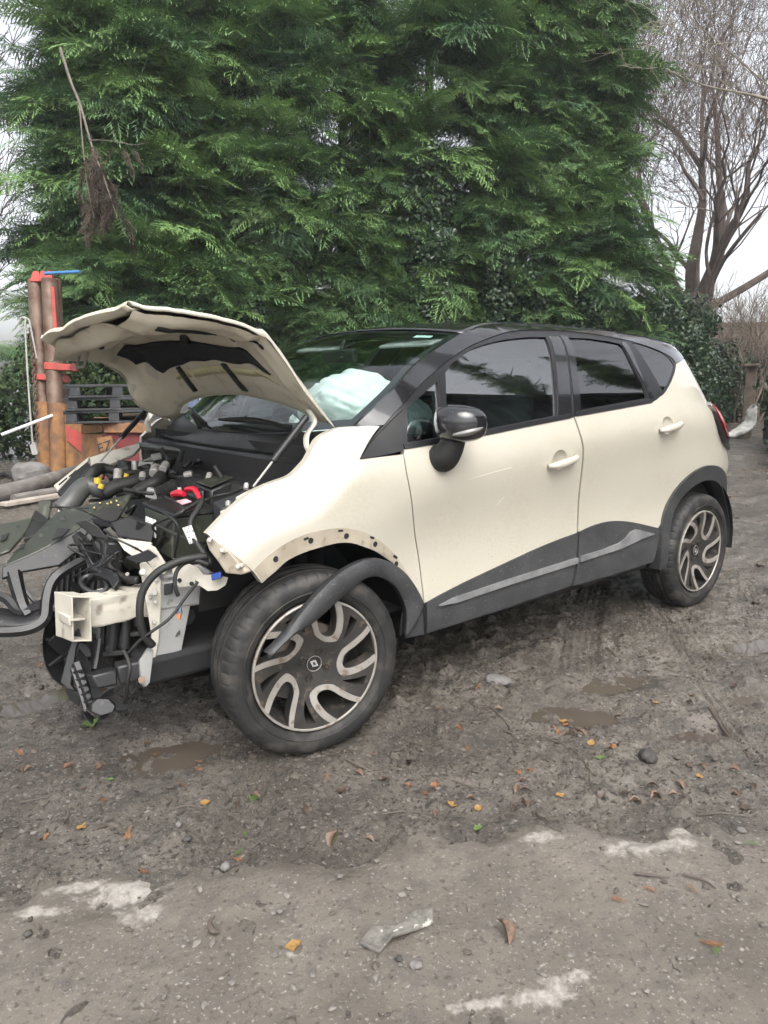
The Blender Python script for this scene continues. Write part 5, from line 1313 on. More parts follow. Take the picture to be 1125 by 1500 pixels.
# cables
def cable(pts, r, name='cable', m=RUBBER, n=7): return MB().tube(pts, r, n, 6).build(name, m, car, sharp=0)
cable([(-0.243,-0.512,0.884),(-0.286,-0.533,0.872),(-0.355,-0.560,0.853),(-0.387,-0.542,0.818),(-0.398,-0.517,0.776),(-0.398,-0.475,0.733)], .008)
cable([(-0.273,-0.566,0.884),(-0.310,-0.595,0.858),(-0.341,-0.616,0.830),(-0.343,-0.637,0.788),(-0.336,-0.679,0.747),(-0.325,-0.707,0.723),(-0.323,-0.712,0.705)], .010)
cable([(-0.422,-0.513,0.818),(-0.399,-0.562,0.802),(-0.375,-0.598,0.786),(-0.342,-0.643,0.770),(-0.299,-0.628,0.757)], .006)
MB().plate([(-0.370,-0.616,0.815),(-0.350,-0.642,0.826),(-0.341,-0.663,0.772),(-0.358,-0.638,0.763)], .002).build('cable_tag', WLAB, car)
cable([(-0.332,-0.712,0.732),(-0.373,-0.705,0.732),(-0.419,-0.695,0.727),(-0.484,-0.675,0.698),(-0.527,-0.665,0.649),(-0.544,-0.665,0.590),(-0.539,-0.662,0.508),(-0.508,-0.660,0.457)], .0125, 'wiring_loom')
cable([(-0.336,-0.728,0.708),(-0.366,-0.713,0.722),(-0.400,-0.687,0.715),(-0.427,-0.684,0.690),(-0.436,-0.687,0.646),(-0.427,-0.689,0.613)], .007, 'wiring_loom')
cable([(-0.361,-0.695,0.649),(-0.401,-0.686,0.603),(-0.463,-0.701,0.551),(-0.511,-0.683,0.516),(-0.548,-0.660,0.485),(-0.584,-0.630,0.435)], .005, 'wiring_loom')
cable([(-0.550,-0.297,0.736),(-0.537,-0.342,0.701),(-0.528,-0.387,0.653),(-0.502,-0.440,0.629),(-0.478,-0.487,0.630)], .014, 'coolant_hose')
cable([(-0.598,-0.651,0.463),(-0.599,-0.699,0.426),(-0.610,-0.702,0.375),(-0.614,-0.677,0.300)], .006, 'wiring_loom')
cable([(-0.115,-0.606,0.927),(-0.141,-0.527,0.897),(-0.183,-0.495,0.887),(-0.240,-0.516,0.879)], .005, 'wiring_loom')
# pipes and hoses across the bay
cable([(-0.551,0.085,0.796),(-0.513,0.088,0.826),(-0.467,0.112,0.864),(-0.434,0.114,0.879),(-0.404,0.087,0.866),(-0.380,0.040,0.861)], [.040, .040, .038, .034, .030], 'intake_pipe', mat('grey_intake_plastic', (.05, .052, .052), (.08, .08, .075), 6, rough=.4), 14)
cable([(-0.440,0.167,0.860),(-0.417,0.183,0.893),(-0.386,0.190,0.923),(-0.345,0.212,0.931),(-0.291,0.191,0.920),(-0.251,0.160,0.929)], [.027, .027, .026, .018, .016], 'coolant_hose', RUBBER, 12)
cable([(-0.409,0.035,0.851),(-0.354,0.035,0.875),(-0.266,0.033,0.892),(-0.195,0.046,0.915),(-0.141,0.070,0.925)], [.028, .028, .026, .026], 'intake_hose', RUBBER, 12)
cable([(-0.316,-0.065,0.859),(-0.267,-0.060,0.881),(-0.231,-0.061,0.893),(-0.192,-0.023,0.911)], .024, 'intake_hose', RUBBER, 12)
cable([(-0.338,0.158,0.896),(-0.293,0.125,0.913),(-0.220,0.131,0.912),(-0.156,0.145,0.911)], .012, 'vacuum_hose', RUBBER)
cable([(-0.058,-0.136,0.897),(-0.067,-0.061,0.904),(-0.117,-0.021,0.898),(-0.133,0.057,0.897)], .009, 'vacuum_hose', RUBBER)
mb = MB(); cr_ = [Vector(q) for q in catmull([(-0.269,-0.156,0.860),(-0.241,-0.163,0.868),(-0.211,-0.172,0.880),(-0.194,-0.171,0.889)], 8)]
mb.tube(cr_, [.026+.004*(i % 2) for i in range(len(cr_))], 12); mb.build('ribbed_hose', RUBBER, car, sharp=20)
cp = [(-0.252,0.223,0.911),(-0.247,0.229,0.954),(-0.219,0.195,0.905),(-0.214,0.202,0.954)]
MB().tube(cp[:2], .028, 16).build('filler_cap', BLKD, car, bev=.004)
MB().tube(cp[2:], .012, 12).build('pressure_valve', BARE, car, bev=.002)
YPL = mat('yellow_plastic', (.50, .36, .03), rough=.5)
for L, r_c in (([(-0.425,0.032,0.893),(-0.422,0.035,0.917)], .014), ([(-0.426,0.002,0.878),(-0.419,0.001,0.896)], .011), ([(-0.303,0.066,0.903),(-0.297,0.065,0.919)], .010), ([(-0.324,0.085,0.911),(-0.319,0.086,0.933)], .012)): MB().tube(L, r_c, 10).build('pipe_clip', YPL, car, bev=.002)
for L, r_c in (([(-0.337,0.066,0.898),(-0.323,0.090,0.935)], .016), ([(-0.271,-0.025,0.907),(-0.259,-0.004,0.925)], .013), ([(-0.214,-0.003,0.919),(-0.184,0.042,0.937)], .020), ([(-0.185,-0.023,0.935),(-0.152,0.020,0.951)], .016), ([(-0.091,-0.237,0.910),(-0.075,-0.219,0.928)], .012), ([(-0.099,-0.035,0.904),(-0.072,-0.055,0.912)], .016)): MB().tube(L, r_c, 12).build('metal_fitting', BARE, car, bev=.002)
rb = random.Random(4)
for i in range(34):
    x = rb.uniform(-.28, -.02); y = rb.uniform(-.30, .55); z = .83+.14*(x+.28)/.26+rb.uniform(-.05, .02)
    p = Vector((x, y, z)); k = rb.random()
    if k < .45:
        q1 = p+Vector((rb.gauss(0, .08), rb.gauss(0, .10), rb.uniform(-.03, .03))); q2 = q1+Vector((rb.gauss(0, .06), rb.gauss(0, .08), rb.uniform(-.06, .01)))
        cable([p, q1, q2], rb.uniform(.005, .012), 'small_hose', rb.choice([RUBBER, RUBBER, BLK]))
    elif k < .75: MB().tube([p, p+Vector((rb.gauss(0, .02), rb.gauss(0, .02), .045))], rb.uniform(.008, .018), 10).build('engine_fitting', rb.choice([BARE, BLKD, BLK]), car, bev=.002)
    else: MB().box(p, (rb.uniform(.03, .07), rb.uniform(.03, .07), rb.uniform(.02, .05)), (rb.gauss(0, .2), rb.gauss(0, .2), rb.uniform(0, 3))).build('engine_fitting', rb.choice([BLKD, BLK, GREYM]), car, bev=.004)
# near strut top and wing rail beside the battery
MB().hull([(-0.175,-0.617,0.897),(-0.114,-0.609,0.918),(-0.120,-0.646,0.909),(-0.178,-0.657,0.883)], [(-0.176,-0.619,0.883),(-0.116,-0.611,0.904),(-0.121,-0.648,0.895),(-0.180,-0.659,0.870)]).build('wing_rail', CREAMM, car, bev=.003)
MB().hull([(-0.239,-0.626,0.858),(-0.197,-0.633,0.868),(-0.199,-0.660,0.858),(-0.240,-0.656,0.844)], [(-0.242,-0.629,0.840),(-0.199,-0.635,0.850),(-0.201,-0.662,0.840),(-0.242,-0.658,0.826)]).build('wing_bracket', CREAMM, car, bev=.003)
for L in ([(-0.135,-0.618,0.921),(-0.126,-0.608,0.936)], [(-0.217,-0.642,0.872),(-0.210,-0.631,0.886)]): MB().tube(L, .009, 8).build('stud', BARE, car)
# far wing rail
MB().plate([(-0.265,0.633,0.937),(-0.174,0.630,0.960),(-0.094,0.634,0.977),(-0.023,0.645,0.989),(-0.020,0.638,0.969),(-0.078,0.575,0.945),(-0.117,0.577,0.931),(-0.198,0.570,0.902),(-0.278,0.570,0.902)], .02).build('far_wing_rail', CREAMM, car, bev=.003)
MB().plate([(-0.464,0.510,0.838),(-0.271,0.613,0.945),(-0.303,0.566,0.908),(-0.365,0.505,0.884),(-0.461,0.464,0.822)], .02).build('far_wing_rail', CREAMM, car, bev=.003)
for L in ([(-0.454,0.464,0.848),(-0.411,0.488,0.872),(-0.410,0.485,0.866),(-0.452,0.461,0.842)], [(-0.401,0.493,0.876),(-0.360,0.518,0.898),(-0.358,0.515,0.892),(-0.399,0.490,0.870)]): MB().plate(L, .002).build('rail_slot', DARK, car)
MB().plate([(-0.368,0.510,0.893),(-0.303,0.544,0.928),(-0.297,0.508,0.909),(-0.316,0.460,0.863),(-0.386,0.445,0.835),(-0.452,0.424,0.796),(-0.467,0.442,0.819)], .02).build('far_headlamp_bracket', BLKD, car, bev=.003)
MB().plate([(-0.493,0.322,0.779),(-0.469,0.306,0.795),(-0.474,0.238,0.765),(-0.522,0.206,0.742),(-0.548,0.226,0.737)], .02).build('far_bumper_bracket', CREAMM, car, bev=.003)

# ================================================================== SMASHED FRONT END
# broken front carrier of black plastic
fc = empty('front_carrier', [(-0.594,-0.133,0.726)][0], parent=car); fc_o = fc.location
fc['label'] = 'broken greenish black plastic front carrier jutting out ahead of the car'
def lf(L): return [tuple(Vector(p)-fc_o) for p in L]
MB().plate(lf([(-0.698,-0.096,0.747),(-0.597,-0.031,0.815),(-0.502,-0.052,0.830),(-0.339,-0.098,0.865),(-0.398,-0.165,0.820),(-0.514,-0.179,0.808),(-0.587,-0.207,0.770),(-0.711,-0.222,0.720),(-0.827,-0.216,0.681),(-0.778,-0.168,0.720)]), .012).build('top_plate', GREENB, fc, bev=.004)
MB().plate(lf([(-0.833,0.098,0.766),(-0.730,0.044,0.782),(-0.669,0.023,0.793),(-0.705,-0.035,0.758),(-0.784,-0.113,0.711),(-0.878,-0.108,0.687)]), .012).build('top_plate', GREENB, fc, bev=.004)
MB().plate(lf([(-0.674,0.026,0.788),(-0.636,0.046,0.780),(-0.612,-0.026,0.782),(-0.669,-0.091,0.755),(-0.729,-0.073,0.735)]), .014).build('torn_rib', BLKD, fc, bev=.003)
MB().hull(lf([(-0.609,0.167,0.831),(-0.570,0.135,0.831),(-0.607,0.071,0.762),(-0.638,0.098,0.772)]), lf([(-0.592,0.205,0.827),(-0.553,0.173,0.827),(-0.591,0.108,0.757),(-0.622,0.136,0.767)])).build('latch_tower', GREENB, fc, bev=.003)
MB().plate(lf([(-0.832,-0.218,0.681),(-0.713,-0.228,0.719),(-0.588,-0.212,0.768),(-0.514,-0.186,0.807),(-0.512,-0.216,0.768),(-0.566,-0.252,0.708),(-0.613,-0.255,0.697),(-0.668,-0.269,0.670),(-0.781,-0.233,0.658),(-0.838,-0.229,0.643)]), .02).build('front_web', BLK, fc, bev=.004)
MB().plate(lf([(-0.516,-0.177,0.808),(-0.472,-0.154,0.835),(-0.401,-0.176,0.820),(-0.436,-0.195,0.786),(-0.504,-0.221,0.773)]), .03).build('torn_web', BLKD, fc, bev=.003)
MB().plate(lf([(-0.646,-0.207,0.787),(-0.614,-0.234,0.783),(-0.647,-0.251,0.764),(-0.676,-0.242,0.757)]), .004).build('recess', BLKD, fc)
for L in ([(-0.728,0.007,0.772),(-0.711,-0.000,0.771),(-0.723,-0.019,0.760),(-0.735,-0.010,0.760)], [(-0.787,-0.022,0.750),(-0.763,-0.027,0.757),(-0.782,-0.055,0.740),(-0.800,-0.055,0.735)], [(-0.625,-0.059,0.794),(-0.616,-0.060,0.793),(-0.635,-0.086,0.782),(-0.641,-0.081,0.782)], [(-0.761,-0.165,0.736),(-0.745,-0.171,0.740),(-0.755,-0.184,0.729),(-0.767,-0.181,0.728)]): MB().plate(L and lf(L), .003).build('plate_slot', DARK, fc)
LFY = mat('torn_foam', (.55, .42, .16), rough=.8)
for q in [(-0.458,-0.086,0.837),(-0.441,-0.120,0.837),(-0.429,-0.122,0.841),(-0.407,-0.119,0.844),(-0.412,-0.151,0.833),(-0.485,-0.106,0.825),(-0.515,-0.137,0.812)]: MB().box(Vector(q)-fc_o, (.012, .006, .005), (.3, .4, 1)).build('torn_foam', LFY, fc)
MB().tube(lf([(-0.587,-0.211,0.753),(-0.571,-0.244,0.722),(-0.567,-0.296,0.682),(-0.572,-0.350,0.660),(-0.538,-0.434,0.645)]), [.020, .024, .024, .022, .018], 6, 4).build('carrier_strut', BLK, fc)
MB().tube(lf([(-0.564,-0.272,0.682),(-0.623,-0.281,0.664),(-0.678,-0.294,0.643),(-0.708,-0.303,0.612),(-0.728,-0.323,0.569),(-0.745,-0.348,0.520),(-0.777,-0.353,0.498),(-0.824,-0.342,0.491),(-0.911,-0.297,0.494)]), [.018, .020, .021, .020, .018], 6, 5).build('lower_rail', BLK, fc)
MB().tube(lf([(-0.580,-0.289,0.669),(-0.646,-0.293,0.647),(-0.695,-0.300,0.614),(-0.713,-0.323,0.566),(-0.736,-0.344,0.510)]), .008, 5, 5).build('lower_rail', BLK, fc)
mb = MB(); cen = [Vector(q) for q in lf([(-0.600,-0.415,0.622),(-0.574,-0.437,0.617),(-0.592,-0.391,0.639)])]
mb.tube([cen[0]+(cen[1]-cen[0])*1.25*math.cos(a)+(cen[2]-cen[0])*1.2*math.sin(a) for a in np.linspace(0, 2*math.pi, 25)], .010, 8, caps=False); mb.build('tow_ring', BLK, fc)
MB().plate(lf([(-0.620,-0.354,0.645),(-0.586,-0.392,0.657),(-0.536,-0.458,0.662),(-0.540,-0.485,0.641),(-0.565,-0.496,0.620),(-0.570,-0.461,0.641),(-0.597,-0.410,0.653),(-0.623,-0.372,0.612)]), .02).build('strut_foot', BLK, fc, bev=.003)
MB().tube(lf([(-0.799,-0.218,0.658),(-0.797,-0.245,0.606),(-0.792,-0.276,0.551),(-0.783,-0.302,0.523)]), [.026, .021, .020], 6, 4).build('carrier_brace', BLK, fc)
MB().tube(lf([(-0.881,-0.191,0.601),(-0.831,-0.238,0.574),(-0.803,-0.283,0.537),(-0.739,-0.304,0.557)]), [.018, .017, .015], 6, 4).build('carrier_brace', BLK, fc)
MB().tube(lf([(-0.778,-0.235,0.605),(-0.760,-0.271,0.567),(-0.747,-0.299,0.552)]), .007, 5, 4).build('carrier_brace', BLK, fc)
Gd = [lf([(-0.905,-0.184,0.547),(-0.844,-0.235,0.540),(-0.793,-0.280,0.527),(-0.744,-0.317,0.540)]), lf([(-0.916,-0.234,0.520),(-0.856,-0.284,0.515),(-0.805,-0.327,0.509),(-0.751,-0.355,0.523)]), lf([(-0.924,-0.261,0.487),(-0.864,-0.310,0.487),(-0.821,-0.345,0.491),(-0.770,-0.358,0.502)])]
solid(MB().grid([[tuple(p) for p in catmull(r_, 4)] for r_ in Gd]).build('lower_lip', BLK, fc), .008)

# aluminium crash beam stub and crash can
cb3 = empty('crash_beam', (-.70, -.52, .56), parent=car)
def wall(mb, x0, x1, z0, z1, y0=-.05, y1=.055): return mb.box(((x0+x1)/2, (y0+y1)/2, (z0+z1)/2), (x1-x0, y1-y0, z1-z0))
be = MB(); wall(be, -.030, -.026, -.072, .072); wall(be, .022, .026, -.072, .072); wall(be, -.026, .022, .068, .072); wall(be, -.026, .022, -.072, -.068); wall(be, -.026, .022, -.003, .003)
be.v = [(x+.007*math.sin(z*38+y*21), y+.006*math.sin(z*55+x*60), z+.006*math.sin(y*70+x*35)) for x, y, z in be.v]
be.build('extrusion', CREAMM, cb3, bev=.0012)
MB().box((-.0295, .003, .0), (.010, .10, .030)).build('front_rib', CREAMM, cb3, bev=.004)
def dented_box(c, s, amp, name, m, par, seed=0, cuts=8):
    bm = bmesh.new(); bmesh.ops.create_cube(bm, size=1); bmesh.ops.bevel(bm, geom=bm.edges[:], offset=.06, segments=2, affect='EDGES'); bmesh.ops.subdivide_edges(bm, edges=bm.edges[:], cuts=cuts, use_grid_fill=True)
    for v in bm.verts:
        p = Vector((v.co.x*s[0], v.co.y*s[1], v.co.z*s[2])); n = v.co.normalized()
        k = float(vnoise(np.array(p.x*28+seed), np.array(p.z*28+p.y*17), seed))-.5+.5*(float(vnoise(np.array(p.x*70+seed), np.array(p.z*70-p.y*40), seed+2))-.5)
        v.co = p+n*k*amp+Vector(c)
    me = bpy.data.meshes.new(name); bm.to_mesh(me); bm.free(); me.polygons.foreach_set('use_smooth', [True]*len(me.polygons)); me.set_sharp_from_angle(angle=R(40)); me.materials.append(m)
    o = bpy.data.objects.new(name, me); COL.objects.link(o); o.parent = par; return o
dented_box((.146, .035, .0), (.24, .085, .098), .014, 'crash_can', CREAMM, cb3, 3)
cb3.rotation_euler = (0, R(2), R(6))
# end plate of the chassis leg
MB().plate([(-0.459,-0.511,0.697),(-0.437,-0.538,0.662),(-0.423,-0.544,0.632),(-0.429,-0.555,0.565),(-0.448,-0.559,0.427),(-0.476,-0.560,0.328),(-0.490,-0.557,0.345),(-0.472,-0.558,0.456),(-0.477,-0.541,0.571),(-0.479,-0.523,0.638),(-0.475,-0.501,0.689)], .014).build('chassis_end_plate', CREAMM, car, bev=.004)
MB().plate([(-0.438,-0.536,0.531),(-0.328,-0.553,0.530),(-0.380,-0.556,0.341),(-0.410,-0.558,0.339),(-0.413,-0.558,0.330),(-0.474,-0.555,0.326),(-0.450,-0.551,0.425)], .006).build('splash_plate', GREYM, car, bev=.002)
MB().plate([(-0.427,-0.529,0.625),(-0.278,-0.547,0.616),(-0.289,-0.560,0.523),(-0.436,-0.544,0.530)], .05).build('chassis_leg', GREYM, car, bev=.008)
MB().box((-.10, -.47, .575), (.62, .085, .125)).build('chassis_rail', GREYM, car, bev=.01)
MB().plate([(-0.511,-0.388,0.763),(-0.429,-0.496,0.755),(-0.459,-0.511,0.697),(-0.472,-0.502,0.693),(-0.498,-0.421,0.724)], .01).build('upper_bracket', CREAMM, car, bev=.003)
MB().hull([(-0.506,-0.342,0.807),(-0.445,-0.337,0.820),(-0.404,-0.466,0.803),(-0.425,-0.487,0.753),(-0.502,-0.382,0.765)], [(-0.462,-0.275,0.801),(-0.416,-0.283,0.814),(-0.373,-0.400,0.799),(-0.391,-0.424,0.747),(-0.456,-0.303,0.760)]).build('headlamp_mount', BLKD, car, bev=.004)
MB().plate([(-0.439,-0.503,0.749),(-0.431,-0.524,0.742),(-0.408,-0.571,0.677),(-0.421,-0.566,0.655),(-0.441,-0.535,0.662),(-0.454,-0.503,0.695)], .012).build('bracket_flange', CREAMM, car, bev=.004)
MB().plate([(-0.406,-0.599,0.678),(-0.387,-0.612,0.691),(-0.362,-0.631,0.696),(-0.343,-0.662,0.685),(-0.336,-0.685,0.666),(-0.306,-0.722,0.668),(-0.280,-0.746,0.659),(-0.289,-0.744,0.635),(-0.312,-0.729,0.618),(-0.332,-0.701,0.613),(-0.347,-0.672,0.628),(-0.395,-0.622,0.619),(-0.406,-0.607,0.643)], .006).build('lamp_rail', CREAMM, car, bev=.002)
MB().plate([(-0.376,-0.585,0.675),(-0.325,-0.623,0.688),(-0.302,-0.674,0.666),(-0.328,-0.656,0.649),(-0.366,-0.601,0.644)], .03).build('lamp_rail_web', GREYM, car, bev=.003)
for q in [(-0.393,-0.625,0.644),(-0.366,-0.658,0.635),(-0.351,-0.669,0.646)]: MB().lathe([(0, 0), (0, .0075)], q, tuple(CAM-Vector(q)), 10).build('rail_hole', DARK, car)
MB().plate([(-0.347,-0.731,0.793),(-0.329,-0.752,0.799),(-0.306,-0.789,0.775),(-0.283,-0.839,0.724),(-0.268,-0.863,0.700),(-0.289,-0.849,0.692),(-0.316,-0.801,0.691),(-0.327,-0.770,0.726),(-0.339,-0.740,0.758)], .03).build('fender_bracket', DIRTY, car, bev=.006)
for L in ([(-0.348,-0.743,0.793),(-0.339,-0.755,0.803),(-0.335,-0.760,0.797),(-0.342,-0.750,0.787)], [(-0.326,-0.786,0.760),(-0.312,-0.801,0.770),(-0.312,-0.804,0.757),(-0.324,-0.790,0.752)], [(-0.300,-0.840,0.720),(-0.286,-0.855,0.730),(-0.286,-0.858,0.717),(-0.296,-0.845,0.710)]): MB().plate(L, .02).build('bracket_lug', CREAMM, car, bev=.004)
MB().hull([(-0.339,-0.746,0.679),(-0.318,-0.773,0.690),(-0.319,-0.777,0.671),(-0.339,-0.750,0.660)], [(-0.322,-0.721,0.675),(-0.301,-0.748,0.686),(-0.302,-0.752,0.667),(-0.322,-0.725,0.656)]).build('blue_connector', mat('blue_connector', (.02, .055, .24), rough=.4), car, bev=.003)
MB().plate([(-0.440,-0.687,0.579),(-0.426,-0.697,0.583),(-0.425,-0.704,0.557),(-0.439,-0.693,0.553)], .014).build('loose_connector', mat('grey_blue_connector', (.10, .13, .18), rough=.5), car, bev=.002)
MB().plate([(-0.440,-0.695,0.556),(-0.428,-0.704,0.560),(-0.432,-0.705,0.541),(-0.440,-0.698,0.541)], .012).build('copper_pins', mat('orange_pins', (.42, .16, .06), rough=.5), car)
for q, r_c in (([(-0.483,-0.539,0.667),(-0.495,-0.578,0.680)], .011), ([(-0.447,-0.546,0.595),(-0.462,-0.584,0.606)], .010), ([(-0.449,-0.552,0.563),(-0.458,-0.575,0.571)], .007), ([(-0.460,-0.558,0.497),(-0.469,-0.582,0.505)], .007), ([(-0.325,-0.802,0.767),(-0.331,-0.815,0.771)], .008), ([(-0.299,-0.853,0.721),(-0.306,-0.866,0.725)], .008), ([(-0.344,-0.759,0.796),(-0.351,-0.773,0.799)], .008)): MB().tube(q, r_c, 10).build('bolt', BARE, car, bev=.002)
MB().plate([(-0.419,-0.556,0.620),(-0.397,-0.573,0.624),(-0.402,-0.578,0.589),(-0.423,-0.561,0.584)], .01).build('rail_socket', BLKD, car, bev=.002)
# radiator pack, drier and fan shroud
rd = empty('radiator', (-.50, .05, .52), parent=car); rd.rotation_euler = (0, R(8), R(-6))
MB().box((0, 0, 0), (.05, .74, .44)).build('core', BLKD, rd, bev=.006)
for k in range(7): MB().box((-.030, -.33+.11*k, 0), (.012, .012, .43)).build('fin_rib', BLK, rd)
MB().box((0, -.40, 0), (.07, .06, .46)).build('side_tank', BLK, rd, bev=.01)
for L, r_c in (([(-0.558,-0.451,0.506),(-0.577,-0.462,0.391)], .022), ([(-0.518,-0.456,0.511),(-0.535,-0.469,0.397)], .020), ([(-0.583,-0.430,0.506),(-0.597,-0.440,0.416)], .012)): MB().tube(L, r_c, 14).build('receiver_drier', BLK, car, bev=.004)
for L in ([(-0.605,-0.463,0.401),(-0.552,-0.505,0.405),(-0.554,-0.508,0.390),(-0.608,-0.465,0.383)], [(-0.498,-0.475,0.499),(-0.480,-0.489,0.502),(-0.483,-0.493,0.470),(-0.502,-0.479,0.468)], [(-0.518,-0.482,0.455),(-0.485,-0.508,0.457),(-0.487,-0.510,0.442),(-0.519,-0.485,0.439)]): MB().plate(L, .03).build('drier_clamp', BLKD, car, bev=.003)
G = []
for s in np.linspace(0, 1, 12):
    a = -1.35+s*2.75; G.append([tuple(p) for p in catmull([[(-0.687,-0.269,0.388)][0], [(-0.711,-0.298,0.402)][0], [(-0.735,-0.327,0.417)][0]], 3)])
sh_c = np.array([(-0.661,-0.290,0.388)][0]); sh_u = np.array([(-0.603,-0.386,0.402)][0])-sh_c; sh_v = np.array([(-0.645,-0.271,0.522)][0])-sh_c; sh_n = np.cross(sh_u, sh_v); sh_n = sh_n/np.linalg.norm(sh_n)
G = [[sh_c+sh_u*math.cos(a)*r_c+sh_v*math.sin(a)*r_c*1.05+sh_n*d for r_c, d in ((.96, .0), (1.0, .01), (.98, -.07), (.80, -.09), (.3, -.09))] for a in np.linspace(R(75), R(290), 22)]
solid(MB().grid(G).build('fan_shroud', BLKD, car), .006)
mb = MB()
for k in range(5):
    a = R(80+k*45); mb.tube([sh_c+sh_n*-.05, sh_c+(sh_u*math.cos(a)+sh_v*math.sin(a))*.95], .008, 5)
mb.build('shroud_ribs', BLK, car)
# torn scraps and loose wires between the beam and the lamp mount
rs_ = random.Random(11)
def scrap(c, s, m, nm='torn_plastic'):
    c = Vector(c); n = Vector((rs_.gauss(-.3, .5), -1, rs_.gauss(.2, .5))).normalized(); a1 = n.orthogonal().normalized(); a1 = Matrix.Rotation(rs_.uniform(0, 6.28), 3, n)@a1; a2 = n.cross(a1)
    k = rs_.randint(5, 8); P_ = []
    for i in range(k):
        t = 2*math.pi*i/k; q = s*rs_.uniform(.45, 1.15); P_.append(c+a1*math.cos(t)*q*1.5+a2*math.sin(t)*q*.7+n*rs_.gauss(0, .008))
    MB().plate(P_, .005).build(nm, m, car, bev=.0015)
for i in range(46):
    x = rs_.uniform(-.66, -.30); y = rs_.uniform(-.56, .05); z = rs_.uniform(.40, .82)
    sc_s, sc_m = rs_.uniform(.018, .05), rs_.choice([BLK, BLKD, BLKD, GREENB, GREYPL])
    if y < -.36 and .46 < z < .70: continue
    scrap((x, y, z), sc_s, sc_m)
for i in range(12): scrap((rs_.uniform(-.68, -.56), rs_.uniform(-.54, -.36), rs_.uniform(.15, .26)), rs_.uniform(.014, .030), rs_.choice([BLK, BLKD, GREYPL]))
for i in range(10): scrap((rs_.uniform(-.72, -.55), rs_.uniform(-.46, -.2), rs_.uniform(.16, .45)), rs_.uniform(.02, .05), rs_.choice([BLK, BLKD, GREYPL]))
for i in range(34):
    p = Vector((rs_.uniform(-.60, -.28), rs_.uniform(-.56, 0), rs_.uniform(.45, .82))); P_ = [p]
    for k in range(3): p = p+Vector((rs_.gauss(0, .06), rs_.gauss(0, .07), rs_.gauss(-.02, .06))); P_.append(p)
    if min(q.y for q in P_) < -.44 and min(q.z for q in P_) < .66: continue
    cable(P_, rs_.uniform(.0025, .006), 'loose_wire', rs_.choice([RUBBER, RUBBER, BLK, BLKD, GREYPL]), 5)
for i in range(12):
    p = Vector((rs_.uniform(-.55, -.36), rs_.uniform(-.54, -.40), rs_.uniform(.55, .78))); MB().tube([p, p+Vector((-.006, -.014, .003))], rs_.uniform(.005, .009), 8).build('bolt', BARE, car, bev=.0015)
# drooping side guide and lower frame
MB().plate([(-0.695,-0.497,0.505),(-0.672,-0.511,0.522),(-0.624,-0.528,0.506),(-0.632,-0.535,0.450),(-0.640,-0.528,0.450),(-0.640,-0.520,0.485),(-0.675,-0.515,0.496),(-0.700,-0.517,0.457),(-0.732,-0.542,0.350),(-0.722,-0.557,0.325),(-0.743,-0.549,0.342),(-0.758,-0.520,0.355),(-0.729,-0.511,0.435)], .016).build('air_guide', BLK, car, bev=.003)
MB().tube([(-0.634,-0.540,0.477),(-0.651,-0.553,0.417),(-0.663,-0.563,0.389)], .008, 6).build('guide_rod', BLK, car)
MB().tube([(-0.709,-0.534,0.410),(-0.704,-0.575,0.363),(-0.698,-0.608,0.300)], [.016, .014, .012], 6, 3).build('guide_rail', BLK, car)
for k in range(6):
    q = np.array([(-0.723,-0.548,0.388)][0])*(1-k/5)+np.array([(-0.713,-0.613,0.283)][0])*(k/5); q2 = np.array([(-0.703,-0.581,0.400)][0])*(1-k/5)+np.array([(-0.697,-0.629,0.298)][0])*(k/5)
    MB().tube([q, q2], .005, 5).build('guide_fin', BLK, car)
MB().tube([(-0.723,-0.538,0.397),(-0.718,-0.576,0.340),(-0.714,-0.613,0.279)], .008, 6).build('guide_rail', BLK, car)
MB().hull([(-0.699,-0.648,0.404),(-0.625,-0.656,0.406),(-0.627,-0.665,0.360),(-0.689,-0.666,0.363)], [(-0.703,-0.594,0.396),(-0.621,-0.607,0.403),(-0.626,-0.614,0.356),(-0.695,-0.611,0.354)]).build('lower_crash_box', BLK, car, bev=.006)
MB().hull([(-0.625,-0.659,0.416),(-0.554,-0.671,0.419),(-0.559,-0.680,0.362),(-0.624,-0.674,0.360)], [(-0.618,-0.607,0.416),(-0.525,-0.641,0.428),(-0.528,-0.652,0.370),(-0.614,-0.623,0.361)]).build('lower_crash_box', BLK, car, bev=.006)
MB().plate([(-0.559,-0.679,0.425),(-0.515,-0.643,0.449),(-0.503,-0.655,0.440),(-0.539,-0.699,0.354),(-0.554,-0.702,0.345),(-0.564,-0.691,0.358)], .016).build('lower_bracket', GREYM, car, bev=.003)
MB().tube([(-0.566,-0.699,0.371),(-0.573,-0.724,0.381)], .011, 10).build('rusty_bolt', RUST, car)
MB().hull([(-0.706,-0.650,0.317),(-0.691,-0.659,0.330),(-0.659,-0.673,0.325),(-0.643,-0.680,0.300),(-0.655,-0.687,0.284),(-0.691,-0.684,0.283),(-0.713,-0.662,0.295)], [(-0.699,-0.596,0.295),(-0.680,-0.607,0.312),(-0.644,-0.624,0.310),(-0.623,-0.633,0.286),(-0.635,-0.640,0.270),(-0.675,-0.634,0.268),(-0.704,-0.609,0.277)]).build('foot_block', BLK, car, bev=.004)
MB().plate([(-0.666,-0.630,0.316),(-0.575,-0.645,0.290),(-0.608,-0.674,0.274),(-0.638,-0.674,0.283)], .01).build('foot_web', BLKD, car, bev=.002)
MB().tube([(-0.738,-0.075,0.477),(-0.709,-0.215,0.539),(-0.691,-0.300,0.517)], .006, 5, 4).build('loose_rod', BARE, car)
MB().box((-.2, -.12, .33), (.62, .9, .10)).build('subframe', DARK, car, bev=.02)
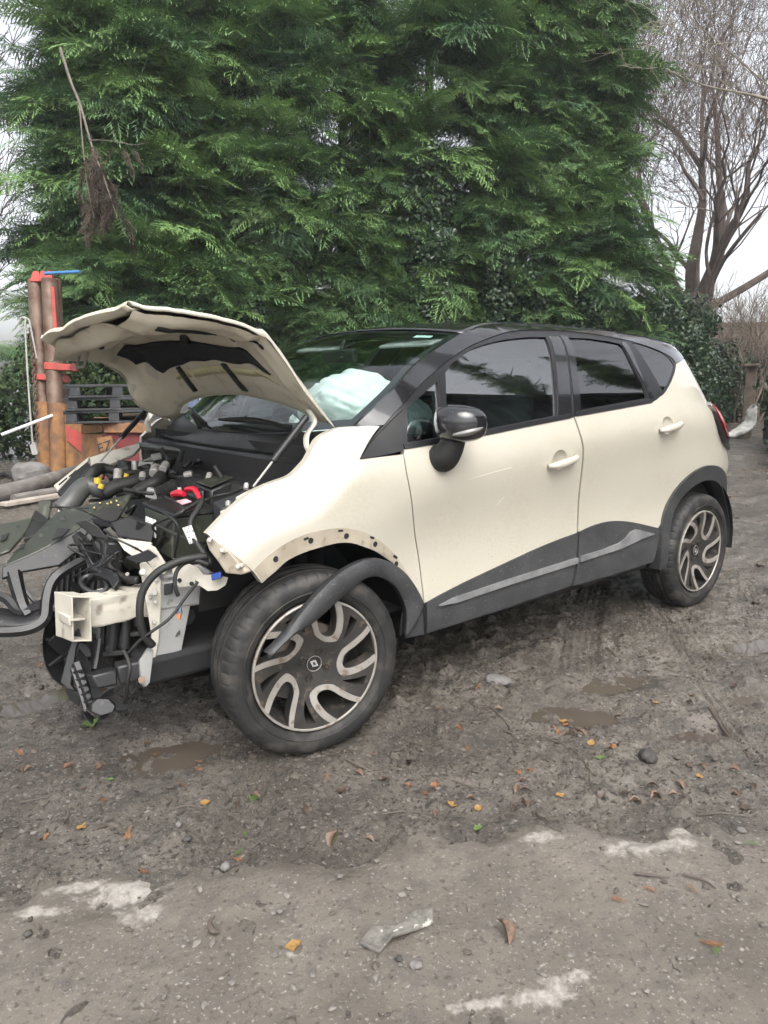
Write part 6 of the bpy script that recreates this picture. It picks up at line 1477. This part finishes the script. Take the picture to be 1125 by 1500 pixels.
cable([(-0.421,-0.511,0.282),(-0.228,-0.420,0.221),(0.162,-0.363,0.140)], .02, 'anti_roll_bar', BLKD)
MB().tube([(-.02, -.55, .34), (-.02, -.60, .60), (.03, -.55, .92)], [.05, .06, .07], 12).build('suspension_strut', BLKD, car)

# ================================================================== BONNET
bon = empty('bonnet', (.2, 0, 1.1), parent=car); bn_o = np.array((.2, 0, 1.1)); bon['label'] = 'buckled cream bonnet, raised and folded across its middle'
ne = [np.array(q) for q in [(0.199,-0.670,1.127)]+[(0.066,-0.665,1.285)]+[(-0.067,-0.645,1.444)]+[(-0.292,-0.620,1.5)]+[(-0.471,-0.550,1.526)]]
fe = [np.array(q) for q in [(0.119,0.620,1.106)]+[(-0.045,0.620,1.199)]+[(-0.101,0.600,1.335)]+[(-0.257,0.570,1.423)]+[(-0.356,0.500,1.453)]]
net = [
 [ne[0], (.165, -.38, 1.20), (.14, 0, 1.235), (.12, .36, 1.20), fe[0]],
 [ne[1], (.025, -.36, 1.335), (.01, 0, 1.36), (.0, .34, 1.32), fe[1]],
 [ne[2], (-.10, -.34, 1.475), (-.10, 0, 1.48), (-.10, .33, 1.445), fe[2]],
 [ne[3], (-.33, -.33, 1.52), (-.37, 0, 1.51), (-.33, .32, 1.475), fe[3]],
 [ne[4], (-.535, -.28, 1.495), (-.56, .02, 1.452), (-.50, .28, 1.455), fe[4]]]
net = np.array([[np.array(q, float) for q in r_] for r_ in net])
def cr1(P, t):
    n = len(P)-1; i = min(int(t*n), n-1); f_ = t*n-i
    p1, p2 = P[i], P[i+1]; p0 = P[i-1] if i > 0 else 2*p1-p2; p3 = P[i+2] if i+2 <= n else 2*p2-p1
    return .5*((2*p1)+(-p0+p2)*f_+(2*p0-5*p1+4*p2-p3)*f_**2+(-p0+3*p1-3*p2+p3)*f_**3)
def BN(u, v, d=0., dent=1.):
    """point of the bonnet: u from hinge to nose, v from near (-1) to far (+1); d drops below the skin"""
    p = cr1([cr1(net[i], (v+1)/2) for i in range(5)], u)
    crumple = .013*(abs(vnoise(np.array(u*6+3), np.array(v*3+9), 5)-.5)*2-.4)*u+.009*(abs(vnoise(np.array(u*13), np.array(v*7), 6)-.5)*2-.4)*u*u+.016*math.exp(-((u-.5)/.035)**2)*(1-v)*.5-.010*math.exp(-((u-.62-.1*v)/.03)**2)
    dirn = np.array((.62-.55*min(1, u*1.6), 0, -.78-.2*u)); dirn = dirn/np.linalg.norm(dirn)
    return p+np.array((0, 0, float(crumple)*dent))+dirn*d-bn_o
us, vs_ = np.linspace(0, 1, 41), np.linspace(-1, 1, 41)
solid(MB().grid([[BN(u, v) for v in vs_] for u in us]).build('outer_skin', PAINT, bon, sharp=50), .003, 0)
# turned-down lips along the near side and the nose
solid(MB().grid([[BN(u, -1, 0)+np.array((.010*k, -.006*k, -.026*k))*(.5+1.5*math.sin(math.pi*min(1, u/.56))) for k in (0, .4, 1)] for u in us]).build('side_lip', PAINT, bon, sharp=60), .003, 0)
solid(MB().grid([[BN(u, 1, d) for d in (0, .012, .03)] for u in us]).build('side_lip', PAINT, bon, sharp=60), .003, 0)
G = []
for v in np.linspace(-1, 1, 36):
    a = BN(1, v); k = .5+.5*math.sin(v*9+1); G.append([a, a+np.array((-.010, 0, -.003)), a+np.array((-.012-.004*k, 0, -.012)), a+np.array((.004, 0, -.022-.010*k)), a+np.array((.03, 0, -.022-.008*k))])
solid(MB().grid(G).build('nose_lip', PAINT_IN, bon, sharp=60), .003, 0)
# pressed inner panel: frame round a big middle opening that holds the felt pad
def drop(u, v):
    f_ = .018+.020*_ss(.0, .10, u)+.060*_ss(.62, .86, u)*(1-abs(v)**3)*(1-_ss(.88, .985, u)*(1-_ss(-.1, .15, v)))
    rib = .016*np.exp(-((abs(v)-.80)/.09)**2)+.012*np.exp(-((u-.10)/.05)**2)-.014*np.exp(-((abs(v)-.62)/.07)**2)*_ss(.1, .3, u)
    well = _ss(.19, .22, u)*(1-_ss(.60, .64, u))*(1-_ss(.78, .82, abs(v+.02)))
    chan = .014*np.exp(-((v-.25*u+.15)/.035)**2)*_ss(.66, .70, u)*(1-_ss(.86, .9, u))+.012*np.exp(-((v+.45)/.03)**2)*_ss(.66, .7, u)*(1-_ss(.86, .9, u))
    return float(f_+rib*(1-_ss(.90, 1, abs(v)))-.022*well-chan-.02*_ss(.93, 1, abs(v)))
G = [[BN(u, v, drop(u, v)) for v in np.linspace(-.985, .985, 91)] for u in np.linspace(.015, .985, 81)]
ip = MB().grid(G).build('inner_panel', PAINT_IN, bon, sharp=60)
# dark felt pad
def patch(name, uv, m, d, n=14, thick=.006, par=None, step=.03):
    v2, tris, be_ = tri2d(uv, [], step)
    vv2 = [BN(a, b, drop(a, b)+d) for a, b in v2]
    return solid(mesh_obj(name, vv2, tris, m, par or bon, sharp=60), thick, 0)
FELT = mat('black_felt', (.012, .012, .015), (.020, .020, .024), 30, rough=.95, bump=.4, bscale=60)
pad = [(.60, .72), (.52, .42), (.46, .05), (.43, -.25), (.41, -.5), (.385, -.66), (.30, -.76), (.295, -.70), (.315, -.55), (.31, -.4), (.32, -.22), (.305, -.1), (.315, .06), (.30, .2), (.305, .4), (.295, .5), (.33, .56), (.40, .62), (.48, .74)]
patch('felt_pad', pad, FELT, .010)
patch('panel_slot', [(.62, -.79), (.70, -.82), (.80, -.86), (.87, -.885), (.87, -.925), (.80, -.905), (.70, -.865), (.62, -.835)], DARK, .003, thick=.002)
for (a, b, ra_, rb_) in ((.66, -.46, .014, .045), (.70, .14, .012, .04), (.56, -.80, .016, .035), (.50, -.90, .02, .02), (.47, -.91, .012, .016), (.70, .45, .012, .035)):
    patch('panel_hole', [(a+ra_*math.cos(t), b+rb_*math.sin(t)) for t in np.linspace(0, 2*math.pi, 15)[:-1]], DARK, .003, thick=.002, step=.02)
for (a, b) in ((.20, -.30), (.20, .28)):
    patch('pad_strap', [(a+.10, b-.02), (a+.10, b+.03), (a-.06, b+.06), (a-.06, b+.01)], BLKD, .014, thick=.008, step=.04)
patch('yellow_primer', [(.25, -.75), (.27, -.5), (.26, -.2), (.24, .1), (.25, .4), (.21, .42), (.20, .1), (.21, -.2), (.22, -.5), (.22, -.74)], YEL, .0025, thick=.001)
# bump stop, latch hoop, stay
q = BN(.47, -.08, drop(.47, -.08)); MB().tube([q, q+np.array((0, 0, -.035))], .020, 14).build('bump_stop', BLKD, bon, bev=.003)
q = BN(.83, .30, drop(.83, .30)); MB().tube([q+np.array((.02, -.05, .01)), q+np.array((.0, -.055, -.045)), q+np.array((0, .045, -.05)), q+np.array((.02, .05, .01))], .005, 8).build('striker_hoop', BARE, bon)
# hinges and gas struts
def ribbon(pts, w, t, name, m, par):
    P_ = [Vector(p) for p in catmull(pts, 5)]; mb = MB(); side_ = Vector((.6, -.8, 0)).normalized()*0+Vector((.75, -.6, .1)).normalized()
    mb.grid([[p-side_*w, p, p+side_*w] for p in P_]); return solid(mb.build(name, m, par, sharp=60), t, 0)
hn = empty('hinge', (0, 0, 0), parent=car)
ribbon([(0.131,-0.615,1.183),(0.143,-0.635,1.139),(0.106,-0.641,1.097),(0.088,-0.662,1.061),(0.097,-0.678,1.023)], .010, .008, 'hinge_arm', PAINT, hn)
hn2 = empty('hinge', (0, 0, 0), parent=car)
ribbon([(0.050,0.696,1.179),(0.060,0.677,1.133),(0.028,0.654,1.088),(0.029,0.640,1.036)], .014, .008, 'hinge_arm', PAINT, hn2)
gs = empty('gas_strut', (0, 0, 0), parent=car)
MB().tube([(0.100,-0.648,1.159),(-0.063,-0.680,1.015)], .0125, 12).build('strut_cylinder', BLK, gs, bev=.002); MB().tube([(-0.063,-0.680,1.015),(-0.143,-0.686,0.937)], .0042, 8).build('strut_rod', BARE, gs)
gs2 = empty('gas_strut', (0, 0, 0), parent=car)
MB().tube([(0.028,0.643,1.154),(-0.136,0.562,1.026)], .0125, 12).build('strut_cylinder', BLK, gs2, bev=.002); MB().tube([(-0.136,0.562,1.026),(-0.251,0.527,0.926)], .0045, 8).build('strut_rod', BARE, gs2)

# ================================================================== LITTER ON THE GROUND
def leaf_mesh(kind, seed):
    r = random.Random(seed); vs, fs = [], []
    if kind == 'oval':
        n = 8
        for i in range(n+1):
            t = i/n; w = .40*math.sin(math.pi*t**.85)*(1 if t < 1 else 0)+.01
            for s in (-1, 0, 1): vs.append((t-.5, s*w, .16*math.sin(t*2.4+seed)*.6+abs(s)*(.10+.06*math.sin(i*1.7+s))))
        fs = [(i*3+k, i*3+k+1, i*3+k+4, i*3+k+3) for i in range(n) for k in (0, 1)]
    elif kind == 'lobed':
        m = 18; vs.append((0, 0, 0))
        for k in range(m):
            a = 2*math.pi*k/m; q = .5*(.62+.38*math.cos(5*a+.3*r.random()))*(1.15 if abs(a-math.pi) > 1 else .8); vs.append((q*math.cos(a), q*math.sin(a), .05+.13*math.sin(2*a+seed)+.07*r.random()))
        fs = [(0, 1+k, 1+(k+1) % m) for k in range(m)]
    elif kind == 'curled':
        n = 9
        for i in range(n+1):
            t = i/n; w = .26*math.sin(math.pi*min(1, t*.95+.03))+.015
            for j in range(5):
                a = (j-2)*.75; vs.append((t-.5, math.sin(a)*w, .18*math.sin(t*3)+w*(1-math.cos(a))*1.0+.03*r.random()))
        fs = [(i*5+k, i*5+k+1, i*5+k+6, i*5+k+5) for i in range(n) for k in range(4)]
    else:   # dried cypress sprig
        p = Vector((-.5, 0, .02)); d = Vector((1, 0, .02)); tp = []
        for i in range(9):
            q = p+d*.11; blade(vs, fs, tp, p, q, .018, Vector((0, 0, 1)), 0, 0)
            for s in (-1, 1):
                l = .42*(1-i/10)*r.uniform(.6, 1.1); e = Vector((.8, s*.6, r.uniform(-.05, .25))).normalized(); blade(vs, fs, tp, p, p+e*l, .028, Vector((0, 0, 1)), 0, 0)
                blade(vs, fs, tp, p+e*l*.5, p+e*l*.5+Vector((.9, -s*.1, .1))*l*.5, .022, Vector((0, 0, 1)), 0, 0)
            d = (d+Vector((0, r.gauss(0, .12), 0))).normalized(); p = q
    me = bpy.data.meshes.new(kind); me.from_pydata([tuple(v) for v in vs], [], fs); me.update()
    me.polygons.foreach_set('use_smooth', [True]*len(me.polygons)); return me
LCOL = {'o': mat('orange_leaf', (.26, .11, .035), (.15, .065, .028), 6, rough=.6), 'y': mat('yellow_leaf', (.30, .18, .05), (.20, .11, .04), 6, rough=.6),
        'b': mat('brown_leaf', (.10, .06, .04), (.17, .11, .075), 6, rough=.55), 'g': mat('green_leaf', (.105, .165, .045), (.07, .12, .035), 6, rough=.55), 'd': mat('dark_wet_leaf', (.045, .032, .025), (.08, .055, .04), 6, rough=.4)}
LNAME = {'o': ('orange', 'orange'), 'y': ('yellow', 'yellow'), 'b': ('dry brown', 'brown'), 'g': ('fresh green', 'green'), 'd': ('dark sodden', 'dark')}
_lm = {}
def where(x, y):
    v = (x-SA[0])*sn[0]+(y-SA[1])*sn[1]
    if v > .02: return 'on the concrete, ' + ('at the left' if x < -.55 else 'near the middle' if x < 0 else 'towards the right')
    if x < -.35 and y > -.45: return 'on the mud under the smashed front'
    if x > 3.3: return 'on the lane behind the car'
    d = min((math.hypot(x-p[0], y-p[1]), i) for i, p in enumerate(PUDDLES))
    if d[0] < .3: return 'beside the ' + ('puddle ahead of the front wheel' if d[1] in (0, 5) else 'leafy puddle off the front door' if d[1] == 1 else 'puddle off the rear door' if d[1] in (2, 3) else 'puddle at the right edge')
    if x < -.25: return 'on the mud left of the front wheel'
    if x < .35: return 'on the mud just in front of the front wheel'
    if y > -.95: return 'on the mud close along the sill of the car'
    if x < .9: return 'on the mud between the puddles and the concrete'
    return 'on the churned mud towards the right edge'
def leaf(x, y, kind, col, size, label=None, rz=None, tilt=.2, group=True):
    key = (kind, col, rng.integers(0, 3))
    if key not in _lm: _lm[key] = leaf_mesh(kind, int(key[2])+3); _lm[key].materials.append(LCOL[col])
    nm = 'cypress_sprig' if kind == 'sprig' else 'fallen_leaf'
    o = bpy.data.objects.new(nm, _lm[key]); COL.objects.link(o)
    o.location = (x, y, on_ground(x, y)+.004+size*.03); o.scale = (size, size, size)
    o.rotation_euler = (rng.normal(0, tilt), rng.normal(0, tilt), rng.uniform(0, 6.28) if rz is None else rz)
    what = 'cypress sprig' if kind == 'sprig' else ('curled leaf' if kind == 'curled' else 'lobed leaf' if kind == 'lobed' else 'oval leaf')
    tag(o, label or f'small {LNAME[col][0]} {what} {where(x, y)}', 'sprig' if kind == 'sprig' else 'leaf', None if label else f'{LNAME[col][1]} {what} litter')
    return o
placed = {
 ('sprig', 'o'): [(-0.728,-0.387),(-0.639,-0.449),(-0.729,-0.568),(-0.700,-0.662),(-0.444,-0.440),(-0.356,-0.623),(-0.399,-0.703),(-0.476,-0.757),(-0.451,-0.369),(0.803,-0.844),(0.718,-0.969),(0.528,-0.883),(0.475,-1.058),(0.411,-1.17),(0.112,-1.261),(-0.499,-1.178),(-0.734,-1.079),(0.755,-1.289),(0.308,-2.052),(0.227,-1.982),(-0.705,-0.890),(-0.831,-0.202),(-0.559,0.608),(-0.535,0.314),(0.168,-2.172),(0.129,-1.958),(0.112,-0.997),(-0.087,-1.014)],
 ('lobed', 'o'): [(-0.897,-0.761),(0.834,-1.27),(0.781,-1.505),(0.427,-1.388),(0.154,-1.28),(0.472,-1.397),(0.094,-1.215)],
 ('oval', 'y'): [(-0.465,-0.894),(0.130,-1.373),(0.862,-1.242),(0.789,-1.418),(1.257,-1.398),(0.879,-1.777),(-0.796,-0.774),(-0.569,-1.57),(1.084,-1.335),(0.181,-1.434),(0.421,-1.56)],
 ('oval', 'g'): [(-0.643,-0.556),(0.725,-1.502),(0.105,-1.506),(-0.320,-0.941)],
 ('sprig', 'g'): [(-0.431,-1.082),(1.011,-1.243),(-0.482,-1.146),(0.168,-2.185),(0.031,-0.465),(-0.256,-1.296),(0.612,-2.064)],
 ('curled', 'b'): [(-0.837,-0.342),(-0.322,-0.953),(-0.178,-1.352),(0.191,-1.395),(0.401,-1.427),(0.353,-1.439),(0.738,-1.018),(0.642,-1.757),(0.566,-1.733),(0.671,-1.8),(0.975,-1.845),(0.867,-1.902),(0.758,-1.772),(0.003,-1.066),(0.059,-1.38),(0.297,-1.52),(0.767,-1.326),(0.797,-1.371),(1.432,-1.46),(0.925,-1.765)],
 ('oval', 'd'): [(0.836,-1.321),(0.909,-1.236),(0.520,-1.642),(0.568,-1.696),(0.683,-1.824),(0.051,-1.128),(-0.100,-1.107),(1.773,-1.422),(1.698,-1.503),(1.923,-1.283),(2.406,-1.256),(2.369,-0.943),(2.164,-1.248),(0.846,-1.49),(0.911,-1.725),(0.812,-1.953),(-0.244,-1.131),(0.207,-1.087)]}
for (k, c), L in placed.items():
    for (x, y) in L: 
        leaf(x, y, k, c, rng.uniform(.026, .044)*(1.3 if k == 'sprig' else 1))
        if k == 'curled' and rng.random() < .7: leaf(x+rng.normal(0, .035), y+rng.normal(0, .035), 'curled', 'd', rng.uniform(.03, .045))
q = [(-0.577,-0.142)][0]; leaf(q[0], q[1], 'oval', 'g', .075, 'pale green leaf lying under the broken front of the car', .3, .05)
q = [(-0.172,-1.848)][0]; leaf(q[0], q[1], 'curled', 'b', .062, 'curled brown leaf standing on the concrete at the bottom', 1.2, .5)
q = [(-0.262,-1.299)][0]; leaf(q[0], q[1], 'curled', 'b', .055, 'curled brown leaf with a green sprig, just beyond the concrete edge', .4, .3)
# scattered smaller litter farther off, along the lane
for i in range(70):
    x = rng.uniform(1.5, 9.5); y = rng.uniform(-2.2, 2.2)-.05*x
    if -1.0 < y < 1.0 and x < 3.4: continue
    leaf(x, y, 'oval', 'd' if rng.random() < .6 else 'b', rng.uniform(.04, .075))
# twigs
TWIG = mat('wet_twig', (.055, .042, .034), (.10, .08, .065), 9, rough=.6)
def twig(P, r, label=None):
    pts = [(x, y, on_ground(x, y)+r*.8+.002) for x, y in P]
    o = MB().tube(pts, [r, r*.8, r*.5], 6, 4).build('twig', TWIG)
    tag(o, label or 'thin dark twig '+where(*P[0]), 'twig', None if label else 'twigs on the mud'); return o
twig([(1.388,-1.554),(1.286,-1.664),(1.145,-1.824)], .0075, 'long forked stick lying on the wet mud at the right edge')
twig([(1.413,-1.558),(1.268,-1.706),(1.157,-1.809)], .005, 'thinner prong lying beside the long stick at the right edge')
for L in ([(0.680,-1.301),(0.679,-1.415),(0.605,-1.552)], [(0.007,-0.980),(0.043,-1.066),(0.126,-1.09)], [(-0.603,-0.296),(-0.535,-0.274),(-0.498,-0.263)], [(0.166,-1.168),(0.313,-1.278)], [(2.281,-0.553),(2.282,-0.685),(2.225,-0.824)], [(0.347,-2.008),(0.363,-2.055),(0.358,-2.09)], [(0.681,-1.477),(0.546,-1.588),(0.472,-1.674)], [(0.207,-1.256),(0.258,-1.361)], [(-0.839,-0.738),(-0.810,-0.688),(-0.800,-0.627)], [(0.699,-1.017),(0.663,-1.137),(0.576,-1.235)], [(-0.076,-1.379),(-0.180,-1.413)], [(0.631,-1.896),(0.728,-1.931),(0.774,-1.991)], [(-0.068,-1.275),(0.007,-1.315),(0.063,-1.406)], [(0.132,-0.698),(0.239,-0.729)], [(0.251,-1.929),(0.305,-1.994)], [(-0.564,-0.868),(-0.504,-0.880),(-0.477,-0.966)], [(-0.908,-0.539),(-0.834,-0.561)], [(1.586,-1.267),(1.62,-1.344)], [(1.575,-0.996),(1.641,-0.876)]):
    twig(L, rng.uniform(.0022, .004))
# stones
q = [(0.925,-0.846)][0]; rock('stone', (q[0], q[1], on_ground(*q)+.016), (.062, .042, .026), 8, STONE, 'pale grey flat stone on the mud beside the front door')
q = [(0.834,-1.615)][0]; rock('stone', (q[0], q[1], on_ground(*q)+.012), (.034, .028, .024), 12, DKSTONE, 'dark lump of stone on the mud, right of the puddle')
for i, (x, y) in enumerate([(-0.773,-0.918),(-0.737,-0.936),(-0.679,0.326),(-0.620,0.366),(-0.794,-0.633),(-0.576,-0.955),(-0.587,-1.04),(-0.057,-1.503),(-0.536,-1.456),(-1.028,-1.145),(-0.549,-1.195),(0.651,-2.018),(-0.406,-1.751),(-0.389,-1.79)]):
    s = rng.uniform(.006, .013); rock('stone', (x, y, on_ground(x, y)+s*.4), (s*1.2, s, s*.75), 20+i, STONE if i % 3 else DKSTONE, 'small rounded stone '+where(x, y), 'stone', 'small stones on the ground')
# slate-like slab of bark near the bottom
A = [Vector((*p, 0)) for p in [(-0.453,-1.665),(-0.407,-1.655),(-0.346,-1.669),(-0.286,-1.67),(-0.256,-1.7),(-0.271,-1.717),(-0.324,-1.717),(-0.389,-1.707),(-0.428,-1.708)]]
for i, a in enumerate(A): a.z = .020+.012*math.sin(i*2.1)
bk = MB().plate(A, .010, (0, 0, 1)).build('bark_piece', mat('grey_bark', (.20, .19, .165), (.11, .10, .09), 25, rough=.8, c3=(.45, .44, .40), scale3=40, lo3=.6, hi3=.64, bump=.6, bscale=60), bev=.003); tag(bk, 'grey slab of bark lying on the concrete at the bottom', 'bark')
hk = MB().tube([(*p, .02+.006*i) for i, p in enumerate([(-0.680,-1.425),(-0.694,-1.417),(-0.692,-1.399),(-0.674,-1.391)])], [.004, .008, .006, .002], 8, 4).build('bent_hook', TWIG); tag(hk, 'small dark bent hook lying on the concrete', 'hook')
# clods of mud and grit: too many to count
def lumps(name, n, region, smin, smax, m, dens=None):
    bm = bmesh.new(); bmesh.ops.create_icosphere(bm, subdivisions=1, radius=1); base_v = np.array([v.co[:] for v in bm.verts]); base_f = np.array([[v.index for v in f.verts] for f in bm.faces]); bm.free()
    V, F = [], []; k = 0
    xs = rng.uniform(region[0], region[1], n*4); ys = rng.uniform(region[2], region[3], n*4)
    if dens is not None: keep = dens(xs, ys) > rng.random(n*4); xs, ys = xs[keep], ys[keep]
    xs, ys = xs[:n], ys[:n]; zs = ground_h(xs, ys); vv_ = (xs-SA[0])*sn[0]+(ys-SA[1])*sn[1]; zs = np.where(vv_ > .04, np.maximum(zs, .016), zs)
    for x, y, z in zip(xs, ys, zs):
        s = smin+(smax-smin)*rng.random()**3; a = base_v*(1+rng.normal(0, .30, base_v.shape))*np.array((s*rng.uniform(.8, 1.8), s, s*.5)); t = rng.uniform(0, 6.28); c, q_ = math.cos(t), math.sin(t)
        V.append(np.stack([x+a[:, 0]*c-a[:, 1]*q_, y+a[:, 0]*q_+a[:, 1]*c, z+a[:, 2]+s*.05], 1)); F.append(base_f+k*len(base_v)); k += 1
    o = mesh_obj(name, np.concatenate(V), np.concatenate(F).tolist(), m, None, sharp=0, smooth=False); tag(o, kind='stuff'); return o
CLOD = mat('mud_clod', (.055, .045, .037), (.10, .085, .07), 20, rough=.5, rough2=.8)
GRIT = mat('grit', (.20, .185, .165), (.10, .09, .08), 30, rough=.8)
c1 = lumps('mud_clods', 6500, (-1.4, 3.6, -2.1, 1.4), .0025, .014, CLOD, lambda x, y: np.clip(fbm(x, y, 2.0, 3, 61)*2.8-1.0, .03, 1)*np.where((x-SA[0])*sn[0]+(y-SA[1])*sn[1] > 0, .06, 1)); tag(c1, 'dark clods of mud strewn over the wet ground', 'mud')
c2 = lumps('gravel_grit', 2600, (-1.4, 3.0, -2.6, .6), .0018, .008, GRIT, lambda x, y: np.clip(fbm(x, y, 3.0, 3, 67)*2.4-.7, .1, 1)); tag(c2, 'pale grit scattered over the mud and the concrete', 'grit')
c3 = lumps('lane_litter', 2200, (3.0, 11.0, -2.2, 3.5), .006, .022, mat('leaf_crumbs', (.15, .11, .085), (.07, .052, .042), 30, rough=.8), None); tag(c3, 'crumbled leaves and grit along the lane behind the car', 'litter')

# ================================================================== ADDED VEIL HAZE
HZ = bpy.data.materials.new('veil_haze'); HZ.use_nodes = True  # haze volume added to lift the hedge like lens flare veil
hn_ = HZ.node_tree.nodes; hn_.clear()
pv = hn_.new('ShaderNodeVolumePrincipled'); pv.inputs['Color'].default_value = (.93, .96, 1, 1); pv.inputs['Density'].default_value = .0016; pv.inputs['Anisotropy'].default_value = .25
ho = hn_.new('ShaderNodeOutputMaterial'); HZ.node_tree.links.new(pv.outputs[0], ho.inputs['Volume'])
hz = MB().box((20, 5, 9.5), (110, 90, 22)).build('haze', HZ, smooth=False); tag(hz, 'thin added haze imitating a lens veil over the hedge', 'haze', kind='stuff')
scene.cycles.volume_bounces = 0
scene.cycles.volume_max_steps = 64
